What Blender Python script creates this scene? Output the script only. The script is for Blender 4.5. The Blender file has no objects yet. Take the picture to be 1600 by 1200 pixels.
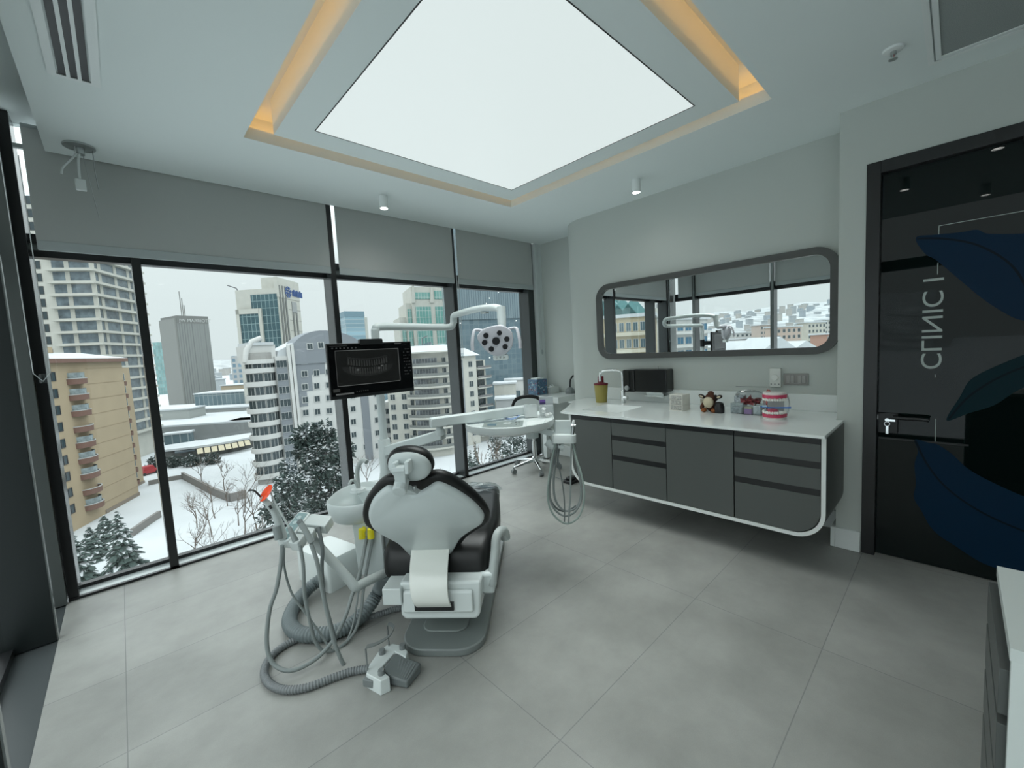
import bpy, bmesh, math, random
from mathutils import Vector, Matrix
R = math.radians
PI = math.pi
scene = bpy.context.scene
COL = scene.collection

# ------------------------------------------------------------------ camera
CAM_H = 1.45
yaw, pitch, roll, FPX = R(46.952), R(4.815), R(-3.157), 651.5
fw = Vector((math.cos(yaw)*math.cos(pitch), math.sin(yaw)*math.cos(pitch), -math.sin(pitch)))
rt = fw.cross(Vector((0, 0, 1))).normalized()
up = rt.cross(fw)
rt, up = rt*math.cos(roll)+up*math.sin(roll), -rt*math.sin(roll)+up*math.cos(roll)
EYE = Vector((0, 0, CAM_H))
cam = bpy.data.cameras.new('camera')
camo = bpy.data.objects.new('camera', cam)
COL.objects.link(camo)
cam.sensor_width = 36
cam.lens = FPX/1600*36
cam.clip_start = 0.02
cam.clip_end = 6000
m3 = Matrix((rt, up, -fw)).transposed()
camo.matrix_world = Matrix.Translation(EYE) @ m3.to_4x4()
scene.camera = camo

def at(px, py, depth):
    """point that the photograph shows at (px, py), depth metres along the view axis"""
    return EYE + (fw + rt*((px-800)/FPX) - up*((py-600)/FPX))*depth

# ------------------------------------------------------------------ world: overcast sky
world = bpy.data.worlds.new('overcast')
scene.world = world
world.use_nodes = True
nt = world.node_tree
nt.nodes.clear()
wo = nt.nodes.new('ShaderNodeOutputWorld')
bg = nt.nodes.new('ShaderNodeBackground')
tc = nt.nodes.new('ShaderNodeTexCoord')
sp = nt.nodes.new('ShaderNodeSeparateXYZ')
rp = nt.nodes.new('ShaderNodeValToRGB')
rp.color_ramp.elements[0].position = 0.0
rp.color_ramp.elements[0].color = (0.77, 0.865, 0.87, 1)
rp.color_ramp.elements[1].position = 0.85
rp.color_ramp.elements[1].color = (3.0, 3.25, 3.3, 1)
e = rp.color_ramp.elements.new(0.2)
e.color = (0.83, 0.93, 0.93, 1)
e = rp.color_ramp.elements.new(0.42)
e.color = (1.9, 2.08, 2.1, 1)
nt.links.new(tc.outputs['Generated'], sp.inputs[0])
nt.links.new(sp.outputs['Z'], rp.inputs[0])
nt.links.new(rp.outputs[0], bg.inputs[0])
bg.inputs[1].default_value = 1.0
nt.links.new(bg.outputs[0], wo.inputs[0])

scene.view_settings.view_transform = 'Standard'
scene.view_settings.look = 'None'
scene.view_settings.gamma = 1
scene.view_settings.use_curve_mapping = False
scene.view_settings.exposure = 0.0

# the luminous ceiling panel throws most of its light straight down
PANEL_W = 14
al = bpy.data.lights.new('panel_light', 'AREA')
al.shape = 'RECTANGLE'
al.size = 1.5
al.size_y = 1.45
al.energy = PANEL_W
al.color = (0.93, 1.0, 0.985)
al.spread = R(92)
alo = bpy.data.objects.new('panel_light', al)
alo.location = (1.78, 1.855, 2.785)
COL.objects.link(alo)

# ------------------------------------------------------------------ materials
MATS = {}
def mat(name, col=(0.8, 0.8, 0.8), rough=0.5, metal=0.0, emit=None, es=0.0, spec=0.5, coat=0.0, alpha=1.0, noise=0.0, nscale=40, bump=0.0, bscale=200):
    if name in MATS:
        return MATS[name]
    m = bpy.data.materials.new(name)
    m.use_nodes = True
    n = m.node_tree.nodes
    L = m.node_tree.links
    p = n['Principled BSDF']
    p.inputs['Base Color'].default_value = (*col, 1)
    p.inputs['Roughness'].default_value = rough
    p.inputs['Metallic'].default_value = metal
    p.inputs['Specular IOR Level'].default_value = spec
    p.inputs['Coat Weight'].default_value = coat
    p.inputs['Coat Roughness'].default_value = 0.08
    p.inputs['Alpha'].default_value = alpha
    if emit:
        p.inputs['Emission Color'].default_value = (*emit, 1)
        p.inputs['Emission Strength'].default_value = es
    if noise or bump:
        t = n.new('ShaderNodeTexCoord')
        nz = n.new('ShaderNodeTexNoise')
        nz.inputs['Scale'].default_value = nscale
        nz.inputs['Detail'].default_value = 6
        L.new(t.outputs['Object'], nz.inputs['Vector'])
        if noise:
            mr = n.new('ShaderNodeMapRange')
            mr.inputs['From Min'].default_value = 0.3
            mr.inputs['From Max'].default_value = 0.7
            mr.inputs['To Min'].default_value = 1-noise
            mr.inputs['To Max'].default_value = 1+noise
            mx = n.new('ShaderNodeMix')
            mx.data_type = 'RGBA'
            mx.blend_type = 'MULTIPLY'
            mx.inputs['Factor'].default_value = 1
            mx.inputs['A'].default_value = (*col, 1)
            L.new(nz.outputs['Fac'], mr.inputs['Value'])
            L.new(mr.outputs[0], mx.inputs['B'])
            L.new(mx.outputs['Result'], p.inputs['Base Color'])
        if bump:
            n2 = n.new('ShaderNodeTexNoise')
            n2.inputs['Scale'].default_value = bscale
            L.new(t.outputs['Object'], n2.inputs['Vector'])
            b = n.new('ShaderNodeBump')
            b.inputs['Strength'].default_value = bump
            b.inputs['Distance'].default_value = 0.01
            L.new(n2.outputs['Fac'], b.inputs['Height'])
            L.new(b.outputs[0], p.inputs['Normal'])
    MATS[name] = m
    return m

def glass_mat(name, tint=(0.96, 0.975, 0.975), refl=1.0, rough=0.0):
    if name in MATS:
        return MATS[name]
    m = bpy.data.materials.new(name)
    m.use_nodes = True
    n = m.node_tree.nodes
    L = m.node_tree.links
    n.clear()
    o = n.new('ShaderNodeOutputMaterial')
    t = n.new('ShaderNodeBsdfTransparent')
    t.inputs[0].default_value = (*tint, 1)
    g = n.new('ShaderNodeBsdfGlossy')
    g.inputs['Roughness'].default_value = rough
    f = n.new('ShaderNodeLayerWeight')
    f.inputs['Blend'].default_value = 0.5
    pw = n.new('ShaderNodeMath')
    pw.operation = 'POWER'
    pw.inputs[1].default_value = 5
    mul = n.new('ShaderNodeMath')
    mul.operation = 'MULTIPLY_ADD'
    mul.inputs[1].default_value = 0.9
    mul.inputs[2].default_value = 0.035*refl
    mul.use_clamp = True
    mx = n.new('ShaderNodeMixShader')
    L.new(f.outputs['Facing'], pw.inputs[0])
    L.new(pw.outputs[0], mul.inputs[0])
    L.new(mul.outputs[0], mx.inputs[0])
    L.new(t.outputs[0], mx.inputs[1])
    L.new(g.outputs[0], mx.inputs[2])
    L.new(mx.outputs[0], o.inputs[0])
    MATS[name] = m
    return m

def tile_mat():
    m = bpy.data.materials.new('floor_tile')
    m.use_nodes = True
    n = m.node_tree.nodes
    L = m.node_tree.links
    p = n['Principled BSDF']
    t = n.new('ShaderNodeTexCoord')
    mp = n.new('ShaderNodeMapping')
    mp.inputs['Location'].default_value = (0.12, -0.39, 0)
    br = n.new('ShaderNodeTexBrick')
    br.offset = 0
    br.squash = 1
    br.inputs['Scale'].default_value = 1
    br.inputs['Brick Width'].default_value = 1.17
    br.inputs['Row Height'].default_value = 0.58
    br.inputs['Mortar Size'].default_value = 0.0022
    br.inputs['Mortar Smooth'].default_value = 0.3
    br.inputs['Bias'].default_value = 0
    br.inputs['Color1'].default_value = (0.29, 0.294, 0.276, 1)
    br.inputs['Color2'].default_value = (0.315, 0.318, 0.299, 1)
    br.inputs['Mortar'].default_value = (0.20, 0.205, 0.20, 1)
    L.new(t.outputs['Object'], mp.inputs[0])
    L.new(mp.outputs[0], br.inputs['Vector'])
    n1 = n.new('ShaderNodeTexNoise')
    n1.inputs['Scale'].default_value = 2.2
    n1.inputs['Detail'].default_value = 9
    n1.inputs['Roughness'].default_value = 0.62
    L.new(t.outputs['Object'], n1.inputs['Vector'])
    mr = n.new('ShaderNodeMapRange')
    mr.inputs['From Min'].default_value = 0.3
    mr.inputs['From Max'].default_value = 0.7
    mr.inputs['To Min'].default_value = 0.80
    mr.inputs['To Max'].default_value = 1.18
    L.new(n1.outputs['Fac'], mr.inputs['Value'])
    n2 = n.new('ShaderNodeTexNoise')
    n2.inputs['Scale'].default_value = 320
    L.new(t.outputs['Object'], n2.inputs['Vector'])
    mr2 = n.new('ShaderNodeMapRange')
    mr2.inputs['To Min'].default_value = 0.9
    mr2.inputs['To Max'].default_value = 1.1
    L.new(n2.outputs['Fac'], mr2.inputs['Value'])
    mm = n.new('ShaderNodeMath')
    mm.operation = 'MULTIPLY'
    L.new(mr.outputs[0], mm.inputs[0])
    L.new(mr2.outputs[0], mm.inputs[1])
    mx = n.new('ShaderNodeMix')
    mx.data_type = 'RGBA'
    mx.blend_type = 'MULTIPLY'
    mx.inputs['Factor'].default_value = 1
    L.new(br.outputs['Color'], mx.inputs['A'])
    L.new(mm.outputs[0], mx.inputs['B'])
    L.new(mx.outputs['Result'], p.inputs['Base Color'])
    p.inputs['Roughness'].default_value = 0.42
    p.inputs['Specular IOR Level'].default_value = 0.4
    b = n.new('ShaderNodeBump')
    b.inputs['Strength'].default_value = 0.25
    b.inputs['Distance'].default_value = 0.002
    inv = n.new('ShaderNodeMath')
    inv.operation = 'SUBTRACT'
    inv.inputs[0].default_value = 1
    L.new(br.outputs['Fac'], inv.inputs[1])
    L.new(inv.outputs[0], b.inputs['Height'])
    L.new(b.outputs[0], p.inputs['Normal'])
    return m

def curtain_mat(name, glass, line, w, h, mort=0.12, rough=0.25, var=None):
    """curtain wall: panes of w x h metres in local X / Z, separated by mullion lines"""
    if name in MATS:
        return MATS[name]
    m = bpy.data.materials.new(name)
    m.use_nodes = True
    n = m.node_tree.nodes
    L = m.node_tree.links
    p = n['Principled BSDF']
    t = n.new('ShaderNodeTexCoord')
    s = n.new('ShaderNodeSeparateXYZ')
    c = n.new('ShaderNodeCombineXYZ')
    ad = n.new('ShaderNodeMath')
    L.new(t.outputs['Object'], s.inputs[0])
    L.new(s.outputs['X'], ad.inputs[0])
    L.new(s.outputs['Y'], ad.inputs[1])
    L.new(ad.outputs[0], c.inputs['X'])
    L.new(s.outputs['Z'], c.inputs['Y'])
    br = n.new('ShaderNodeTexBrick')
    br.offset = 0
    br.inputs['Scale'].default_value = 1
    br.inputs['Brick Width'].default_value = w
    br.inputs['Row Height'].default_value = h
    br.inputs['Mortar Size'].default_value = mort
    br.inputs['Mortar Smooth'].default_value = 0.1
    br.inputs['Bias'].default_value = 0
    v = var or tuple(min(1, x*1.5+0.01) for x in glass)
    br.inputs['Color1'].default_value = (*glass, 1)
    br.inputs['Color2'].default_value = (*v, 1)
    br.inputs['Mortar'].default_value = (*line, 1)
    L.new(c.outputs[0], br.inputs['Vector'])
    L.new(br.outputs['Color'], p.inputs['Base Color'])
    p.inputs['Roughness'].default_value = rough
    MATS[name] = m
    return m

WHITE = mat('white_gloss', (0.66, 0.71, 0.70), 0.22, coat=0.3)
WHITE2 = mat('white_shell', (0.60, 0.655, 0.65), 0.3)
CREAMW = mat('cream_white', (0.80, 0.82, 0.77), 0.2, coat=0.4)
PAINT = mat('wall_paint', (0.505, 0.54, 0.51), 0.75)
CEILP = mat('ceiling_paint', (0.74, 0.80, 0.79), 0.8)
SKIRT = mat('skirting_white', (0.76, 0.80, 0.79), 0.4)
BLACKF = mat('black_frame', (0.012, 0.013, 0.014), 0.3)
DARKF = mat('dark_metal_frame', (0.045, 0.052, 0.052), 0.22, metal=0.3)
GREYF = mat('grey_metal_frame', (0.23, 0.25, 0.245), 0.25, metal=0.6)
LEATHER = mat('black_leather', (0.008, 0.0085, 0.0085), 0.36, spec=0.38, bump=0.05, bscale=600)
GREYP = mat('grey_plastic', (0.19, 0.21, 0.21), 0.4)
LGREYP = mat('light_grey_plastic', (0.42, 0.46, 0.45), 0.35)
BASEG = mat('grey_base', (0.20, 0.225, 0.22), 0.35)
HOSE = mat('grey_hose', (0.24, 0.27, 0.265), 0.4)
HOSED = mat('dark_grey_hose', (0.13, 0.15, 0.15), 0.4)
HOSEG = mat('green_grey_hose', (0.30, 0.37, 0.34), 0.35)
CHROME = mat('chrome', (0.75, 0.77, 0.77), 0.09, metal=1)
STEEL = mat('brushed_steel', (0.5, 0.52, 0.52), 0.28, metal=1)
TOPW = mat('white_worktop', (0.78, 0.82, 0.805), 0.16, coat=0.3)
CABG = mat('anthracite_front', (0.078, 0.086, 0.082), 0.42)
CABE = mat('white_edge', (0.72, 0.75, 0.735), 0.4)
CHAN = mat('black_channel', (0.010, 0.011, 0.012), 0.35)
BLIND = mat('grey_blind', (0.46, 0.48, 0.465), 0.85, bump=0.04, bscale=900)
_n = BLIND.node_tree.nodes
_mx = _n.new('ShaderNodeMixShader')
_mx.inputs[0].default_value = 0.10
_tl = _n.new('ShaderNodeBsdfTranslucent')
_tl.inputs[0].default_value = (0.75, 0.8, 0.78, 1)
BLIND.node_tree.links.new(_n['Principled BSDF'].outputs[0], _mx.inputs[1])
BLIND.node_tree.links.new(_tl.outputs[0], _mx.inputs[2])
BLIND.node_tree.links.new(_mx.outputs[0], _n['Material Output'].inputs['Surface'])
BLINDB = mat('blind_bar', (0.40, 0.44, 0.44), 0.5)
GLASS = glass_mat('window_glass', (0.975, 0.985, 0.985), 1.0)
CLEAR = glass_mat('clear_plastic', (0.86, 0.89, 0.9), 1.6, 0.05)
MIRROR = mat('mirror', (0.92, 0.95, 0.95), 0.0, metal=1)
MFRAME = mat('mirror_frame', (0.075, 0.078, 0.074), 0.4)
DGLASS = mat('black_door_glass', (0.003, 0.007, 0.0065), 0.02, spec=0.26)
SCREEN = mat('screen_black', (0.002, 0.0025, 0.003), 0.2, spec=0.15)
YELLOW = mat('yellow_plastic', (0.75, 0.66, 0.02), 0.35)

# ------------------------------------------------------------------ mesh helpers
class MB:
    def __init__(self):
        self.bm = bmesh.new()
        self.mi = 0
    def face(self, vs):
        try:
            f = self.bm.faces.new(vs)
            f.material_index = self.mi
            return f
        except ValueError:
            return None
    def box(self, x0, x1, y0, y1, z0, z1, M=None):
        pts = [(x0, y0, z0), (x1, y0, z0), (x1, y1, z0), (x0, y1, z0), (x0, y0, z1), (x1, y0, z1), (x1, y1, z1), (x0, y1, z1)]
        if M:
            pts = [M @ Vector(p) for p in pts]
        v = [self.bm.verts.new(p) for p in pts]
        for q in ((3, 2, 1, 0), (4, 5, 6, 7), (0, 1, 5, 4), (1, 2, 6, 5), (2, 3, 7, 6), (3, 0, 4, 7)):
            self.face([v[i] for i in q])
        return self
    def hexa(self, pts):
        v = [self.bm.verts.new(p) for p in pts]
        for q in ((3, 2, 1, 0), (4, 5, 6, 7), (0, 1, 5, 4), (1, 2, 6, 5), (2, 3, 7, 6), (3, 0, 4, 7)):
            self.face([v[i] for i in q])
        return self
    def rings(self, rs, cap=True, closed=False):
        vr = [[self.bm.verts.new(p) for p in r] for r in rs]
        n = len(rs[0])
        m = len(vr)
        for i in range(m if closed else m-1):
            a, b = vr[i], vr[(i+1) % m]
            for j in range(n):
                self.face([a[j], a[(j+1) % n], b[(j+1) % n], b[j]])
        if cap and not closed:
            self.face(list(reversed(vr[0])))
            self.face(vr[-1])
        return self
    def tube(self, pts, r, seg=10, cap=True, ry=None):
        pts = [Vector(p) for p in pts]
        n = len(pts)
        rr = r if isinstance(r, (list, tuple)) else [r]*n
        tang = []
        for i in range(n):
            t = pts[min(i+1, n-1)]-pts[max(i-1, 0)]
            tang.append(t.normalized() if t.length > 1e-9 else Vector((0, 0, 1)))
        t0 = tang[0]
        ref = Vector((0, 0, 1)) if abs(t0.z) < 0.9 else Vector((1, 0, 0))
        u = t0.cross(ref).normalized()
        rs = []
        for i in range(n):
            t = tang[i]
            u = (u - t*u.dot(t))
            u = u.normalized() if u.length > 1e-6 else t.orthogonal().normalized()
            w = t.cross(u)
            k = (ry/ r if (ry and not isinstance(r, (list, tuple))) else 1)
            rs.append([pts[i]+(u*math.cos(2*PI*j/seg)+w*math.sin(2*PI*j/seg)*k)*rr[i] for j in range(seg)])
        return self.rings(rs, cap)
    def cyl(self, p0, p1, r0, r1=None, seg=20):
        return self.tube([p0, p1], [r0, r0 if r1 is None else r1], seg)
    def lathe(self, prof, c=(0, 0, 0), seg=32, M=None, cap=True, sx=1, sy=1):
        rs = []
        for r, z in prof:
            r = max(r, 1e-4)
            ring = [Vector((c[0]+r*sx*math.cos(2*PI*j/seg), c[1]+r*sy*math.sin(2*PI*j/seg), c[2]+z)) for j in range(seg)]
            if M:
                ring = [M @ v for v in ring]
            rs.append(ring)
        return self.rings(rs, cap)
    def prism(self, out, fn, a, b):
        """outline of (u, v) pairs extruded between w=a and w=b, fn(u, v, w) -> point"""
        return self.rings([[fn(u, v, a) for u, v in out], [fn(u, v, b) for u, v in out]])
    def sphere(self, c, r, seg=16, rings=10, sc=(1, 1, 1), M=None):
        rs = []
        for i in range(1, rings):
            th = PI*i/rings
            ring = [Vector((c[0]+r*sc[0]*math.sin(th)*math.cos(2*PI*j/seg), c[1]+r*sc[1]*math.sin(th)*math.sin(2*PI*j/seg), c[2]-r*sc[2]*math.cos(th))) for j in range(seg)]
            if M:
                ring = [M @ v for v in ring]
            rs.append(ring)
        return self.rings(rs)
    def quad(self, a, b, c, d):
        v = [self.bm.verts.new(p) for p in (a, b, c, d)]
        self.face(v)
        return self
    def mesh(self, name, mats, smooth=None):
        bm = self.bm
        bmesh.ops.recalc_face_normals(bm, faces=bm.faces)
        me = bpy.data.meshes.new(name)
        bm.to_mesh(me)
        bm.free()
        for m in (mats if isinstance(mats, (list, tuple)) else [mats]):
            me.materials.append(m)
        if smooth:
            for p in me.polygons:
                p.use_smooth = True
            me.set_sharp_from_angle(angle=R(smooth))
        return me

MINV = {}
def thing(name, loc=(0, 0, 0), rz=0.0, label=None, cat=None, group=None, kind=None):
    o = bpy.data.objects.new(name, None)
    o.empty_display_size = 0.1
    COL.objects.link(o)
    o.location = loc
    o.rotation_euler = (0, 0, rz)
    MINV[o.name] = (Matrix.Translation(loc) @ Matrix.Rotation(rz, 4, 'Z')).inverted()
    tag(o, label, cat, group, kind)
    return o
def tag(o, label=None, cat=None, group=None, kind=None):
    if label: o['label'] = label
    if cat: o['category'] = cat
    if group: o['group'] = group
    if kind: o['kind'] = kind
    return o
def part(mb, name, mats, parent=None, local=False, smooth=None, bevel=0, seg=2, label=None, top=None):
    """link a builder as one mesh object; world coordinates unless local"""
    root = parent
    while root is not None and root.name not in MINV:
        root = root.parent
    if root is not None and not local:
        mb.bm.transform(MINV[root.name])
    me = mb.mesh(name, mats, smooth)
    o = bpy.data.objects.new(name, me)
    COL.objects.link(o)
    if parent is not None:
        o.parent = parent
    if bevel:
        b = o.modifiers.new('bevel', 'BEVEL')
        b.width = bevel
        b.segments = seg
        b.limit_method = 'ANGLE'
        b.angle_limit = R(35)
        b.harden_normals = False
        if not smooth:
            for p in me.polygons:
                p.use_smooth = True
            me.set_sharp_from_angle(angle=R(30))
    if label: o['label'] = label
    if top: tag(o, *top)
    return o
def dup(root, loc, rz=None, label=None):
    r = root.copy()
    COL.objects.link(r)
    r.location = loc
    if rz is not None: r.rotation_euler = (0, 0, rz)
    if label: r['label'] = label
    for ch in list(root.children):
        c = ch.copy()
        COL.objects.link(c)
        c.parent = r
        for g in list(ch.children):
            d = g.copy()
            COL.objects.link(d)
            d.parent = c
    return r
def smooth_path(P, n=8, closed=False):
    P = [Vector(p) for p in P]
    out = []
    m = len(P)
    rng = m if closed else m-1
    for i in range(rng):
        if closed:
            p0, p1, p2, p3 = P[(i-1) % m], P[i], P[(i+1) % m], P[(i+2) % m]
        else:
            p0, p1, p2, p3 = P[max(i-1, 0)], P[i], P[i+1], P[min(i+2, m-1)]
        for k in range(n):
            t = k/n
            out.append(0.5*((2*p1)+(p2-p0)*t+(2*p0-5*p1+4*p2-p3)*t*t+(3*p1-p0-3*p2+p3)*t*t*t))
    if not closed:
        out.append(P[-1])
    return out
def smooth2(P, n=5):
    return [(v.x, v.y) for v in smooth_path([(p[0], p[1], 0) for p in P], n, True)]
def rrect(x0, x1, y0, y1, r, n=8):
    rr = r if isinstance(r, (list, tuple)) else [r]*4
    out = []
    for (cx, cy, a0, q) in ((x1, y0, -90, rr[0]), (x1, y1, 0, rr[1]), (x0, y1, 90, rr[2]), (x0, y0, 180, rr[3])):
        sx = -1 if cx == x1 else 1
        sy = -1 if cy == y1 else 1
        for k in range(n+1):
            a = R(a0+90*k/n)
            out.append((cx+sx*q+q*math.cos(a), cy+sy*q+q*math.sin(a)))
    return out
def text_mesh(s, size, depth=0.002):
    cu = bpy.data.curves.new('lettering', 'FONT')
    cu.body = s
    cu.size = size
    cu.extrude = depth
    o = bpy.data.objects.new('lettering', cu)
    COL.objects.link(o)
    dg = bpy.context.evaluated_depsgraph_get()
    me = bpy.data.meshes.new_from_object(o.evaluated_get(dg))
    bpy.data.objects.remove(o)
    return me
def lettering(s, size, depth, M, name, m, parent):
    me = text_mesh(s, size, depth)
    root = parent
    while root is not None and root.name not in MINV:
        root = root.parent
    me.transform((MINV[root.name] if root else Matrix()) @ M)
    me.materials.clear()
    me.materials.append(m)
    o = bpy.data.objects.new(name, me)
    COL.objects.link(o)
    o.parent = parent
    return o

ZC = 2.80      # ceiling
YW = 3.83      # inner line of the window wall
# ================================================================== SETTING
def struct(mb, name, m, parent=None, **k):
    o = part(mb, name, m, parent, **k)
    if parent is None:
        o['kind'] = 'structure'
    return o
fl = struct(MB().box(-0.388, 4.3, -2.3, 3.832, -0.12, 0), 'floor', tile_mat())
ledge = struct(MB().box(-0.62, -0.388, -2.3, 4.06, -0.12, -0.008), 'trim_1', mat('ledge', (0.07, 0.08, 0.082), 0.3))
# ceiling around the light tray
TX0, TX1, TY0, TY1 = 0.675, 2.88, 0.762, 2.958
c = MB()
c.box(-0.2, TX0, -2.3, 3.82, ZC, ZC+0.07)
c.box(TX1, 4.32, -2.3, 3.82, ZC, ZC+0.07)
c.box(TX0, TX1, -2.3, TY0, ZC, ZC+0.07)
c.box(TX0, TX1, TY1, 3.82, ZC, ZC+0.07)
struct(c, 'ceiling', CEILP)
c = MB()
g = 0.13
c.box(TX0-g-0.02, TX0-g, TY0-g, TY1+g, ZC+0.07, 3.0)
c.box(TX1+g, TX1+g+0.02, TY0-g, TY1+g, ZC+0.07, 3.0)
c.box(TX0-g, TX1+g, TY0-g-0.02, TY0-g, ZC+0.07, 3.0)
c.box(TX0-g, TX1+g, TY1+g, TY1+g+0.02, ZC+0.07, 3.0)
struct(c, 'trim_2', CEILP)
struct(MB().box(-0.7, 4.5, -2.4, 4.06, 3.0, 3.1), 'trim_3', CEILP)
IX0, IX1, IY0, IY1 = 0.805, 2.75, 0.895, 2.822
PX0, PX1, PY0, PY1 = 0.982, 2.580, 1.082, 2.632
c = MB()
c.box(IX0, PX0-0.006, IY0, IY1, ZC, 3.0)
c.box(PX1+0.006, IX1, IY0, IY1, ZC, 3.0)
c.box(PX0-0.006, PX1+0.006, IY0, PY0-0.006, ZC, 3.0)
c.box(PX0-0.006, PX1+0.006, PY1+0.006, IY1, ZC, 3.0)
struct(c, 'trim_4', CEILP)

# right-hand wall with the rounded end, pilaster and door wall
XWALL = 3.74
prof = [(XWALL, 0.53)]
RC = 0.36
for k in range(0, 13):
    a = R(90*k/12)
    prof.append((XWALL+RC-RC*math.cos(a), 2.79+RC*math.sin(a)))
prof += [(4.32, 2.79+RC), (4.32, 0.53)]
w = MB().prism(prof, lambda u, v, z: Vector((u, v, z)), 0, ZC)
struct(w, 'wall_right', PAINT, smooth=40)
struct(MB().box(4.2, 4.32, 3.15, 3.95, 0, ZC), 'wall_end', PAINT)
DY0, DY1, DZ = -0.75, 0.398, 2.442
w = MB()
w.box(3.42, 3.74, DY1, 0.532, 0, ZC)
w.box(3.42, 3.74, -2.3, DY0, 0, ZC)
w.box(3.42, 3.74, DY0, DY1, DZ, ZC)
struct(w, 'wall_door', PAINT)
struct(MB().box(-0.62, 3.74, -2.4, -2.3, 0, ZC), 'wall_back', PAINT)
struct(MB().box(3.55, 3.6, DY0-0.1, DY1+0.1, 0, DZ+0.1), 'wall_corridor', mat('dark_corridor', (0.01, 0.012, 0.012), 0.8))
# skirting boards
struct(MB().box(3.395, 3.42, DY1+0.004, 0.532, 0, 0.135), 'baseboard_pilaster', SKIRT, bevel=0.003)
struct(MB().box(3.395, 3.74, 0.532, 0.557, 0, 0.135), 'baseboard_return', SKIRT, bevel=0.003)
struct(MB().box(3.715, 3.74, 0.557, 2.79, 0, 0.135), 'baseboard_right', SKIRT, bevel=0.003)
o2 = []
for k in range(0, 13):
    a = R(90*k/12)
    o2.append((XWALL+RC-(RC+0.025)*math.cos(a), 2.79+(RC+0.025)*math.sin(a)))
for k in range(12, -1, -1):
    a = R(90*k/12)
    o2.append((XWALL+RC-RC*math.cos(a), 2.79+RC*math.sin(a)))
struct(MB().prism(o2, lambda u, v, z: Vector((u, v, z)), 0, 0.135), 'baseboard_curve', SKIRT, smooth=40)
struct(MB().box(4.175, 4.2, 3.15, 3.83, 0, 0.135), 'baseboard_end', SKIRT, bevel=0.003)
# white reveal between the last window and the end wall
struct(MB().box(4.08, 4.2, 3.80, 4.0, 0, ZC), 'trim_5', mat('reveal', (0.62, 0.67, 0.66), 0.4))

# ---- windows: bays of the glass wall
MX = [-0.356, 0.152, 1.476, 2.800, 4.0]
def window_bay(idx, x0, x1, first, last):
    w = thing('window_%d' % idx, (x0, YW, 0), 0, kind='structure')
    f = MB()
    f.box(x0-0.025, x0+0.025, 3.85, 4.03, 0.0, ZC+0.2)
    part(f, 'mullion', [DARKF], w, bevel=0.002)
    f = MB()
    f.box(x0-0.024, x0+0.024, 3.842, 3.85, 0.0, ZC+0.2)
    part(f, 'mullion_cap', BLACKF, w)
    if last:
        f = MB().box(x1-0.025, x1+0.08, 3.85, 4.03, 0.0, ZC+0.2)
        part(f, 'mullion', DARKF, w, bevel=0.002)
    a, b = x0+0.025, x1-0.025
    f = MB().box(a, b, 3.975, 4.03, 0.0, 0.035)
    part(f, 'bottom_rail', BLACKF, w)
    f = MB().box(a, b, 3.86, 3.975, -0.05, 0.012)
    part(f, 'sill', mat('sill_metal', (0.55, 0.60, 0.60), 0.18, metal=0.2), w)
    f = MB().box(a-0.05, b+0.05, 3.832, 3.86, -0.05, 0.016)
    part(f, 'sill_trim', BLACKF, w)
    f = MB().box(a, b, 3.95, 4.03, 2.185, 2.225)
    f.box(a, b, 3.93, 4.03, 2.262, 2.32)
    part(f, 'transom', BLACKF, w)
    f = MB().box(a, b, 3.955, 4.03, 2.225, 2.262)
    part(f, 'transom_strip', GREYF, w)
    f = MB().box(a, b, 3.997, 4.003, 0.03, 2.19)
    part(f, 'pane', GLASS, w)
    f = MB().box(a, b, 3.997, 4.003, 2.31, ZC+0.2)
    part(f, 'upper_pane', GLASS, w)
    return w
for i in range(4):
    window_bay(i+1, MX[i], MX[i+1], i == 0, i == 3)
# left glass wall
LY = [3.79, 3.355, 2.08, 0.755, -0.57, -1.9]
XL = -0.575
def left_bay(idx, y1, y0):
    w = thing('window_%d' % idx, (XL, y0, 0), 0, kind='structure')
    part(MB().box(XL-0.02, -0.392, y0-0.025, y0+0.025, 0, ZC+0.2), 'mullion', mat('dark_fin', (0.010, 0.014, 0.014), 0.3), w, bevel=0.002)
    part(MB().box(-0.392, -0.386, y0-0.022, y0+0.012, 0, ZC+0.2), 'mullion_cap', GREYF, w)
    a, b = y0+0.025, y1-0.025
    part(MB().box(XL-0.02, XL+0.03, a, b, -0.01, 0.035), 'bottom_rail', BLACKF, w)
    part(MB().box(XL-0.02, XL+0.06, a, b, 2.185, 2.32), 'transom', BLACKF, w)
    part(MB().box(XL-0.003, XL+0.003, a, b, 0.03, 2.19), 'pane', GLASS, w)
    part(MB().box(XL-0.003, XL+0.003, a, b, 2.31, ZC+0.2), 'upper_pane', GLASS, w)
for i in range(5):
    left_bay(i+5, LY[i], LY[i+1])
cp = MB().box(-0.62, -0.384, 3.80, 4.05, 0, ZC+0.2)
struct(cp, 'trim_6', mat('corner_post', (0.15, 0.165, 0.16), 0.2, metal=0.4), bevel=0.002)

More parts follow.
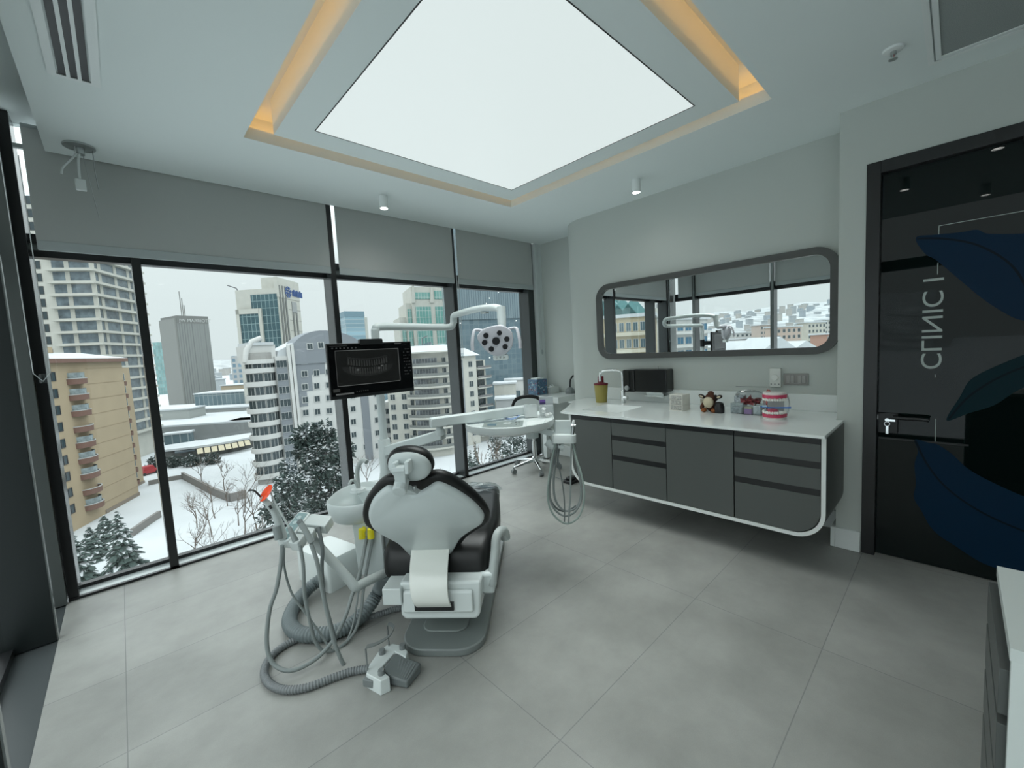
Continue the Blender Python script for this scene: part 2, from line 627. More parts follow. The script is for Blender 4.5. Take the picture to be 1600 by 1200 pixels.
# ---- roller blinds
def blind(x0, x1, label):
    r = thing('roller_blind', ((x0+x1)/2, 3.83, ZC), 0, label, 'blind', 'roller blinds on the long glass wall')
    part(MB().box(x0, x1, 3.829, 3.832, 2.262, 2.92), 'fabric', BLIND, r)
    part(MB().box(x0, x1, 3.823, 3.838, 2.205, 2.264), 'bottom_bar', BLINDB, r, bevel=0.004)
    part(MB().cyl((x0, 3.875, 2.93), (x1, 3.875, 2.93), 0.03), 'roller', BLINDB, r, smooth=40)
    return r
blind(-0.29, 1.452, 'grey roller blind over the widest, leftmost part of the glass wall, half lowered')
blind(1.528, 2.79, 'grey roller blind above the monitor, between two black mullions')
blind(2.852, 4.05, 'grey roller blind nearest the white end wall, above the lamp')
r = thing('roller_blind', (-0.42, 2.7, ZC), 0, 'grey roller blind at the left edge of the photo, on the side glass wall', 'blind')
part(MB().box(-0.432, -0.429, 2.12, 3.66, 2.29, 2.95), 'fabric', BLIND, r)
part(MB().box(-0.438, -0.423, 2.12, 3.66, 2.235, 2.292), 'bottom_bar', BLINDB, r, bevel=0.004)
r = thing('roller_blind', (-0.42, 1.4, ZC), 0, 'grey roller blind seen only in the mirror, on the side glass wall', 'blind')
part(MB().box(-0.432, -0.429, 0.79, 2.04, 2.29, 2.95), 'fabric', BLIND, r)
part(MB().box(-0.438, -0.423, 0.79, 2.04, 2.235, 2.292), 'bottom_bar', BLINDB, r, bevel=0.004)
def chain(x, y, z0, lab, w=0.02):
    r = thing('bead_chain', (x, y, z0), 0, lab, 'chain')
    m = MB()
    m.tube([(x-w, y, 2.74), (x-w, y, z0+0.06), (x, y, z0+0.01), (x+w, y, z0+0.06), (x+w, y, 2.74)], 0.0028, 6)
    part(m, 'beads', mat('bead_white', (0.55, 0.58, 0.58), 0.4), r)
    m = MB().lathe([(0.0, 0), (0.017, 0.004), (0.02, 0.03), (0.016, 0.06), (0.0, 0.062)], (x, y, z0-0.005), 14)
    part(m, 'tension_weight', CLEAR, r, smooth=50)
chain(-0.345, 3.80, 1.40, 'pale bead chain of the blinds hanging at the left corner post', 0.035)
chain(2.82, 3.81, 1.38, 'bead chain hanging beside the dark mullion right of the monitor', 0.012)
chain(4.12, 3.79, 1.36, 'thin bead chain by the white end wall', 0.012)
part(MB().box(-0.56, -0.2, 3.845, 3.87, 2.80, 2.825), 'trim_7', STEEL)['kind'] = 'structure'

# ---- light tray: warm strip and panel
COVE = mat('warm_led', (1, 0.7, 0.4), 0.5, emit=(1.0, 0.50, 0.16), es=5.0)
t = thing('cove_light', (1.78, 1.86, ZC+0.08), 0, 'warm orange light strip hidden around the ceiling tray', 'light')
for (x0, x1, y0, y1) in ((TX0-0.09, TX0-0.075, TY0, TY1), (TX1+0.075, TX1+0.09, TY0, TY1), (TX0, TX1, TY0-0.09, TY0-0.075), (TX0, TX1, TY1+0.075, TY1+0.09)):
    part(MB().box(x0, x1, y0, y1, ZC+0.072, ZC+0.084), 'strip', COVE, t)
t = thing('ceiling_panel_light', (1.78, 1.86, ZC), 0, 'large white luminous panel in the middle of the ceiling', 'light')
part(MB().box(PX0, PX1, PY0, PY1, ZC+0.0, ZC+0.006), 'diffuser', mat('panel_diffuser', (0.05, 0.05, 0.05), 0.5, emit=(0.80, 0.90, 0.89), es=0.86), t)
b = MB()
b.box(PX0-0.006, PX0, PY0-0.006, PY1+0.006, ZC-0.001, ZC+0.03)
b.box(PX1, PX1+0.006, PY0-0.006, PY1+0.006, ZC-0.001, ZC+0.03)
b.box(PX0, PX1, PY0-0.006, PY0, ZC-0.001, ZC+0.03)
b.box(PX0, PX1, PY1, PY1+0.006, ZC-0.001, ZC+0.03)
part(b, 'frame', mat('panel_frame', (0.02, 0.022, 0.022), 0.5), t)
# ---- downlights
dl = None
LAMP = mat('downlight_lens', (0.9, 0.9, 0.9), 0.4, emit=(1, 0.98, 0.94), es=25.0)
def downlight(x, y, label):
    global dl
    if dl is None:
        dl = thing('downlight', (x, y, ZC), 0, label, 'light', 'white cylinder downlights on the ceiling')
        m = MB().lathe([(0.036, 0.0), (0.036, -0.105), (0.031, -0.105), (0.031, -0.085)], (0, 0, 0), 28, cap=False)
        part(m, 'housing', mat('downlight_white', (0.78, 0.82, 0.81), 0.4), dl, local=True, smooth=40)
        part(MB().lathe([(0.001, -0.094), (0.031, -0.094), (0.031, -0.088), (0.001, -0.088)], (0, 0, 0), 24), 'lens', LAMP, dl, local=True)
        return dl
    return dup(dl, (x, y, ZC), None, label)
def spot(x, y, w_=9):
    l = bpy.data.lights.new('downlight_beam', 'SPOT')
    l.energy = w_
    l.spot_size = R(150)
    l.spot_blend = 1.0
    l.shadow_soft_size = 0.03
    l.color = (1.0, 0.985, 0.95)
    o = bpy.data.objects.new('downlight_beam', l)
    o.location = (x, y, ZC-0.1)
    COL.objects.link(o)
for x_, y_, w_ in ((1.765, 3.36, 8), (3.29, 1.87, 3.5), (1.54, 0.36, 7), (2.14, -0.17, 6), (0.57, -0.16, 9)):
    spot(x_, y_, w_)
downlight(1.765, 3.36, 'white cylinder downlight nearest the long glass wall')
downlight(3.29, 1.87, 'white cylinder downlight above the mirror wall')
downlight(1.54, 0.36, 'white cylinder downlight mirrored high in the left part of the dark glass door')
downlight(2.14, -0.17, 'white cylinder downlight mirrored at the top edge of the dark glass door')
downlight(0.57, -0.16, 'white cylinder downlight mirrored above the blue leaf on the glass door')
# ---- slot diffuser, hatch, sprinkler, bare lamp rose
t = thing('air_diffuser', (-0.02, 2.5, ZC), 0, 'white ceiling air diffuser with three black slots at top left', 'vent')
b = MB()
XA, XB, YA, YB = -0.106, 0.066, 1.5, 2.822
b.box(XA, -0.077, YA, YB, ZC-0.008, ZC-0.001)
b.box(0.034, XB, YA, YB, ZC-0.008, ZC-0.001)
b.box(-0.077, 0.034, 2.80, YB, ZC-0.008, ZC-0.001)
b.box(-0.077, 0.034, YA, 1.52, ZC-0.008, ZC-0.001)
part(b, 'frame', SKIRT, t)
for i in range(2):
    x = -0.077+0.037*(i+1)
    part(MB().box(x-0.0065, x+0.0065, 1.52, 2.80, ZC-0.008, ZC-0.001), 'bar', SKIRT, t)
for i in range(3):
    x = -0.077+0.037*i+0.006
    part(MB().box(x, x+0.025, 1.52, 2.80, ZC-0.004, ZC-0.001), 'slot', CHAN, t)
t = thing('access_hatch', (3.0, -0.2, ZC), 0, 'pale mesh-filled return grille in the ceiling at top right', 'grille')
b = MB()
for (x0, x1, y0, y1) in ((2.5, 3.2, 0.112, 0.135), (2.5, 3.2, -0.75, -0.727), (3.177, 3.2, -0.727, 0.112), (2.5, 2.523, -0.727, 0.112)):
    b.box(x0, x1, y0, y1, ZC-0.012, ZC-0.001)
part(b, 'outer_frame', SKIRT, t)
b = MB()
for (x0, x1, y0, y1) in ((2.525, 3.172, 0.086, 0.106), (2.525, 3.172, -0.72, -0.70), (3.15, 3.172, -0.70, 0.086)):
    b.box(x0, x1, y0, y1, ZC-0.01, ZC-0.001)
part(b, 'inner_frame', SKIRT, t)
part(MB().box(2.525, 3.15, -0.70, 0.086, ZC-0.005, ZC-0.001), 'mesh', mat('grille_mesh', (0.3, 0.33, 0.32), 0.8, noise=0.25, nscale=400), t)
t = thing('sprinkler', (2.885, 0.245, ZC), 0, 'small white fire sprinkler head on the ceiling', 'sprinkler')
part(MB().lathe([(0.001, -0.001), (0.042, -0.001), (0.038, -0.010), (0.02, -0.014), (0.001, -0.014)], (2.885, 0.245, ZC), 24), 'escutcheon', SKIRT, t, smooth=40)
b = MB().tube([(2.885, 0.245, ZC-0.012), (2.885, 0.245, ZC-0.03)], 0.012, 12)
b.lathe([(0.001, -0.05), (0.018, -0.05), (0.018, -0.047), (0.001, -0.047)], (2.885, 0.245, ZC), 16)
b.tube([(2.873, 0.245, ZC-0.03), (2.873, 0.245, ZC-0.048)], 0.003, 6)
b.tube([(2.897, 0.245, ZC-0.03), (2.897, 0.245, ZC-0.048)], 0.003, 6)
part(b, 'nozzle', STEEL, t)
part(MB().cyl((2.885, 0.245, ZC-0.047), (2.885, 0.245, ZC-0.03), 0.004), 'bulb', mat('red_bulb', (0.5, 0.02, 0.02), 0.2), t)
t = thing('bare_lamp_mount', (-0.047, 3.625, ZC), 0, 'grey ceiling mount with loose cables and a white connector, lamp missing', 'lamp mount')
part(MB().lathe([(0.001, -0.001), (0.072, -0.001), (0.072, -0.010), (0.024, -0.012), (0.022, -0.05), (0.001, -0.05)], (-0.047, 3.625, ZC), 28), 'plate', STEEL, t, smooth=40)
part(MB().tube(smooth_path([(-0.06, 3.62, ZC-0.045), (-0.085, 3.61, ZC-0.09), (-0.125, 3.6, ZC-0.15), (-0.135, 3.6, ZC-0.19)]), 0.005, 8), 'cable', SKIRT, t, smooth=60)
part(MB().tube(smooth_path([(-0.05, 3.62, ZC-0.045), (-0.058, 3.61, ZC-0.1), (-0.062, 3.6, ZC-0.2)]), 0.006, 8), 'cable', SKIRT, t, smooth=60)
part(MB().box(-0.084, -0.038, 3.585, 3.61, ZC-0.27, ZC-0.205, ), 'connector', SKIRT, t, bevel=0.004)
part(MB().tube([(-0.035, 3.62, ZC-0.045), (-0.02, 3.61, ZC-0.22), (0.0, 3.6, ZC-0.42)], 0.0022, 6), 'cable', STEEL, t)
part(MB().tube([(0.01, 3.63, ZC-0.008), (0.008, 3.63, ZC-0.12), (0.014, 3.62, ZC-0.24)], 0.003, 6), 'cable', STEEL, t)

# ---- door
d = thing('door_1', (3.45, DY1, 0), 0, kind='structure')
f = MB()
f.box(3.408, 3.50, 0.332, DY1, 0, DZ)
f.box(3.408, 3.50, DY0, 0.332, DZ-0.07, DZ)
f.box(3.408, 3.50, DY0, DY0+0.066, 0, DZ-0.07)
part(f, 'door_frame', BLACKF, d, bevel=0.002)
part(MB().box(3.455, 3.47, DY0+0.066, 0.332, 0.006, DZ-0.072), 'door_glass', DGLASS, d)
f = MB()
f.box(3.452, 3.456, -0.06, 0.325, 0.758, 0.768)
part(f, 'glazing_bar', CHAN, d)
f = MB()
f.box(3.44, 3.455, 0.235, 0.328, 0.80, 0.925)
part(f, 'lock_case', CHAN, d, bevel=0.003)
f = MB()
f.cyl((3.455, 0.25, 0.905), (3.39, 0.25, 0.905), 0.011)
f.tube(smooth_path([(3.395, 0.255, 0.905), (3.39, 0.20, 0.905), (3.392, 0.12, 0.905), (3.395, 0.10, 0.90)]), 0.011, 10)
part(f, 'door_handle', CHAN, d, smooth=50)
f = MB()
f.cyl((3.455, 0.283, 0.885), (3.415, 0.283, 0.885), 0.011)
f.box(3.40, 3.418, 0.245, 0.288, 0.88, 0.892)
part(f, 'lock_cylinder', CHROME, d)
f = MB()
f.tube([(3.41, 0.283+0.013*math.cos(a*PI/6), 0.862+0.013*math.sin(a*PI/6)) for a in range(13)], 0.0018, 6)
f.box(3.408, 3.412, 0.276, 0.288, 0.80, 0.85)
part(f, 'keys', CHROME, d)
part(MB().box(3.452, 3.456, 0.327, 0.334, 0.88, 0.91), 'strike_plate', STEEL, d)
# lettering and leaves on the glass (seen from the back, so mirrored)
LETT = mat('frosted_letters', (0.40, 0.45, 0.43), 0.6)
me_w = 0.0
Mt = Matrix(((0, 0, 1, 3.4535), (0, -1, 0, 0.142), (1, 0, 0, 1.193), (0, 0, 0, 1)))
lt = lettering('CLINIC I', 0.123, 0.0008, Mt, 'door_lettering', LETT, d)
zs = [v.co.z for v in lt.data.vertices]
k = 0.521/(max(zs)-min(zs))
zm = min(zs)
for v in lt.data.vertices:
    v.co.z = zm+(v.co.z-zm)*k
f = MB()
X0, X1 = 3.4525, 3.4545
for (ya, yb, za, zb) in ((0.083, 0.086, 1.74, 1.806), (0.083, 0.086, 1.955, 2.012), (-0.68, 0.086, 2.009, 2.012), (0.080, 0.083, 1.148, 1.165), (0.072, 0.075, 0.76, 0.905)):
    f.box(X0, X1, ya, yb, za, zb)
part(f, 'door_line', LETT, d)
LEAFA = mat('leaf_blue', (0.0, 0.018, 0.045), 0.5, spec=0.15)
LEAFB = mat('leaf_teal', (0.0, 0.018, 0.025), 0.5, spec=0.15)
LEAFC = mat('leaf_navy', (0.0, 0.006, 0.040), 0.35)
VEIN = mat('leaf_vein', (0.0, 0.006, 0.012), 0.5, spec=0.15)
def leaf(out, m, vein, x):
    o = smooth2(out, 6)
    part(MB().prism(o, lambda u, v, w: Vector((w, u, v)), x, x+0.0012), 'leaf_decal', m, d)
    vv = smooth_path([(x-0.0004, a, b) for a, b in vein], 8)
    q = MB()
    for i in range(len(vv)-1):
        a, b = vv[i], vv[i+1]
        n_ = Vector((0, -(b-a).z, (b-a).y)).normalized()*0.005
        q.quad(a-n_, b-n_, b+n_, a+n_)
    part(q, 'leaf_vein', VEIN, d)
leaf([(0.178, 1.966), (0.10, 1.965), (0.0, 1.955), (-0.06, 1.955), (-0.10, 1.925), (-0.2, 1.90), (-0.45, 1.85), (-0.6, 1.6), (-0.5, 1.32), (-0.33, 1.28), (-0.28, 1.42), (-0.20, 1.47), (-0.1, 1.57), (0.0, 1.70), (0.09, 1.82), (0.14, 1.87)], LEAFA, [(0.172, 1.96), (0.05, 1.93), (-0.08, 1.86), (-0.2, 1.72), (-0.27, 1.5), (-0.27, 1.35)], 3.4518)
leaf([(0.16, 0.77), (0.145, 0.70), (0.158, 0.62), (0.15, 0.50), (0.157, 0.41), (0.12, 0.33), (0.085, 0.25), (0.04, 0.20), (-0.015, 0.165), (-0.14, 0.09), (-0.3, 0.08), (-0.5, 0.12), (-0.62, 0.3), (-0.5, 0.45), (-0.3, 0.50), (-0.15, 0.57), (-0.06, 0.63), (0.0, 0.70), (0.06, 0.75), (0.1, 0.758)], LEAFA, [(0.158, 0.765), (0.10, 0.62), (0.02, 0.50), (-0.1, 0.40), (-0.25, 0.33), (-0.45, 0.28)], 3.4518)
leaf([(0.03, 0.90), (-0.02, 1.04), (-0.06, 1.14), (-0.16, 1.22), (-0.3, 1.30), (-0.5, 1.36), (-0.55, 1.25), (-0.4, 1.15), (-0.25, 1.10), (-0.15, 1.00), (-0.06, 0.95)], LEAFB, [(0.02, 0.91), (-0.06, 1.05), (-0.2, 1.18), (-0.4, 1.28)], 3.4522)

# ================================================================== VANITY
XF = 2.86
def front_panel(mb, y0, y1, z0, z1, rl=0.0, rr_=0.0):
    """door/drawer front; rl rounds the far lower corner (larger y), rr_ the near one"""
    o = rrect(y0, y1, z0, z1, [rl if rl else 0.001, 0.001, 0.001, rr_ if rr_ else 0.001], 10)
    return mb.prism(o, lambda u, v, w: Vector((w, u, v)), XF, XF+0.02)
def carcass(y0, y1, rl=0.0, rr_=0.0, zb=0.255, zt=0.845):
    o = rrect(y0, y1, zb, zt, [rl if rl else 0.001, 0.001, 0.001, rr_ if rr_ else 0.001], 10)
    return MB().prism(o, lambda u, v, w: Vector((w, u, v)), XF+0.022, 3.40)
GRP = 'anthracite units of the wall-hung vanity'
ZT = 0.808
def channel(root, y0, y1, z0, z1):
    part(MB().box(XF+0.003, XF+0.021, y0, y1, z0, z1), 'handle_channel', CHAN, root)
RB = 0.145
t = thing('cabinet', (3.2, 2.11, 0.3), 0, 'anthracite door cabinet below the sink with the rounded lower corner', 'cabinet', GRP)
part(carcass(1.912, 2.318, RB, 0, zt=0.74), 'carcass', CABG, t)
part(front_panel(MB(), 1.914, 2.318, 0.262, ZT, RB, 0), 'door', CABG, t)
channel(t, 1.912, 2.318, ZT, 0.846)
t = thing('drawer_unit', (3.2, 1.68, 0.3), 0, 'anthracite three-drawer unit between two plain door cabinets', 'cabinet', GRP)
part(carcass(1.447, 1.908), 'carcass', CABG, t)
for z0, z1 in ((0.706, ZT), (0.544, 0.666), (0.262, 0.504)):
    part(front_panel(MB(), 1.449, 1.908, z0, z1), 'drawer', CABG, t)
for z0, z1 in ((ZT, 0.846), (0.666, 0.706), (0.504, 0.544)):
    channel(t, 1.447, 1.908, z0, z1)
t = thing('cabinet', (3.2, 1.21, 0.3), 0, 'wide plain anthracite cabinet door between the two drawer units', 'cabinet', GRP)
part(carcass(0.982, 1.443), 'carcass', CABG, t)
part(front_panel(MB(), 0.984, 1.443, 0.262, ZT), 'door', CABG, t)
channel(t, 0.982, 1.443, ZT, 0.846)
t = thing('drawer_unit', (3.2, 0.75, 0.3), 0, 'anthracite three-drawer unit at the vanity end nearest the door', 'cabinet', GRP)
part(carcass(0.517, 0.978, 0, RB), 'carcass', CABG, t)
part(front_panel(MB(), 0.517, 0.976, 0.262, 0.504, 0, RB), 'drawer', CABG, t)
for z0, z1 in ((0.706, ZT), (0.544, 0.666)):
    part(front_panel(MB(), 0.517, 0.976, z0, z1), 'drawer', CABG, t)
for z0, z1 in ((ZT, 0.846), (0.666, 0.706), (0.504, 0.544)):
    channel(t, 0.517, 0.978, z0, z1)
# surround: white edge band with grey outer skin
t = thing('vanity_surround', (3.2, 1.4, 0.25), 0, 'U-shaped white-edged surround with rounded corners wrapping the vanity units', 'cabinet')
def uband(off_in, off_out, x0, x1, top):
    def path(off):
        r = RB-0.004+off
        y0, y1, zb = 0.513-off, 2.322+off, 0.258-off
        p = [(y0, top)]
        for k in range(0, 11):
            a = R(180+90*k/10)
            p.append((y0+r+r*math.cos(a), zb+r+r*math.sin(a)))
        for k in range(0, 11):
            a = R(270+90*k/10)
            p.append((y1-r+r*math.cos(a), zb+r+r*math.sin(a)))
        p.append((y1, top))
        return p
    a, b = path(off_in), path(off_out)
    m = MB()
    rs = []
    for p, q in zip(a, b):
        rs.append([Vector((x0, p[0], p[1])), Vector((x1, p[0], p[1])), Vector((x1, q[0], q[1])), Vector((x0, q[0], q[1]))])
    return m.rings(rs)
part(uband(0.0, 0.022, XF-0.004, XF+0.006, 0.848), 'edge_band', CABE, t, smooth=40)
part(uband(0.0, 0.022, XF+0.0065, 3.41, 0.848), 'outer_skin', CABG, t, smooth=40)
SNAP = set(COL.objects)
# worktop with integrated basin
t = thing('worktop', (3.2, 1.45, 0.85), 0, 'white stone worktop with splashback and integrated basin along the mirror wall', 'worktop')
SX0, SX1, SY0, SY1 = 3.0, 3.40, 1.93, 2.305
YN, YF_ = 0.495, 2.425
b = MB()
b.box(2.842, SX0, YN, YF_, 0.832, 0.85)
b.box(SX1, 3.737, 0.536, YF_+0.36, 0.832, 0.85)
b.box(SX0, 3.412, YN, 0.536, 0.832, 0.85)
b.box(SX0, SX1, 0.536, SY0, 0.832, 0.85)
b.box(SX0, SX1, SY1, YF_, 0.832, 0.85)
b.hexa([(2.842, YF_, 0.832), (SX1, YF_, 0.832), (SX1, YF_+0.30, 0.832), (2.95, YF_+0.045, 0.832), (2.842, YF_, 0.85), (SX1, YF_, 0.85), (SX1, YF_+0.30, 0.85), (2.95, YF_+0.045, 0.85)])
part(b, 'slab', TOPW, t)
b = MB()
n = 10
o1 = rrect(SX0, SX1, SY0, SY1, 0.03, 6)
def sc(o, s):
    cx, cy = (SX0+SX1)/2, (SY0+SY1)/2
    return [(cx+(x-cx)*s, cy+(y-cy)*s) for x, y in o]
rs = [[Vector((x, y, 0.85)) for x, y in o1], [Vector((x, y, 0.835)) for x, y in sc(o1, 0.96)], [Vector((x, y, 0.78)) for x, y in sc(o1, 0.85)], [Vector((x, y, 0.765)) for x, y in sc(o1, 0.7)], [Vector((x, y, 0.762)) for x, y in sc(o1, 0.1)]]
b.rings(rs, cap=False)
b.face([b.bm.verts.new(v) for v in rs[-1]])
part(b, 'basin', TOPW, t, smooth=60)
part(MB().box(3.716, 3.738, 0.56, 2.52, 0.85, 0.975), 'splashback', TOPW, t, bevel=0.002)
# tap
t = thing('basin_tap', (3.50, 2.235, 0.85), 0, 'chrome swan-neck tap beside the white basin', 'tap')
tx, ty = 3.52, 2.205
b = MB().lathe([(0.001, 0), (0.026, 0), (0.026, 0.006), (0.023, 0.008), (0.023, 0.11), (0.018, 0.125), (0.013, 0.13), (0.001, 0.13)], (tx, ty, 0.85), 22)
part(b, 'body', CHROME, t, smooth=40)
part(MB().tube(smooth_path([(tx, ty, 0.97), (tx, ty, 1.12), (tx-0.005, ty+0.01, 1.155), (tx-0.03, ty+0.05, 1.172), (tx-0.09, ty+0.13, 1.172), (tx-0.115, ty+0.165, 1.155), (tx-0.12, ty+0.172, 1.125), (tx-0.12, ty+0.172, 1.07)], 8), 0.0125, 14), 'spout', CHROME, t, smooth=50)
b = MB().cyl((tx, ty, 0.905), (tx-0.01, ty-0.055, 0.905), 0.019)
b.cyl((tx-0.01, ty-0.05, 0.905), (tx-0.06, ty-0.075, 0.925), 0.006)
part(b, 'lever', CHROME, t, smooth=40)
def lift_new(dz):
    global SNAP
    for o in list(COL.objects):
        if o not in SNAP and o.parent is None:
            o.location.z += dz
    SNAP = set(COL.objects)
lift_new(0.016)
# mirror
t = thing('wall_mirror', (3.72, 1.6, 1.68), 0, 'wide rounded mirror in a dark grey frame on the right wall', 'mirror')
o1 = rrect(0.566, 2.605, 1.288, 2.055, 0.15, 12)
o2 = rrect(0.622, 2.55, 1.340, 2.003, 0.10, 12)
b = MB()
b.rings([[Vector((3.738, y, z)) for y, z in o1], [Vector((3.70, y, z)) for y, z in o1], [Vector((3.70, y, z)) for y, z in o2], [Vector((3.738, y, z)) for y, z in o2]], closed=True)
part(b, 'frame', MFRAME, t, smooth=30)
b = MB().prism(rrect(0.618, 2.554, 1.336, 2.007, 0.10, 12), lambda u, v, w: Vector((w, u, v)), 3.722, 3.728)
part(b, 'mirror_glass', MIRROR, t)
# paper towel dispenser
t = thing('towel_dispenser', (3.68, 2.02, 1.08), 0, 'black wall dispenser for paper towels with a grey dial, above the basin', 'dispenser')
b = MB().prism(rrect(1.795, 2.13, 0.972, 1.188, [0.008, 0.008, 0.02, 0.02]), lambda u, v, w: Vector((w, u, v)), 3.60, 3.738)
part(b, 'body', mat('black_gloss', (0.008, 0.009, 0.009), 0.18), t, bevel=0.012)
b = MB().prism(rrect(2.115, 2.255, 0.968, 1.185, [0.03, 0.03, 0.02, 0.02]), lambda u, v, w: Vector((w, u, v)), 3.585, 3.738)
part(b, 'side_housing', mat('black_gloss', (0.008, 0.009, 0.009), 0.18), t, bevel=0.012)
b = MB().cyl((3.588, 2.195, 1.008), (3.57, 2.195, 1.008), 0.024)
part(b, 'dial', STEEL, t, bevel=0.003)
part(MB().box(3.60, 3.72, 1.84, 2.02, 0.935, 0.9385), 'paper_towel', SKIRT, t)
b = MB()
b.quad((3.61, 1.845, 0.972), (3.61, 2.015, 0.972), (3.655, 2.01, 0.918), (3.655, 1.85, 0.918))
part(b, 'paper_towel', SKIRT, t)
part(MB().box(3.66, 3.668, 1.908, 1.914, 1.188, 1.215), 'tab', STEEL, t)
# thermostat, switches, cable cover line
t = thing('thermostat', (3.73, 0.965, 1.1), 0, 'cream wall thermostat with a round dial right of the mirror underside', 'thermostat')
part(MB().box(3.705, 3.738, 0.925, 1.002, 1.04, 1.185), 'housing', mat('thermo', (0.68, 0.70, 0.66), 0.4), t, bevel=0.004)
part(MB().lathe([(0.001, 0), (0.024, 0), (0.022, 0.012), (0.001, 0.012)], (0, 0, 0), 24, Matrix.Translation((3.705, 0.965, 1.115)) @ Matrix.Rotation(R(-90), 4, 'Y')), 'dial', mat('thermo2', (0.75, 0.77, 0.73), 0.35), t, smooth=40)
b = MB()
for y in (0.99, 0.965, 0.938):
    b.box(3.703, 3.706, y-0.004, y+0.004, 1.058, 1.068)
part(b, 'mark', GREYP, t)
t = thing('light_switch', (3.73, 0.83, 1.1), 0, 'grey-brown double light switch plate with four rockers', 'switch')
PLATE = mat('switch_plate', (0.27, 0.265, 0.25), 0.35, metal=0.3)
part(MB().box(3.728, 3.739, 0.752, 0.912, 1.058, 1.145), 'plate', PLATE, t, bevel=0.002)
for y in (0.868, 0.795):
    for s in (-1, 1):
        ya = y + (0.0 if s > 0 else -0.027)
        part(MB().box(3.722, 3.729, ya, ya+0.025, 1.073, 1.13), 'rocker', mat('rocker', (0.33, 0.325, 0.31), 0.35, metal=0.2), t, bevel=0.0015)
part(MB().box(3.737, 3.7395, 1.03, 1.26, 1.033, 1.0365), 'trim_8', GREYP)['kind'] = 'structure'

# ---- things on the worktop
SNAP = set(COL.objects)
def put(z=0.85): return z
t = thing('sharps_bin', (3.50, 2.44, 0.85), 0, 'yellow-green sharps bin with a dark red lid beside the tap', 'bin')
part(MB().lathe([(0.001, 0), (0.055, 0), (0.068, 0.175), (0.066, 0.178), (0.001, 0.178)], (3.50, 2.44, 0.85), 32), 'tub', mat('bin_yellow', (0.30, 0.255, 0.06), 0.5), t, smooth=40)
b = MB().lathe([(0.001, 0.176), (0.071, 0.176), (0.071, 0.19), (0.03, 0.2), (0.03, 0.255), (0.026, 0.262), (0.001, 0.262)], (3.50, 2.44, 0.85), 28)
part(b, 'lid', mat('bin_red', (0.15, 0.012, 0.02), 0.4), t, smooth=40)
t = thing('mini_drawers', (3.36, 1.57, 0.85), R(-8), 'small white mini drawer tower with three clear drawers on the worktop', 'storage')
b = MB()
S = 0.058
for z in (0, 0.042, 0.084, 0.126):
    b.box(-0.05, 0.06, -S, S, z, z+0.007)
b.box(-0.05, 0.06, -S, -S+0.007, 0.007, 0.126)
b.box(-0.05, 0.06, S-0.007, S, 0.007, 0.126)
b.box(0.055, 0.06, -S, S, 0.007, 0.126)
part(b, 'frame', mat('ivory', (0.72, 0.71, 0.65), 0.4), t, local=True)
for z in (0.007, 0.049, 0.091):
    part(MB().box(-0.052, 0.05, -S+0.009, S-0.009, z+0.003, z+0.032), 'drawer', mat('smoky_drawer', (0.38, 0.38, 0.35), 0.2, noise=0.4, nscale=60), t, local=True)
t = thing('jar', (3.49, 1.42, 0.85), 0, 'small beige waisted jar behind the plush toy', 'jar')
part(MB().lathe([(0.001, 0), (0.03, 0), (0.03, 0.035), (0.022, 0.045), (0.03, 0.055), (0.031, 0.085), (0.001, 0.085)], (3.49, 1.42, 0.85), 20), 'body', mat('beige_jar', (0.52, 0.48, 0.38), 0.4), t, smooth=50)
# plush cow
t = thing('plush_toy', (3.42, 1.325, 0.85), 0, 'brown and cream plush cow sitting on the worktop', 'soft toy')
FURB = mat('fur_brown', (0.085, 0.03, 0.014), 0.9, bump=0.6, bscale=250, noise=0.4, nscale=120)
FURC = mat('fur_cream', (0.60, 0.53, 0.38), 0.9, bump=0.4, bscale=250)
FURK = mat('fur_black', (0.02, 0.012, 0.010), 0.9, bump=0.4, bscale=250)
FURO = mat('fur_tan', (0.30, 0.10, 0.03), 0.9, bump=0.5, bscale=250, noise=0.5, nscale=70)
px_, py_ = 3.42, 1.325
part(MB().sphere((px_+0.02, py_, 0.91), 0.058, sc=(0.9, 1, 1.05)), 'body', FURB, t, smooth=80)
part(MB().sphere((px_-0.01, py_, 0.995), 0.055, sc=(0.9, 0.95, 0.95)), 'head', FURB, t, smooth=80)
part(MB().sphere((px_-0.055, py_+0.002, 0.955), 0.052, sc=(0.75, 0.98, 1.12)), 'muzzle', FURC, t, smooth=80)
part(MB().sphere((px_+0.0, py_-0.002, 1.045), 0.032, sc=(1, 1, 0.7)), 'hair_tuft', FURB, t, smooth=80)
for s in (-1, 1):
    Me = Matrix.Translation((px_-0.01, py_+s*0.085, 1.01)) @ Matrix.Rotation(R(20*s), 4, 'X')
    e_ = part(MB().sphere((0, 0, 0), 0.034, sc=(0.4, 1.1, 0.62), M=Me), 'ear', FURK, t, smooth=80)
    Me = Matrix.Translation((px_-0.022, py_+s*0.087, 1.01)) @ Matrix.Rotation(R(20*s), 4, 'X')
    part(MB().sphere((0, 0, 0), 0.018, sc=(0.35, 1.1, 0.6), M=Me), 'inner_ear', FURC, e_, smooth=80)
    part(MB().sphere((px_-0.052, py_+s*0.018, 1.008), 0.007), 'eye', CHAN, t, smooth=80)
    part(MB().sphere((px_-0.05, py_+s*0.05, 0.872), 0.03, sc=(1.25, 0.9, 0.75)), 'foot', FURO, t, smooth=80)
    part(MB().tube(smooth_path([(px_-0.005, py_+s*0.055, 0.945), (px_-0.03, py_+s*0.075, 0.91), (px_-0.045, py_+s*0.07, 0.885)]), [0.02]*8+[0.021]*9, 10), 'arm', FURB, t, smooth=80)
b = MB().sphere((px_+0.004, py_-0.045, 0.995), 0.03, sc=(0.9, 0.8, 1.2))
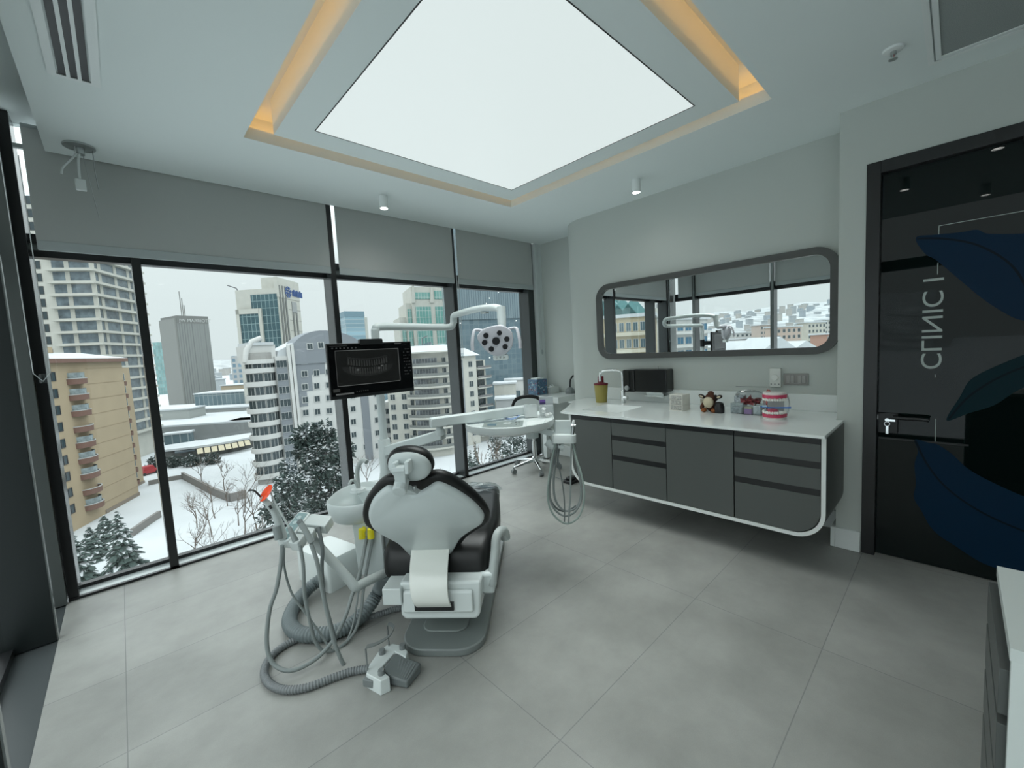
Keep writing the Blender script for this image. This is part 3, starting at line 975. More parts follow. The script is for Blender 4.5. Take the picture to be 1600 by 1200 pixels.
part(b, 'patch', FURK, t, smooth=80)
t = thing('black_pot', (3.385, 1.232, 0.85), 0, 'squat black pot with a lid in front of the plush cow', 'pot')
part(MB().lathe([(0.001, 0), (0.048, 0), (0.052, 0.02), (0.052, 0.06), (0.045, 0.078), (0.001, 0.078)], (3.385, 1.232, 0.85), 28), 'pot', mat('black_satin', (0.010, 0.010, 0.011), 0.3), t, smooth=40)
part(MB().lathe([(0.001, 0.079), (0.046, 0.079), (0.04, 0.105), (0.02, 0.115), (0.001, 0.117)], (3.385, 1.232, 0.85), 24), 'lid', mat('black_satin', (0.010, 0.010, 0.011), 0.3), t, smooth=40)
# clear boxes with supplies
CRUMP = glass_mat('crumpled_plastic', (0.78, 0.80, 0.81), 2.2, 0.15)
t = thing('plastic_box', (3.42, 1.125, 0.85), 0, 'left clear plastic box of small dental supplies on the worktop', 'box')
b = MB()
def openbox(b, x0, x1, y0, y1, z0, z1, th=0.0025):
    b.box(x0, x1, y0, y1, z0, z0+th)
    b.box(x0, x0+th, y0, y1, z0+th, z1)
    b.box(x1-th, x1, y0, y1, z0+th, z1)
    b.box(x0+th, x1-th, y0, y0+th, z0+th, z1)
    b.box(x0+th, x1-th, y1-th, y1, z0+th, z1)
openbox(b, 3.37, 3.47, 1.09, 1.175, 0.85, 0.93)
part(b, 'box', CLEAR, t)
t = thing('plastic_box', (3.42, 1.02, 0.85), 0, 'right clear plastic box of small dental supplies on the worktop', 'box')
b = MB()
openbox(b, 3.36, 3.47, 0.955, 1.085, 0.85, 0.925)
part(b, 'box', CLEAR, t)
part(MB().box(3.375, 3.45, 1.098, 1.168, 0.853, 0.90), 'pouch_stack', mat('grey_pouch', (0.40, 0.43, 0.44), 0.4, noise=0.35, nscale=50), None, bevel=0.004, top=('grey pouches packed in the left clear box', 'pouch'))
part(MB().box(3.368, 3.40, 1.028, 1.08, 0.853, 0.893), 'carton', mat('violet', (0.36, 0.16, 0.42), 0.5), None, bevel=0.002, top=('small violet carton at the front of the right clear box', 'carton'))
part(MB().box(3.366, 3.402, 1.03, 1.078, 0.894, 0.906), 'carton', mat('pale_yellow', (0.55, 0.50, 0.30), 0.5), None, bevel=0.002, top=('thin pale yellow carton on top of the violet one', 'carton'))
part(MB().box(3.366, 3.40, 0.965, 1.018, 0.853, 0.918), 'foil_packet', mat('foil', (0.72, 0.74, 0.74), 0.25, metal=0.7, bump=0.8, bscale=60), None, bevel=0.006, top=('shiny silver foil packet in the right clear box', 'packet'))
part(MB().box(3.40, 3.46, 1.09, 1.16, 0.932, 0.985), 'bottle_pack', mat('silver_pack', (0.36, 0.40, 0.42), 0.35, noise=0.5, nscale=70), None, bevel=0.006, top=('silver-grey pack standing on the left clear box', 'pack'))
random.seed(4)
def blob(b, x0, x1, y0, y1, z0, z1, n=9, jit=0.012):
    for i in range(n):
        cx = random.uniform(x0, x1); cy = random.uniform(y0, y1); cz = random.uniform(z0, z1)
        d1 = Vector((random.uniform(-1, 1), random.uniform(-1, 1), random.uniform(-.3, .6))).normalized()*0.035
        d2 = Vector((random.uniform(-1, 1), random.uniform(-1, 1), random.uniform(-.6, .6))).normalized()*0.028
        c0 = Vector((cx, cy, cz))
        b.quad(c0-d1, c0+d2, c0+d1+d2*0.4, c0-d2*0.7)
b = MB()
blob(b, 3.38, 3.45, 0.99, 1.10, 0.935, 0.965, 26)
part(b, 'wrapped_tips', mat('red_wrap', (0.30, 0.07, 0.075), 0.35, noise=0.5, nscale=60), None, top=('loose dark red wrapped tips heaped over the clear boxes', 'wrappers', None, 'stuff'))
b = MB()
m_ = b.sphere((3.42, 1.055, 0.985), 0.05, 18, 10, sc=(0.8, 2.0, 0.9))
rnd = random.Random(5)
for v in b.bm.verts:
    v.co += Vector((rnd.uniform(-.007, .007), rnd.uniform(-.007, .007), rnd.uniform(-.007, .007)))
part(b, 'plastic_bag', CRUMP, None, top=('crumpled clear plastic bag lying over the boxes of supplies', 'bag'))
b = MB().sphere((3.43, 0.935, 0.955), 0.045, 14, 9, sc=(0.7, 0.7, 1.75))
for v in b.bm.verts:
    v.co += Vector((rnd.uniform(-.006, .006), rnd.uniform(-.006, .006), rnd.uniform(-.006, .006)))
    v.co.z = max(v.co.z, 0.851)
part(b, 'plastic_bag', mat('red_bag', (0.55, 0.10, 0.09), 0.3, alpha=0.6), None, top=('translucent red plastic bag behind the giant teeth model', 'bag'))
# giant teeth model
t = thing('teeth_model', (3.33, 0.84, 0.85), 0, 'oversized teaching model of pink gums and white teeth, jaws open', 'model')
GUM = mat('gum_pink', (0.56, 0.055, 0.12), 0.28)
TOOTH = mat('tooth_white', (0.85, 0.84, 0.78), 0.2)
JAWB = mat('jaw_base', (0.80, 0.76, 0.72), 0.35)
def jawc(a, rx, ry, z): return Vector((3.375-rx*math.cos(a), 0.84+ry*math.sin(a), z))
def jaw(zb, zg, zt, base0, base1):
    o = []
    for k in range(25):
        a = R(-100+200*k/24)
        o.append((3.375-0.085*math.cos(a), 0.84+0.070*math.sin(a)))
    part(MB().prism(o, lambda u, v, w: Vector((u, v, w)), base0, base1), 'jaw_base', JAWB, t, smooth=40)
    r = MB()
    ring = []
    for k in range(25):
        a = R(-95+190*k/24)
        pa = jawc(a, 0.090, 0.074, 0)
        pb = jawc(a, 0.055, 0.042, 0)
        wav = 0.004*math.sin(a*16)
        ring.append([Vector((pa.x, pa.y, zb)), Vector((pa.x, pa.y, zg+wav)), Vector((pb.x, pb.y, zg)), Vector((pb.x, pb.y, zb))])
    r.rings(ring)
    part(r, 'gum', GUM, t, smooth=40)
    s = 1 if zt > zg else -1
    for k in range(14):
        a = R(-84+168*k/13)
        c0 = jawc(a, 0.080, 0.065, 0)
        M = Matrix.Translation((c0.x, c0.y, (zg+zt)/2)) @ Matrix.Rotation(-a, 4, 'Z')
        q = MB().sphere((0, 0, 0), 0.0102, 8, 6, sc=(1.0, 0.9, abs(zt-zg)/2/0.0102+0.25), M=M)
        part(q, 'tooth', TOOTH, t, smooth=80)
jaw(0.864, 0.886, 0.906, 0.85, 0.868)
jaw(1.020, 0.998, 0.978, 1.016, 1.034)
part(MB().sphere((3.33, 0.84, 0.905), 0.038, 16, 10, sc=(1.1, 0.95, 0.5)), 'tongue', mat('tongue', (0.50, 0.07, 0.12), 0.3), t, smooth=80)
b = MB().tube(smooth_path([(3.41, 0.775, 0.87), (3.43, 0.765, 0.95), (3.41, 0.775, 1.02)]), 0.004, 8)
b.tube(smooth_path([(3.41, 0.905, 0.87), (3.43, 0.915, 0.95), (3.41, 0.905, 1.02)]), 0.004, 8)
part(b, 'hinge', STEEL, t, smooth=60)
part(MB().box(3.40, 3.404, 0.79, 0.89, 0.90, 0.99), 'back_plate', mat('palate', (0.45, 0.48, 0.47), 0.5), t)
t = thing('toothbrush', (3.29, 0.83, 0.935), 0, 'blue toothbrush stuck crosswise between the giant teeth', 'toothbrush')
part(MB().tube([(3.30, 0.905, 0.938), (3.288, 0.85, 0.934), (3.282, 0.80, 0.938), (3.275, 0.72, 0.945)], [0.005, 0.0045, 0.004, 0.006], 8), 'handle', mat('brush_blue', (0.02, 0.12, 0.42), 0.3), t, smooth=60)
part(MB().box(3.286, 3.294, 0.865, 0.893, 0.938, 0.950), 'bristles', mat('bristle', (0.35, 0.5, 0.62), 0.6), t)

lift_new(0.016)
def resize(o, k, c, d=(0, 0, 0)):
    """scale a thing about its foot point c and shift it by d"""
    c = Vector((c[0], c[1], 0.866))
    if o.type == 'EMPTY':
        o.scale = (k, k, k)
    o.location = c+(o.location-c)*k+Vector(d)
for o in COL.objects:
    if o.parent is None:
        if o.name.startswith('plush_toy'): resize(o, 0.76, (3.42, 1.325), (-0.04, 0.0, 0))
        if o.name.startswith('black_pot'): resize(o, 0.74, (3.385, 1.232), (-0.03, 0.02, 0))
        if o.name.startswith(('teeth_model', 'toothbrush')): resize(o, 1.0, (3.33, 0.84), (-0.07, 0.022, 0))
# ---- near right-hand cabinet
t = thing('side_cabinet', (1.35, -0.35, 0), 0, 'dark drawer cabinet with white top and end panel at the lower right corner', 'cabinet')
part(MB().box(1.145, 1.53, -0.75, -0.081, 0.825, 0.85), 'top', mat('side_top', (0.60, 0.645, 0.625), 0.3), t)
part(MB().box(1.145, 1.163, -0.75, -0.083, 0.0, 0.825), 'end_panel', mat('side_end', (0.62, 0.665, 0.645), 0.4), t)
part(MB().box(1.166, 1.56, -0.75, -0.095, 0.10, 0.823), 'carcass', CHAN, t)
for z0, z1 in ((0.70, 0.792), (0.575, 0.68), (0.45, 0.555), (0.12, 0.43)):
    part(MB().box(1.166, 1.56, -0.093, -0.070, z0, z1), 'drawer', CABG, t, bevel=0.001)

# ================================================================== DENTAL CHAIR
CO = Vector((1.31082, 1.971, 0))
CA = Vector((0.735, 0.678, 0))      # towards the feet
CX = Vector((0.678, -0.735, 0))     # to the sitter's right as seen from behind
CRZ = math.atan2(CX.y, CX.x)
def W(lx, ly, z): return CO+CX*lx+CA*ly+Vector((0, 0, z))
def flr(px, py, z=0.0):
    d = at(px, py, 1)-EYE
    return EYE+d*((z-CAM_H)/d.z)
chair = thing('dental_chair', CO, CRZ, 'white dental treatment chair with black upholstery seen from behind', 'dental chair')
def bx(mb, name, m, parent=chair, **k): return part(mb, name, m, parent, local=True, **k)
loc3 = lambda u, v, w: Vector((u, v, w))
b = MB().prism(rrect(-0.205, 0.215, -0.455, 0.75, [0.13, 0.06, 0.06, 0.13]), loc3, 0, 0.038)
bx(b, 'base_plate', BASEG, bevel=0.006)
o1 = rrect(-0.12, 0.115, -0.335, 0.3, [0.06, 0.03, 0.03, 0.06])
b = MB().prism(o1, loc3, 0.038, 0.048)
bx(b, 'base_step', mat('grey_base2', (0.23, 0.26, 0.25), 0.35), bevel=0.004)
o1 = rrect(-0.10, 0.10, -0.20, 0.25, 0.03)
o2 = rrect(-0.08, 0.08, -0.10, 0.20, 0.03)
b = MB().rings([[Vector((x, y, 0.048)) for x, y in o1], [Vector((x, y, 0.28)) for x, y in o2]])
bx(b, 'lift_column', BASEG, smooth=40)
# rear casing with slot
o1 = [(-0.185, 0.345), (0.215, 0.345), (0.205, 0.185), (0.185, 0.165), (-0.165, 0.165), (-0.185, 0.185)]
b = MB().rings([[Vector((x, -0.40+(0.345-z)*-0.10, z)) for x, z in o1], [Vector((x, 0.10, z)) for x, z in o1]])
bx(b, 'rear_casing', WHITE, bevel=0.012, seg=3)
b = MB()
o1 = rrect(-0.165, 0.175, 0.20, 0.315, 0.012)
b.rings([[Vector((x, -0.403-(0.345-z)*0.10, z)) for x, z in o1], [Vector((x, -0.418-(0.345-z)*0.12, 0.212+(z-0.2)*0.8)) for x, z in o1]])
bx(b, 'casing_panel', WHITE, bevel=0.006)
bx(MB().box(-0.105, 0.085, -0.442, -0.425, 0.225, 0.262), 'slot', CHAN)
bx(MB().box(-0.265, -0.17, -0.43, -0.16, 0.245, 0.33), 'side_bracket', WHITE, bevel=0.006)
# curved white band holding the backrest
pr = smooth_path([(0, -0.438, 0.238), (0, -0.462, 0.28), (0, -0.452, 0.34), (0, -0.40, 0.41), (0, -0.318, 0.475), (0, -0.29, 0.51)], 6)
b = MB()
rs = []
for i, p in enumerate(pr):
    k = i/(len(pr)-1)
    xa = -0.092+(-0.156+0.092)*k
    xb = 0.076+(0.046-0.076)*k
    t_ = (pr[min(i+1, len(pr)-1)]-pr[max(i-1, 0)]).normalized()
    n_ = Vector((0, t_.z, -t_.y))*0.012
    rs.append([Vector((xa, p.y, p.z)), Vector((xb, p.y, p.z)), Vector((xb, p.y, p.z))+n_, Vector((xa, p.y, p.z))+n_])
b.rings(rs)
bx(b, 'support_band', CREAMW, smooth=40, bevel=0.003)
# backrest
TH = math.atan2(0.44, 0.30)
def BK(u, v, w, s0=-0.30, z0=0.43, th=TH):
    return Vector((u, s0-v*math.cos(th)+w*math.sin(th), z0+v*math.sin(th)+w*math.cos(th)))
PLATE = [(-0.147, -0.026), (-0.171, -0.012), (-0.199, 0.087), (-0.255, 0.166), (-0.285, 0.223), (-0.284, 0.311), (-0.259, 0.385), (-0.213, 0.462), (-0.154, 0.522), (-0.126, 0.538), (-0.096, 0.526), (-0.073, 0.503), (-0.039, 0.488), (0.004, 0.494), (0.044, 0.522), (0.081, 0.550), (0.111, 0.546), (0.15, 0.512), (0.195, 0.458), (0.232, 0.395), (0.256, 0.329), (0.258, 0.287), (0.240, 0.245), (0.177, 0.186), (0.121, 0.123), (0.083, 0.047), (0.049, -0.018), (0.025, -0.026)]
po = smooth2(PLATE, 4)
cx0, cy0 = -0.02, 0.27
def scl(o, s): return [(cx0+(x-cx0)*s, cy0+(y-cy0)*s) for x, y in o]
b = MB().rings([[BK(x, y, 0.003) for x, y in scl(po, 0.93)], [BK(x, y, 0.012) for x, y in scl(po, 0.985)], [BK(x, y, 0.022) for x, y in po], [BK(x, y, 0.05) for x, y in po]])
bx(b, 'backrest_shell', WHITE2, smooth=50)
CUSH = [(-0.16, -0.03), (-0.20, 0.02), (-0.235, 0.10), (-0.295, 0.16), (-0.332, 0.225), (-0.325, 0.30), (-0.300, 0.37), (-0.256, 0.445), (-0.192, 0.522), (-0.134, 0.568), (-0.08, 0.575), (-0.03, 0.568), (0.03, 0.572), (0.085, 0.588), (0.128, 0.575), (0.172, 0.532), (0.215, 0.468), (0.252, 0.395), (0.278, 0.315), (0.282, 0.262), (0.262, 0.215), (0.205, 0.16), (0.15, 0.105), (0.11, 0.04), (0.075, -0.02), (0.04, -0.035)]
co = smooth2(CUSH, 4)
b = MB().rings([[BK(x, y, 0.03) for x, y in scl(co, 0.95)], [BK(x, y, 0.034) for x, y in scl(co, 0.985)], [BK(x, y, 0.055) for x, y in co], [BK(x, y, 0.072) for x, y in scl(co, 0.985)], [BK(x, y, 0.086) for x, y in scl(co, 0.93)], [BK(x, y, 0.092) for x, y in scl(co, 0.75)]])
bx(b, 'backrest_cushion', LEATHER, smooth=60)
# headrest
TH2 = R(65)
def HD(u, v, w): return BK(u, v, w, 1.64-2.3, 0.97, TH2)
HS = smooth2([(-0.087, 0.046), (-0.061, 0.079), (-0.013, 0.090), (0.032, 0.085), (0.067, 0.065), (0.084, 0.036), (0.086, 0.005), (0.073, -0.025), (0.046, -0.048), (0.004, -0.057), (-0.05, -0.05), (-0.078, -0.025), (-0.092, 0.012)], 4)
def sch(o, s): return [(-0.002+(x+0.002)*s, 0.017+(y-0.017)*s) for x, y in o]
b = MB().rings([[HD(x, y, -0.012) for x, y in sch(HS, 0.5)], [HD(x, y, -0.006) for x, y in sch(HS, 0.8)], [HD(x, y, 0.005) for x, y in sch(HS, 0.96)], [HD(x, y, 0.018) for x, y in HS], [HD(x, y, 0.03) for x, y in HS]])
bx(b, 'headrest_shell', WHITE2, smooth=60)
b = MB().rings([[HD(x, y, 0.018) for x, y in sch(HS, 1.01)], [HD(x, y, 0.024) for x, y in sch(HS, 1.07)], [HD(x, y, 0.042) for x, y in sch(HS, 1.09)], [HD(x, y, 0.062) for x, y in sch(HS, 1.0)], [HD(x, y, 0.07) for x, y in sch(HS, 0.75)]])
bx(b, 'headrest_cushion', LEATHER, smooth=60)
# headrest bracket
b = MB().cyl((-0.033, -0.715, 0.905), (-0.033, -0.665, 0.94), 0.030, seg=10)
bx(b, 'bracket_hub', WHITE2, bevel=0.004)
b = MB().hexa([(-0.052, -0.70, 0.93), (-0.008, -0.70, 0.93), (-0.008, -0.67, 0.93), (-0.052, -0.67, 0.93), (-0.045, -0.735, 1.0), (0.004, -0.735, 1.0), (0.004, -0.71, 1.005), (-0.045, -0.71, 1.005)])
b.box(-0.046, 0.006, -0.745, -0.70, 0.996, 1.014)
b.box(0.006, 0.022, -0.745, -0.66, 0.985, 1.035)
b.box(-0.046, -0.03, -0.74, -0.66, 1.0, 1.03)
bx(b, 'bracket_arm', WHITE2, bevel=0.003)
b = MB().hexa([(-0.05, -0.655, 0.872), (0.022, -0.655, 0.872), (0.022, -0.60, 0.872), (-0.05, -0.60, 0.872), (-0.045, -0.69, 0.91), (-0.012, -0.69, 0.91), (-0.012, -0.64, 0.91), (-0.045, -0.64, 0.91)])
bx(b, 'bracket_foot', WHITE2, bevel=0.003)
bx(MB().box(0.0, 0.014, -0.655, -0.635, 0.882, 0.905), 'release_latch', STEEL, bevel=0.002)
# seat and legrest cushion
b = MB()
rs = []
for ly, xa, xb, z0, z1 in ((-0.315, -0.27, 0.20, 0.34, 0.37), (-0.305, -0.295, 0.225, 0.305, 0.42), (-0.26, -0.31, 0.245, 0.29, 0.47), (-0.15, -0.31, 0.262, 0.30, 0.50), (0.0, -0.31, 0.268, 0.33, 0.50), (0.15, -0.305, 0.262, 0.36, 0.50), (0.30, -0.295, 0.245, 0.385, 0.505), (0.45, -0.285, 0.225, 0.385, 0.500), (0.60, -0.28, 0.212, 0.37, 0.478), (0.66, -0.27, 0.20, 0.38, 0.465)):
    o = rrect(xa, xb, z0, z1, min(0.05, (z1-z0)*0.45), 5)
    rs.append([Vector((x, ly, z)) for x, z in o])
b.rings(rs)
bx(b, 'seat_cushion', LEATHER, smooth=60)
b = MB()
rs = []
for ly, xa, xb, z0, z1 in ((-0.28, -0.16, 0.18, 0.26, 0.32), (0.1, -0.2, 0.2, 0.27, 0.34), (0.5, -0.2, 0.17, 0.34, 0.385)):
    rs.append([Vector((x, ly, z)) for x, z in rrect(xa, xb, z0, z1, 0.015, 4)])
b.rings(rs)
bx(b, 'seat_frame', WHITE, smooth=40)
rnd = random.Random(9)
b = MB()
grid = []
for i in range(13):
    row = []
    for j in range(9):
        x = -0.29+0.515*i/12
        y = 0.40+0.275*j/8
        ex = max(0, abs(i-6)-4.6)*0.03+max(0, j-7)*0.035
        row.append(b.bm.verts.new((x, y, 0.512-0.10*max(0, y-0.45)*1.0-ex+rnd.uniform(-.005, .007))))
    grid.append(row)
for i in range(12):
    for j in range(8):
        b.face([grid[i][j], grid[i+1][j], grid[i+1][j+1], grid[i][j+1]])
bx(b, 'plastic_cover', glass_mat('foot_cover', (0.80, 0.84, 0.84), 3.0, 0.12), label='crinkled clear plastic cover over the foot end')
# armrest
b = MB()
path = smooth_path([(0.255, -0.31, 0.275), (0.262, -0.30, 0.33), (0.276, -0.265, 0.43), (0.281, -0.245, 0.48), (0.294, -0.215, 0.502), (0.311, -0.18, 0.494), (0.319, -0.16, 0.465), (0.32, -0.155, 0.44)], 6)
b.tube(path, 0.027, 14, ry=0.024)
bx(b, 'armrest', LGREYP, smooth=60, bevel=0.004)
b = MB().box(0.19, 0.27, -0.33, -0.20, 0.235, 0.345)
bx(b, 'armrest_mount', WHITE2, bevel=0.015)

# ================================================================== DENTAL UNIT
unit = thing('dental_unit', W(-0.5, 0.2, 0), CRZ, 'white dental unit with spittoon tower, post and swing arms left of the chair', 'dental unit')
# body under the post
cw = Vector((1.21, 2.55, 0))
b = MB()
rs = []
for z, s in ((0.20, 0.86), (0.23, 1), (0.50, 1), (0.56, 0.92), (0.585, 0.7)):
    o = rrect(-0.62, -0.36, 0.06, 0.48, 0.06, 6)
    rs.append([W(-0.49+(x+0.49)*s, 0.27+(y-0.27)*s, z) for x, y in o])
b.rings(rs)
part(b, 'body', WHITE2, unit, smooth=50)
b = MB()
b.hexa([W(-0.40, 0.05, 0.10), W(-0.12, 0.05, 0.10), W(-0.12, 0.3, 0.10), W(-0.40, 0.3, 0.10), W(-0.40, 0.05, 0.26), W(-0.12, 0.05, 0.26), W(-0.12, 0.3, 0.26), W(-0.40, 0.3, 0.26)])
part(b, 'link_arm', WHITE2, unit, bevel=0.02)
# spittoon tower
b = MB()
b.hexa([W(-0.522, -0.13, 0.235), W(-0.368, -0.13, 0.235), W(-0.368, 0.12, 0.235), W(-0.522, 0.12, 0.235), W(-0.535, -0.13, 0.555), W(-0.378, -0.13, 0.555), W(-0.378, 0.12, 0.555), W(-0.535, 0.12, 0.555)])
part(b, 'spittoon_tower', WHITE2, unit, bevel=0.005)
for i in range(3):
    b = MB().hexa([W(-0.366+0.024*i, -0.10+0.03*i, 0.26), W(-0.346+0.024*i, -0.10+0.03*i, 0.26), W(-0.346+0.024*i, 0.10, 0.26), W(-0.366+0.024*i, 0.10, 0.26), W(-0.366+0.024*i, -0.10+0.03*i, 0.55), W(-0.346+0.024*i, -0.10+0.03*i, 0.55), W(-0.346+0.024*i, 0.10, 0.55), W(-0.366+0.024*i, 0.10, 0.55)])
    part(b, 'side_rib', GREYP if i != 1 else LGREYP, unit)
for k, lx in enumerate((-0.468, -0.418)):
    b = MB().tube([W(lx, -0.16, 0.462), W(lx, -0.16, 0.515)], [0.019, 0.016], 14)
    b.tube([W(lx, -0.16, 0.49), W(lx, -0.12, 0.505)], 0.014, 10)
    part(b, 'hose_connector', YELLOW, unit, smooth=50, label='yellow hose connector')
# bowl
bc = Vector((0.925, 2.355, 0))
b = MB().lathe([(0.05, 0.525), (0.13, 0.535), (0.152, 0.555), (0.160, 0.60), (0.163, 0.645), (0.157, 0.652), (0.150, 0.645), (0.140, 0.60), (0.10, 0.575), (0.04, 0.565), (0.001, 0.563)], bc, 48, cap=False)
for v in b.bm.verts:
    d_ = (v.co-bc).dot(CA)
    if v.co.z > 0.59: v.co.z += max(0, d_)*0.22
part(b, 'spittoon_bowl', WHITE2, unit, smooth=50)
b = MB().lathe([(0.001, 0.5655), (0.022, 0.5655), (0.024, 0.575), (0.014, 0.578), (0.001, 0.578)], bc, 18)
part(b, 'drain_strainer', LGREYP, unit, smooth=40)
b = MB().lathe([(0.04, 0.655), (0.10, 0.668), (0.105, 0.64), (0.06, 0.55)], W(-0.50, 0.12, 0), 28, cap=True)
part(b, 'rear_deck', WHITE2, unit, smooth=50)
F0 = at(560, 760, 2.47); F1 = at(558, 738, 2.47); F2 = at(562, 724, 2.46); F3 = at(568, 719, 2.44); F4 = at(573, 722, 2.42)
b = MB().tube(smooth_path([at(561, 772, 2.47), F0, F1, F2, F3, F4], 8), 0.013, 12)
part(b, 'bowl_rinse_spout', LGREYP, unit, smooth=60)
b = MB().tube(smooth_path([at(559, 762, 2.42), at(555, 752, 2.41), at(549, 751, 2.39), at(546, 757, 2.38)], 6), 0.009, 10)
part(b, 'cup_filler', LGREYP, unit, smooth=60)
b = MB().lathe([(0.001, 0.66), (0.045, 0.665), (0.04, 0.68), (0.001, 0.682)], at(560, 768, 2.46)*1, 20)
for v in b.bm.verts: v.co.z -= at(560, 768, 2.46).z
part(b, 'spout_base', WHITE2, unit, smooth=40)
# post and lamp arms
b = MB().lathe([(0.085, 0.54), (0.07, 0.60), (0.045, 0.665), (0.041, 0.695), (0.001, 0.695)], cw, 28)
part(b, 'post_foot', WHITE2, unit, smooth=50)
b = MB().lathe([(0.039, 0.690), (0.039, 0.905), (0.035, 0.912), (0.001, 0.912)], cw, 28)
part(b, 'post_sleeve', WHITE2, unit, smooth=40)
AZ = 1.638
e1 = Vector((1.945, 2.745, 1.655)); e2 = Vector((1.962, 2.742, 1.735))
top = Vector((1.21, 2.55, AZ))
b = MB().tube(smooth_path([(1.21, 2.55, 0.90), (1.21, 2.55, 1.2), (1.21, 2.55, 1.57), (1.217, 2.552, 1.62), (1.25, 2.560, AZ), (1.5, 2.628, AZ+0.004), (1.80, 2.707, AZ+0.006), (1.93, 2.742, 1.65), (1.962, 2.748, 1.675), (1.968, 2.748, 1.70)], 8), 0.0255, 16)
part(b, 'lamp_post', WHITE2, unit, smooth=50)
# tray swing arms
def beam(b, p, q, hw, hz, taper=1.0):
    p, q = Vector(p), Vector(q)
    d_ = (q-p).normalized()
    s = d_.cross(Vector((0, 0, 1))).normalized()
    pts = []
    for zz in (-1, 1):
        for (c_, k) in ((p, 1), (q, taper)):
            pass
    b.hexa([p-s*hw-Vector((0, 0, hz)), p+s*hw-Vector((0, 0, hz)), q+s*hw*taper-Vector((0, 0, hz*taper)), q-s*hw*taper-Vector((0, 0, hz*taper)), p-s*hw+Vector((0, 0, hz)), p+s*hw+Vector((0, 0, hz)), q+s*hw*taper+Vector((0, 0, hz*taper)), q-s*hw*taper+Vector((0, 0, hz*taper))])
b = MB()
beam(b, (1.215, 2.53, 0.835), (1.40, 2.135, 0.955), 0.032, 0.032)
part(b, 'lower_swing_arm', WHITE2, unit, bevel=0.008)
pv = Vector((1.385, 2.15, 0))
b = MB().lathe([(0.001, 0.95), (0.03, 0.95), (0.03, 0.975), (0.022, 0.985), (0.022, 1.02), (0.001, 1.02)], pv, 20)
part(b, 'arm_pivot', WHITE2, unit, smooth=40)

# ---- operating lamp
lamp = thing('operating_lamp', (1.75, 2.02, 1.5), 0, 'white dental operating lamp with seven dark lenses on a swing arm', 'lamp')
b = MB().tube(smooth_path([(1.968, 2.748, 1.68), (1.967, 2.742, 1.71), (1.96, 2.72, 1.735), (1.95, 2.65, 1.742), (1.935, 2.4, 1.752), (1.92, 2.2, 1.742), (1.905, 2.10, 1.715)], 8), 0.024, 14, ry=0.03)
part(b, 'upper_arm', WHITE2, lamp, smooth=50)
part(MB().box(1.915, 1.945, 2.28, 2.34, 1.712, 1.722), 'arm_cover_clip', LGREYP, lamp)
b = MB().tube([(1.90, 2.10, 1.735), (1.895, 2.095, 1.66), (1.885, 2.085, 1.575)], [0.030, 0.030, 0.027], 18)
part(b, 'yoke_stem', WHITE2, lamp, smooth=40)
LC = at(775, 533, 2.66)
ln = (EYE+Vector((0, 0, -0.35))-LC).normalized()       # faces down towards the chair head
lu = Vector((0, 0, 1)).cross(ln).normalized()            # to the right as seen by the camera
lv = ln.cross(lu)
def LM(u, v, w): return LC+lu*u+lv*v+ln*w
LR = 0.112
lo = smooth2([(-1.06, 0.28), (-0.75, 0.68), (-0.2, 0.86), (0.4, 0.86), (0.88, 0.55), (1.0, 0.05), (0.85, -0.45), (0.45, -0.80), (0.0, -0.85), (-0.45, -0.68), (-0.85, -0.2)], 5)
LILAC = mat('lamp_shell', (0.52, 0.52, 0.56), 0.35)
b = MB().rings([[LM(u*LR*0.4, v*LR*0.4, -0.055) for u, v in lo], [LM(u*LR*0.85, v*LR*0.85, -0.035) for u, v in lo], [LM(u*LR, v*LR, -0.005) for u, v in lo], [LM(u*LR*0.97, v*LR*0.97, 0.01) for u, v in lo], [LM(u*LR*0.9, v*LR*0.9, 0.013) for u, v in lo], [LM(u*LR*0.3, v*LR*0.3, 0.010) for u, v in lo]])
part(b, 'lamp_head', LILAC, lamp, smooth=50)
LENS = mat('lens_black', (0.006, 0.006, 0.008), 0.35, spec=0.3)
for u, v, r_ in ((-0.55, 0.36, 0.155), (0.22, 0.47, 0.145), (-0.65, -0.03, 0.155), (0.62, 0.10, 0.155), (-0.29, -0.42, 0.155), (0.50, -0.33, 0.155), (0.0, 0.02, 0.22)):
    M = Matrix.Translation(LM(u*LR, v*LR, 0.010)) @ Matrix((lu, lv, ln)).transposed().to_4x4()
    q = MB().lathe([(0.001, 0.006), (r_*LR, 0.006), (r_*LR, -0.004), (0.001, -0.004)], (0, 0, 0), 20, M)
    part(q, 'lens', LENS, lamp, smooth=30)
for s in (-1, 1):
    b = MB().tube(smooth_path([LM(s*0.085, 0.07, -0.03), LM(s*0.13, 0.075, -0.02), LM(s*0.142, 0.05, 0.0), LM(s*0.15, 0.0, 0.02), LM(s*0.150, -0.05, 0.03)][:5], 6), 0.014, 10, ry=0.009)
    part(b, 'grip_handle', LILAC, lamp, smooth=60)
b = MB().tube(smooth_path([(1.885, 2.085, 1.58), LM(0.03, 0.075, -0.035), LM(0.0, 0.03, -0.05)], 5), 0.024, 12)
part(b, 'yoke', LILAC, lamp, smooth=60)
b = MB()
o = rrect(-0.055, 0.045, -0.125, -0.09, 0.012)
b.prism(o, lambda u, v, w: LM(u+0.03, v, w), -0.03, 0.005)
part(b, 'sensor_pod', WHITE, lamp, bevel=0.004)
for i in range(3):
    q = LM(0.0+0.022*i, -0.107, 0.006)
    part(MB().sphere(q, 0.006, 8, 6), 'button', LGREYP, lamp, smooth=60)

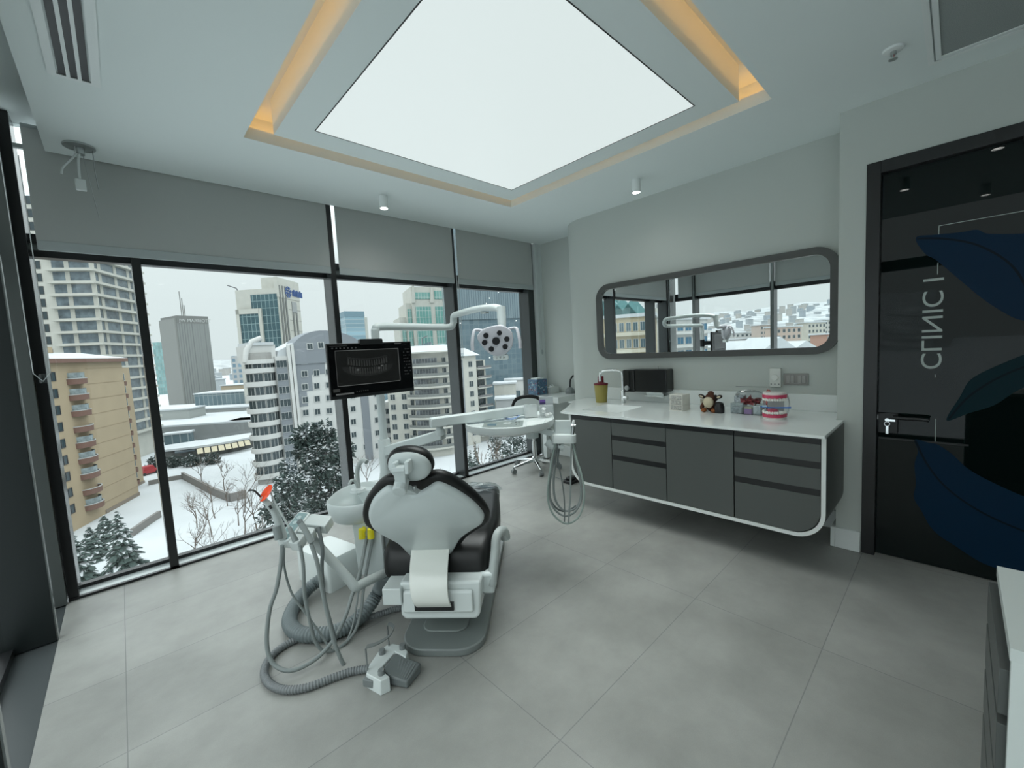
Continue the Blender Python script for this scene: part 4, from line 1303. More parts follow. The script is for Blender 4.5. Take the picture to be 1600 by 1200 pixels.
# ---- monitor on the post
mon = thing('monitor', (1.09, 2.37, 1.38), 0, 'black flat monitor showing a dark panoramic jaw X-ray', 'monitor')
MX0, MX1, MZ0, MZ1, MY = 0.832, 1.352, 1.220, 1.533, 2.36
part(MB().box(MX0, MX1, MY, MY+0.022, MZ0, MZ1), 'housing', mat('monitor_black', (0.008, 0.009, 0.010), 0.3), mon, bevel=0.004)
part(MB().box(MX0+0.008, MX1-0.008, MY-0.0015, MY+0.002, MZ0+0.02, MZ1-0.008), 'screen', SCREEN, mon)
part(MB().prism(rrect(-0.075, 0.065, -0.008, 0.025, [0.003, 0.008, 0.008, 0.003]), lambda u, v, w: Vector((1.095+u, w, MZ1+v-0.004)), MY-0.006, MY+0.02), 'top_clip', CHAN, mon)
def lit(n_, v): return mat(n_, (0, 0, 0), 0.3, emit=(v*0.92, v, v*0.97), es=1.0)
UI = lit('ui_grey', 0.085)
UID = lit('ui_dim', 0.03)
XR = lit('xray_dark', 0.004)
Yf = MY-0.0022
def sq(b, x0, x1, z0, z1, y=Yf): return b.quad((x0, y, z0), (x1, y, z0), (x1, y, z1), (x0, y, z1))
wx = lambda f: MX0+f*(MX1-MX0)
wz = lambda f: MZ0+f*(MZ1-MZ0)
b = MB()
ix0, ix1, iz0, iz1 = wx(0.085), wx(0.815), wz(0.24), wz(0.86)
sq(b, ix0, ix1, iz0, iz1)
part(b, 'xray_background', XR, mon)
b = MB()
for (x0, x1, z0, z1) in ((ix0, ix1, iz1, iz1+0.004), (ix1, ix1+0.004, iz0, iz1+0.004), (ix0, ix1, iz0-0.004, iz0), (ix0-0.002, ix0, iz0, iz1)):
    sq(b, x0, x1, z0, z1, Yf-0.0004)
part(b, 'image_frame', UI, mon)
b = MB()
jc = (ix0+ix1)/2-0.005
zt = iz0+0.115
for k in range(16):
    a = -1+2*k/15
    x = jc+a*0.115
    zc_ = zt-0.014*(1-a*a)
    w_ = 0.0058-0.0015*(abs(a) < .45)
    b.quad((x-w_, Yf-0.0006, zc_), (x+w_, Yf-0.0006, zc_), (x+w_*0.55, Yf-0.0006, zc_+0.034), (x-w_*0.55, Yf-0.0006, zc_+0.034))
    zc2 = zc_-0.010
    x2 = jc+a*0.108
    b.quad((x2-w_*0.55, Yf-0.0006, zc2-0.036), (x2+w_*0.55, Yf-0.0006, zc2-0.036), (x2+w_, Yf-0.0006, zc2), (x2-w_, Yf-0.0006, zc2))
part(b, 'xray_teeth', lit('xray_teeth', 0.026), mon)
b = MB()
for (s0, s1) in ((0.10, 0.055),):
    pts = [(jc+0.155*math.sin(R(-90+180*k/30)), zt-0.01-0.062*math.cos(R(-90+180*k/30))) for k in range(31)]
    pin = [(jc+0.118*math.sin(R(-90+180*k/30)), zt-0.012-0.034*math.cos(R(-90+180*k/30))) for k in range(31)]
    for i in range(30):
        b.quad((pts[i][0], Yf-0.0003, pts[i][1]), (pts[i+1][0], Yf-0.0003, pts[i+1][1]), (pin[i+1][0], Yf-0.0003, pin[i+1][1]), (pin[i][0], Yf-0.0003, pin[i][1]))
part(b, 'xray_jawbone', lit('xray_bone', 0.011), mon)
b = MB()
for k in range(12):
    a = -1+2*k/11
    sq(b, jc+a*0.11-0.010, jc+a*0.11+0.010, zt+0.036-0.012*(1-a*a), zt+0.043-0.012*(1-a*a), Yf-0.0004)
part(b, 'xray_upper_jaw', lit('xray_bone2', 0.014), mon)
b = MB()
for (fx, fz, s) in ((0.315, 0.505, 0.005), (0.565, 0.51, 0.0045), (0.60, 0.555, 0.004)):
    sq(b, wx(fx)-s*1.5, wx(fx)+s*1.5, wz(fz)-s, wz(fz)+s, Yf-0.0008)
part(b, 'xray_filling', UI, mon)
b = MB()
for i in range(7):
    sq(b, wx(0.05+0.042*i), wx(0.05+0.042*i)+0.009, wz(0.90), wz(0.925))
sq(b, wx(0.03), wx(0.22), wz(0.948), wz(0.955))
for r_ in range(9):
    for c_ in range(4):
        if (r_*7+c_*3) % 5 != 0:
            sq(b, wx(0.885+0.024*c_), wx(0.885+0.024*c_)+0.006, wz(0.84-0.062*r_), wz(0.84-0.062*r_)+0.006)
for i in range(6):
    sq(b, wx(0.28+0.025*i), wx(0.28+0.025*i)+0.006, wz(0.105), wz(0.105)+0.005)
sq(b, wx(0.03), wx(0.10), wz(0.135), wz(0.19))
part(b, 'toolbar_icon', UID, mon)
b = MB()
sq(b, wx(0.055), wx(0.25), wz(0.075), wz(0.105))
sq(b, wx(0.78), wx(0.865), wz(0.955), wz(0.972))
part(b, 'status_bar', UI, mon)
b = MB().box(1.06, 1.18, MY+0.022, MY+0.05, 1.30, 1.45)
beam(b, (1.12, MY+0.04, 1.38), (1.20, 2.53, 1.38), 0.022, 0.03)
part(b, 'wall_bracket', CHAN, mon)
part(MB().lathe([(0.032, 1.33), (0.032, 1.43), (0.0265, 1.43), (0.0265, 1.33)], cw, 20, cap=False), 'clamp_ring', CHAN, mon)

# ---- delivery tray
tray = thing('instrument_tray', (1.75, 1.95, 1.0), 0, 'white rounded dental instrument tray with a grey keypad, beyond the chair', 'tray')
b = MB()
beam(b, at(672, 661, 2.50), at(822, 640, 2.74), 0.03, 0.029)
part(b, 'parallel_arm', WHITE2, tray, bevel=0.007)
for px_ in (700, 808):
    k = (px_-672)/150
    q = at(px_, 665-22*k, 2.50+0.24*k)
    part(MB().cyl(q+Vector((-0.02, -0.02, -0.012)), q+Vector((-0.03, -0.03, -0.012)), 0.004, seg=8), 'screw', GREYP, tray)
TP = smooth2([(1.472, 1.975), (1.474, 1.86), (1.51, 1.75), (1.60, 1.675), (1.70, 1.645), (1.80, 1.645), (1.88, 1.67), (1.95, 1.72), (2.05, 1.83), (2.095, 1.92), (2.06, 2.0), (1.95, 2.15), (1.83, 2.26), (1.76, 2.265), (1.62, 2.16), (1.52, 2.07)], 4)
def sct(o, s): return [(1.77+(x-1.77)*s, 1.95+(y-1.95)*s) for x, y in o]
b = MB().rings([[Vector((x, y, 0.945)) for x, y in sct(TP, 0.55)], [Vector((x, y, 0.95)) for x, y in sct(TP, 0.85)], [Vector((x, y, 0.968)) for x, y in sct(TP, 0.985)], [Vector((x, y, 0.985)) for x, y in TP], [Vector((x, y, 1.008)) for x, y in TP], [Vector((x, y, 1.010)) for x, y in sct(TP, 0.985)], [Vector((x, y, 1.001)) for x, y in sct(TP, 0.965)], [Vector((x, y, 1.0)) for x, y in sct(TP, 0.5)]])
part(b, 'tray_body', WHITE, tray, smooth=45)
q = [flr(757, 660, 1.002), flr(818, 657, 1.002), flr(816, 666.5, 1.002), flr(753, 668, 1.002)]
b = MB().hexa([Vector((v.x, v.y, 1.0)) for v in q]+[Vector((v.x, v.y, 1.003)) for v in q])
kp = part(b, 'keypad', mat('keypad_grey', (0.20, 0.235, 0.225), 0.4), tray)
c_ = flr(793, 661.8, 1.003)
part(MB().lathe([(0.001, 0.004), (0.026, 0.004), (0.026, 0.0), (0.001, 0.0)], c_, 24), 'dial_ring', mat('keypad_light', (0.5, 0.54, 0.53), 0.4), kp)
part(MB().lathe([(0.001, 0.005), (0.010, 0.005), (0.010, 0.0), (0.001, 0.0)], c_, 16), 'dial_center', GREYP, kp)
for (ax, ay) in ((806, 659.5), (811, 659.5), (806.5, 663.2), (811, 663)):
    c_ = flr(ax, ay, 1.003)
    part(MB().lathe([(0.001, 0.002), (0.004, 0.002), (0.004, 0), (0.001, 0)], c_, 10), 'key', CHAN, kp)
q = [flr(762, 662.5, 1.003), flr(776, 662, 1.003), flr(775, 665, 1.003), flr(761, 665.5, 1.003)]
part(MB().hexa([v for v in q]+[v+Vector((0, 0, 0.001)) for v in q]), 'display', mat('keypad_blue', (0.06, 0.12, 0.16), 0.3), kp)
q = [flr(823, 659, 1.002), flr(852, 656, 1.002), flr(848, 662, 1.002), flr(823, 665.5, 1.002)]
part(MB().hexa([v for v in q]+[v+Vector((0, 0, 0.0015)) for v in q]), 'recess', mat('recess_white', (0.62, 0.66, 0.65), 0.35), tray)
b = MB()
beam(b, (1.86, 1.80, 0.945), (1.955, 1.69, 0.90), 0.022, 0.02)
b.lathe([(0.001, 0.885), (0.04, 0.885), (0.04, 0.955), (0.001, 0.955)], (1.85, 1.82, 0), 18)
part(b, 'bracket', WHITE2, tray, bevel=0.004)
# handpiece holder right of the tray
hp = thing('handpiece_holder', (1.97, 1.66, 0.9), 0, 'white handpiece holder with long looping hoses right of the tray', 'holder')
D0 = 2.56
hu = (at(900, 680, D0)-at(864, 680, D0)).normalized()
hv = Vector((0, 0, 1)).cross(hu).normalized()
hc = at(880, 684, D0)
def HP(u, v, w): return Vector((hc.x, hc.y, hc.z))+hu*u+hv*v+Vector((0, 0, w))
b = MB()
o = rrect(-0.068, 0.082, -0.03, 0.07, [0.045, 0.02, 0.02, 0.012])
b.rings([[HP(x, y, -0.03) for x, y in o], [HP(x, y, 0.018) for x, y in o], [HP(x*0.93, y*0.9, 0.022) for x, y in o]])
part(b, 'base', WHITE, hp, smooth=40)
b = MB()
o = rrect(-0.05, 0.066, 0.02, 0.06, 0.01)
b.rings([[HP(x, y, 0.02) for x, y in o], [HP(x*0.9, y, 0.085) for x, y in o], [HP(x*0.8, y, 0.10) for x, y in o]])
part(b, 'rest', WHITE2, hp, smooth=40)
b = MB().box(-0.01, 0.01, 0, 0.01, 0, 0.01)
part(MB().tube([HP(-0.10, 0.03, -0.03), HP(-0.07, 0.02, -0.055), HP(-0.0, 0.01, -0.062)], 0.026, 12), 'hose_boss', WHITE2, hp, smooth=50)
part(MB().tube([HP(0.055, -0.005, -0.03), HP(0.058, 0.0, 0.03), HP(0.064, 0.0, 0.075)], [0.010, 0.011, 0.010], 12), 'turbine_handpiece', STEEL, hp, smooth=60)
part(MB().tube([HP(0.062, 0.0, 0.072), HP(0.070, 0.0, 0.11)], [0.011, 0.007], 12), 'turbine_head', mat('white_tip', (0.8, 0.82, 0.82), 0.3), hp, smooth=60)
part(MB().tube([HP(0.05, -0.005, 0.075), HP(0.08, -0.005, 0.078)], 0.007, 10), 'turbine_collar', CHROME, hp, smooth=60)
def hose(pts, r_, m, parent, name='hose', seg=8, n_=7):
    return part(MB().tube(smooth_path(pts, n_), r_, seg), name, m, parent, smooth=70)
def P3(lst): return [at(x, y, d_) for x, y, d_ in lst]
hose(P3([(868, 692, 2.55), (861, 725, 2.56), (856, 765, 2.56), (858, 790, 2.56), (868, 808, 2.56), (884, 818, 2.56), (900, 812, 2.55), (910, 795, 2.55), (913, 770, 2.54), (908, 740, 2.54), (900, 715, 2.55), (894, 688, 2.56)]), 0.006, HOSEG, hp)
hose(P3([(870, 693, 2.57), (863, 730, 2.58), (858, 770, 2.58), (866, 795, 2.58), (882, 806, 2.58), (898, 800, 2.57), (908, 780, 2.57), (907, 750, 2.57), (899, 715, 2.57), (893, 688, 2.57)]), 0.0065, HOSE, hp)
hose(P3([(868, 726, 2.6), (865, 750, 2.6), (867, 778, 2.6), (877, 795, 2.6), (890, 798, 2.6), (902, 791, 2.59), (908, 770, 2.59), (904, 735, 2.58), (896, 688, 2.58)]), 0.007, HOSE, hp)
hose(P3([(866, 693, 2.6), (862, 720, 2.61), (859, 755, 2.61), (860, 780, 2.61), (872, 796, 2.61), (887, 798, 2.61), (900, 790, 2.6)]), 0.006, HOSED, hp)
hose(P3([(870, 692, 2.55), (873, 725, 2.55), (879, 757, 2.55), (882, 785, 2.55), (882, 815, 2.55)]), 0.004, HOSED, hp)
hose(P3([(893, 688, 2.54), (892, 730, 2.54), (891, 775, 2.54), (888, 817, 2.54)]), 0.0055, HOSE, hp)
hose(P3([(871, 694, 2.56), (868, 712, 2.56), (867, 726, 2.57)]), 0.006, HOSED, hp)
hose(P3([(875, 694, 2.56), (872, 712, 2.56), (871, 730, 2.57)]), 0.006, HOSED, hp)
# on the tray: cup bag, plastic holder, blue strip
t = thing('plastic_container', at(845, 650, 2.62), 0, 'clear plastic container of cotton with a purple label on the tray', 'container')
q0 = flr(843, 653, 1.003); u_ = (flr(862, 652, 1.003)-flr(842, 653, 1.003)).normalized(); v_ = Vector((-u_.y, u_.x, 0))
def CT(u, v, w): return Vector((q0.x, q0.y, 1.003))+u_*u+v_*v+Vector((0, 0, w))
def ctbox(b, x0, x1, y0, y1, z0, z1): return b.hexa([CT(x0, y0, z0), CT(x1, y0, z0), CT(x1, y1, z0), CT(x0, y1, z0), CT(x0, y0, z1), CT(x1, y0, z1), CT(x1, y1, z1), CT(x0, y1, z1)])
part(ctbox(MB(), 0, 0.09, 0, 0.055, 0, 0.075), 'box', mat('milky_box', (0.62, 0.66, 0.66), 0.2, alpha=0.35), t)
part(ctbox(MB(), 0.005, 0.095, 0.06, 0.075, 0.0, 0.125), 'bag', mat('bag_grey', (0.42, 0.46, 0.47), 0.3, alpha=0.7), t)
part(ctbox(MB(), 0.008, 0.045, 0.056, 0.0595, 0.08, 0.108), 'label', mat('purple', (0.12, 0.06, 0.26), 0.4), t)
part(ctbox(MB(), 0.008, 0.045, 0.0545, 0.056, 0.082, 0.092), 'label_band', mat('dark_purple', (0.02, 0.01, 0.08), 0.4), t)
b = MB()
for k in range(7):
    c_ = CT(0.02+0.05*rnd.random(), 0.015+0.025*rnd.random(), 0.012+0.04*rnd.random())
    b.sphere(c_, 0.014, 8, 6, sc=(1, 1, 0.8))
part(b, 'cotton', mat('cotton', (0.85, 0.86, 0.85), 0.9), t, smooth=80)['kind'] = 'stuff'
t = thing('plastic_wrap_pack', CT(-0.06, 0.03, 0), 0, 'clear packet of white cotton rolls left of the purple labelled container', 'packet')
part(ctbox(MB(), -0.095, -0.012, 0.03, 0.06, 0, 0.082), 'packet', mat('milky_pack', (0.58, 0.62, 0.62), 0.25, alpha=0.45), t)
part(ctbox(MB(), -0.085, -0.02, 0.035, 0.055, 0.004, 0.06), 'rolls', mat('cotton', (0.85, 0.86, 0.85), 0.9), t)
b = MB()
pts = smooth_path([flr(785, 650, 1.006), flr(790, 654, 1.006), flr(800, 656, 1.008), flr(808, 653, 1.012), flr(814, 648, 1.02)], 5)
rs = [[p+Vector((0, 0, 0.0)), p+Vector((0.018, 0.022, 0.002)), p+Vector((0.018, 0.022, 0.006)), p+Vector((0, 0, 0.004))] for p in pts]
b.rings(rs)
part(b, 'matrix_strip', mat('blue_clear', (0.28, 0.40, 0.66), 0.2, alpha=0.75), None, top=('pale blue curled plastic strip lying on the instrument tray', 'strip'))

# ---- assistant's holder on the left
asst = thing('assistant_holder', at(470, 840, 2.0), 0, 'white assistant holder with a blue-green keypad on a bent arm, front left', 'holder')
AD = 2.0
ac = at(441, 842, 1.98)
ae = at(473, 802, 2.12)
au = (ae-ac).normalized()
av = at(466, 856, 1.93)-ac
av = (av-au*av.dot(au)).normalized()
an = au.cross(av)
if an.z < 0: an = -an
Lh = (ae-ac).length
def AH(u, v, w): return ac+au*u+av*v+an*w
o = rrect(-0.01, Lh+0.012, -0.03, 0.038, [0.012, 0.016, 0.016, 0.012])
b = MB().prism(o, lambda u, v, w: AH(u, v, w), -0.05, 0.0)
part(b, 'housing', WHITE, asst, bevel=0.005)
b = MB().prism(rrect(0.0, Lh, -0.022, 0.028, 0.006), lambda u, v, w: AH(u, v, w), 0.0, 0.002)
kp = part(b, 'keypad', mat('keypad_aqua', (0.26, 0.37, 0.38), 0.4), asst)
for k in range(4):
    M = Matrix.Translation(AH(0.03+(Lh-0.06)*k/3, 0.001, 0.002)) @ Matrix((au, av, an)).transposed().to_4x4()
    part(MB().lathe([(0.001, 0.002), (0.011, 0.002), (0.011, 0), (0.001, 0)], (0, 0, 0), 16, M), 'key', mat('keypad_pale', (0.5, 0.6, 0.6), 0.4), kp)
for (u0, u1, v1) in ((-0.01, 0.048, 0.085), (0.30*Lh+0.008, 0.56*Lh, 0.115), (0.64*Lh, Lh+0.012, 0.155)):
    o = rrect(u0, u1, 0.034, v1, [0.012, 0.012, 0.004, 0.004])
    b = MB().prism(o, lambda u, v, w: AH(u, v, w), -0.062, -0.008)
    part(b, 'finger', WHITE, asst, bevel=0.005)
el = at(556, 917, 2.08)
p0 = AH(0.6*Lh, 0.04, -0.055)
b = MB().tube(smooth_path([p0, p0+(el-p0)*0.5, el+(p0-el).normalized()*0.05, el, el+(at(606, 893, 2.26)-el).normalized()*0.05, at(606, 893, 2.28)], 6), 0.023, 14)
part(b, 'bent_arm', LGREYP, asst, smooth=60)
# instruments
t = thing('curing_light', at(432, 815, 1.98), 0, 'grey curing light with black tip and orange eye shield, leftmost in holder', 'curing light')
b = MB().tube(smooth_path([at(443, 842, 1.98), at(437, 822, 1.98), at(430, 802, 1.98), at(420, 788, 1.97), at(408, 777, 1.96)], 6), [0.019]*7+[0.018]*6+[0.0165]*6+[0.013]*6, 14)
part(b, 'body', LGREYP, t, smooth=60)
b = MB().tube([at(436, 842, 1.96), at(432, 822, 1.96)], 0.019, 12)
part(b, 'cup', HOSE, t, smooth=60)
part(MB().tube(smooth_path([at(407, 776, 1.96), at(399, 768, 1.95), at(394, 766, 1.95), at(388, 766.5, 1.94)], 5), 0.0045, 10), 'light_tip', CHAN, t, smooth=60)
b = MB()
sl = (rt*0.66+up*0.75).normalized(); ss = (rt*0.75-up*0.66)*0.72-fw*0.7
sn = sl.cross(ss).normalized()
M = Matrix.Translation(at(414, 770, 1.955)) @ Matrix((sl, ss.normalized(), sn)).transposed().to_4x4()
b.lathe([(0.001, 0.0), (0.044, 0.004), (0.044, 0.0055), (0.001, 0.0015)], (0, 0, 0), 28, M, sy=0.75)
part(b, 'eye_shield', mat('orange_shield', (0.95, 0.085, 0.02), 0.15), t, smooth=40)
part(MB().tube([at(421, 790, 1.955), at(424, 795, 1.955)], 0.006, 8), 'button', CHAN, t)
t = thing('syringe', at(455, 825, 1.98), 0, 'thin steel-tipped syringe with grey handle, second instrument from the left', 'instrument')
part(MB().tube([at(462, 846, 1.95), at(452, 824, 1.96)], [0.014, 0.009], 12), 'handle', HOSE, t, smooth=60)
part(MB().tube([at(452, 824, 1.96), at(430, 786, 1.97), at(421, 765, 1.98)], [0.005, 0.0042, 0.0035], 8), 'tip', LGREYP, t, smooth=60)
t = thing('suction_handpiece', at(478, 825, 1.96), 0, 'grey suction handpiece with an open nozzle, second from the right in holder', 'suction tip')
part(MB().tube([at(487, 848, 1.94), at(478, 830, 1.95), at(470, 818, 1.96)], [0.013, 0.013, 0.014], 14), 'handle', HOSE, t, smooth=60)
part(MB().tube([at(470, 818, 1.96), at(467.5, 814, 1.965)], [0.014, 0.013], 14), 'nozzle', HOSED, t, smooth=60)
part(MB().tube([at(467, 813, 1.965), at(445, 790, 1.98), at(433, 772, 1.99)], [0.0045, 0.004, 0.0045], 8), 'clear_tip', CLEAR, t, smooth=60)
# hoses of the assistant side
hs = thing('assistant_hoses', at(500, 950, 2.0), 0, 'bundle of grey hoses looping from the assistant holder to the yellow connectors', 'hoses')
hose(P3([(441, 852, 1.97), (439, 880, 1.97), (432, 920, 1.96), (422, 950, 1.95), (417, 990, 1.94), (419, 1020, 1.93), (430, 1040, 1.92), (451, 1048, 1.92), (475, 1041, 1.95), (500, 1024, 2.0), (523, 997, 2.06), (540, 962, 2.12), (550, 930, 2.17), (562, 895, 2.22), (571, 850, 2.28), (574, 838, 2.29)]), 0.0098, HOSE, hs)
hose(P3([(444, 856, 2.0), (444, 885, 2.0), (455, 925, 2.02), (475, 955, 2.04), (497, 985, 2.06), (515, 1012, 2.07), (526, 1021, 2.08), (540, 1005, 2.12), (551, 978, 2.16), (558, 940, 2.2), (563, 900, 2.25), (572, 845, 2.29)]), 0.0055, HOSE, hs)
hose(P3([(469, 853, 1.96), (474, 885, 1.96), (476, 930, 1.98), (484, 970, 2.0), (492, 1000, 2.03), (504, 1016, 2.05), (522, 1016, 2.08), (540, 1004, 2.12), (555, 985, 2.16), (564, 955, 2.2), (568, 920, 2.24), (574, 885, 2.27), (583, 840, 2.3)]), 0.0085, HOSE, hs)
hose(P3([(486, 850, 1.94), (496, 880, 1.94), (503, 920, 1.95), (512, 960, 1.96), (523, 1005, 1.97), (535, 1035, 1.98), (538, 1039, 1.985)]), 0.0095, HOSE, hs)
hose(P3([(497, 824, 2.05), (501, 840, 2.03), (504, 860, 2.02), (503, 890, 2.02), (506, 930, 2.02), (514, 965, 2.03), (524, 1000, 2.04)]), 0.009, HOSED, hs)

# ---- floor box, waste hose, pedal and its hose
BZ = 0.205
e1_ = Vector((0.975, 0.222, 0)); e2_ = Vector((-0.222, 0.975, 0))
b0 = Vector((0.812, 2.622, 0))
fb = thing('floor_box', b0+e1_*0.12+e2_*0.18, 0, 'white junction box on the floor under the spittoon bowl', 'floor box')
o = rrect(0, 0.245, 0, 0.36, 0.02, 5)
b = MB().rings([[b0+e1_*x+e2_*y for x, y in o], [b0+e1_*x+e2_*y+Vector((0, 0, BZ*0.93)) for x, y in o], [b0+e1_*(0.12+(x-0.12)*0.93)+e2_*(0.18+(y-0.18)*0.95)+Vector((0, 0, BZ)) for x, y in o]])
part(b, 'cover', WHITE, fb, smooth=35)
def corrug(pts, r_, pitch, amp, m, name, n_=14, seg=14):
    P = smooth_path(pts, n_)
    # resample evenly
    L = [0]
    for i in range(1, len(P)): L.append(L[-1]+(P[i]-P[i-1]).length)
    N = int(L[-1]/(pitch/4))
    out = []; rr_ = []
    j = 0
    for i in range(N+1):
        s = L[-1]*i/N
        while j < len(L)-2 and L[j+1] < s: j += 1
        f_ = (s-L[j])/max(1e-9, L[j+1]-L[j])
        out.append(P[j].lerp(P[j+1], f_)); rr_.append(r_+amp*(0, 1, 0, -1)[i % 4])
    return MB().tube(out, rr_, seg)
rh = 0.036
b = corrug([flr(503, 905, 0.09), flr(490, 913, 0.07), flr(472, 930, 0.042), flr(456, 955, rh), flr(453, 975, rh), flr(468, 990, rh), flr(495, 992, rh), flr(525, 987, rh), flr(553, 972, 0.042), flr(575, 950, 0.07), flr(592, 922, 0.13), at(604, 897, 2.26)], rh, 0.0165, 0.0032, HOSED, 'hose')
part(b, 'waste_hose', mat('waste_hose', (0.15, 0.18, 0.185), 0.4), None, smooth=80, top=('thick grey corrugated waste hose curling on the floor to the white box', 'hose'))
rh = 0.0165
b = corrug([W(-0.19, -0.20, 0.03), flr(628, 950, 0.02), flr(585, 962, 0.02), flr(545, 973, 0.017), flr(500, 988, 0.017), flr(455, 1003, 0.017), flr(425, 1024, 0.017), flr(413, 1048, 0.017), flr(421, 1068, 0.017), flr(445, 1078, 0.017), flr(480, 1074, 0.017), flr(520, 1059, 0.017), flr(550, 1049, 0.017), flr(578, 1045, 0.02)], rh, 0.0125, 0.002, HOSED, 'hose')
part(b, 'pedal_hose', mat('pedal_hose', (0.17, 0.185, 0.19), 0.4), None, smooth=80, top=('thin grey corrugated hose running from chair base to foot pedal', 'hose'))
ped = thing('foot_pedal', flr(605, 1045), 0, 'white and grey foot control pedal with a wire hoop on the floor', 'foot pedal')
HZ = 0.062
topo = [flr(572, 1052, HZ), flr(577, 1038, HZ), flr(590, 1019, HZ), flr(603, 1008, HZ), flr(614, 1005, HZ), flr(628, 1008, HZ), flr(637, 1017, HZ), flr(634, 1027, HZ), flr(617, 1018, HZ), flr(594, 1045, HZ), flr(609, 1057, HZ), flr(594, 1064, HZ)]
bot = [flr(568, 1077), flr(570, 1062), flr(588, 1040), flr(602, 1030), flr(614, 1026), flr(630, 1024), flr(638, 1030), flr(635, 1040), flr(620, 1040), flr(600, 1058), flr(611, 1070), flr(594, 1081)]
def flat(q, z): return Vector((q.x, q.y, z))
cen = flr(606, 1040)
foot = [flat(p, 0) + (flat(p, 0)-cen)*0.06 for p in topo]
b = MB().rings([foot, topo])
part(b, 'housing', WHITE, ped, bevel=0.004)
padt = [flr(596, 1047, 0.064), flr(618, 1020, 0.064), flr(658, 1036, 0.045), flr(636, 1066, 0.035), flr(612, 1058, 0.045)]
b = MB().rings([[flat(p, max(0.004, p.z-0.045)) for p in padt], padt])
part(b, 'treadle', mat('pedal_grey', (0.15, 0.17, 0.17), 0.45), ped, bevel=0.006)
for i in range(6):
    k = 0.25+0.12*i
    a_ = padt[4].lerp(padt[3], k)+Vector((0, 0, 0.001)); c_ = padt[1].lerp(padt[2], k)+Vector((0, 0, 0.001))
    a2 = a_.lerp(c_, 0.1); c2 = a_.lerp(c_, 0.85)
    part(MB().tube([a2, c2], 0.0028, 6), 'grip_rib', GREYP, ped)
for (x, y) in ((597, 1021), (629, 1013), (596, 1053)):
    c_ = flr(x, y, HZ)
    part(MB().lathe([(0.001, 0.02), (0.013, 0.02), (0.015, 0.016), (0.015, -0.004), (0.001, -0.004)], c_, 18), 'button', GREYP, ped, smooth=40)
q = [flr(570, 1058, 0.05), flr(588, 1062, 0.05)]
p_, q_ = flat(flr(570, 1074), 0.012), flat(flr(586, 1077), 0.012)
nn = Vector((0, 0, 1)).cross(q_-p_).normalized()*-1
b = MB().hexa([p_+nn*0.012, q_+nn*0.012, q_-nn*0.02, p_-nn*0.02, p_+nn*0.012+Vector((0, 0, 0.035)), q_+nn*0.012+Vector((0, 0, 0.035)), q_-nn*0.02+Vector((0, 0, 0.035)), p_-nn*0.02+Vector((0, 0, 0.035))])
part(b, 'rocker_key', GREYP, ped, bevel=0.003)
hz = 0.165
hp_ = smooth_path([flr(571, 1014, hz), flr(583, 1011, hz), flr(599, 1003, hz), flr(610, 994, hz), flr(614, 985, hz), flr(610, 979, hz), flr(605, 978, hz)], 6)
b = MB()
b.rings([[p, p+Vector((0, 0, 0.004)), p+Vector((0.017, 0.017, 0.004)), p+Vector((0.017, 0.017, 0))] for p in hp_])
part(b, 'hoop', mat('hoop_grey', (0.22, 0.24, 0.24), 0.35, metal=0.3), ped)
for p in (hp_[0], hp_[-1]):
    b = MB().hexa([Vector((p.x, p.y, 0.004)), Vector((p.x+0.008, p.y+0.008, 0.004)), Vector((p.x+0.008, p.y+0.011, 0.004)), Vector((p.x-0.002, p.y+0.003, 0.004)), p, p+Vector((0.008, 0.008, 0)), p+Vector((0.008, 0.011, 0)), p+Vector((-0.002, 0.003, 0))])
    part(b, 'hoop_leg', mat('hoop_grey', (0.22, 0.24, 0.24), 0.35, metal=0.3), ped)

# ================================================================== DESK CORNER AND STOOL
t = thing('desk', (3.95, 3.5, 0), 0, 'white desk fixed in the recess between window and end wall', 'desk')
part(MB().box(3.72, 4.198, 3.20, 3.80, 0.775, 0.85), 'top', TOPW, t, bevel=0.002)
lg = flr(855, 716)
part(MB().box(lg.x-0.03, lg.x+0.03, lg.y-0.03, lg.y+0.03, 0.012, 0.775), 'leg', WHITE, t)
part(MB().box(lg.x-0.035, lg.x+0.035, lg.y-0.035, lg.y+0.035, 0.0, 0.012), 'foot', CHAN, t)
st = thing('stool', (3.5, 3.42, 0), 0, 'white wheeled stool with a black-edged backrest in front of the desk', 'stool')
sx_, sy_ = 3.5, 3.42
for k in range(5):
    a = R(165+72*k)
    d_ = Vector((math.cos(a), math.sin(a), 0))
    b = MB()
    c0 = Vector((sx_, sy_, 0))
    s_ = Vector((-d_.y, d_.x, 0))
    b.hexa([c0+s_*0.022+Vector((0, 0, 0.10)), c0-s_*0.022+Vector((0, 0, 0.10)), c0+d_*0.29-s_*0.013+Vector((0, 0, 0.07)), c0+d_*0.29+s_*0.013+Vector((0, 0, 0.07)), c0+s_*0.018+Vector((0, 0, 0.14)), c0-s_*0.018+Vector((0, 0, 0.14)), c0+d_*0.29-s_*0.01+Vector((0, 0, 0.085)), c0+d_*0.29+s_*0.01+Vector((0, 0, 0.085))])
    part(b, 'leg', CHROME, st, bevel=0.004)
    w_ = MB()
    pc = c0+d_*0.29
    w_.cyl(pc+s_*0.022+Vector((0, 0, 0.028)), pc-s_*0.022+Vector((0, 0, 0.028)), 0.028, seg=16)
    w_.cyl(pc+Vector((0, 0, 0.03)), pc+Vector((0, 0, 0.075)), 0.008, seg=8)
    part(w_, 'caster', GREYP, st, smooth=40)
part(MB().lathe([(0.001, 0.09), (0.035, 0.09), (0.035, 0.15), (0.026, 0.16), (0.026, 0.34), (0.016, 0.34), (0.016, 0.5), (0.001, 0.5)], (sx_, sy_, 0), 20), 'gas_lift', CHROME, st, smooth=40)
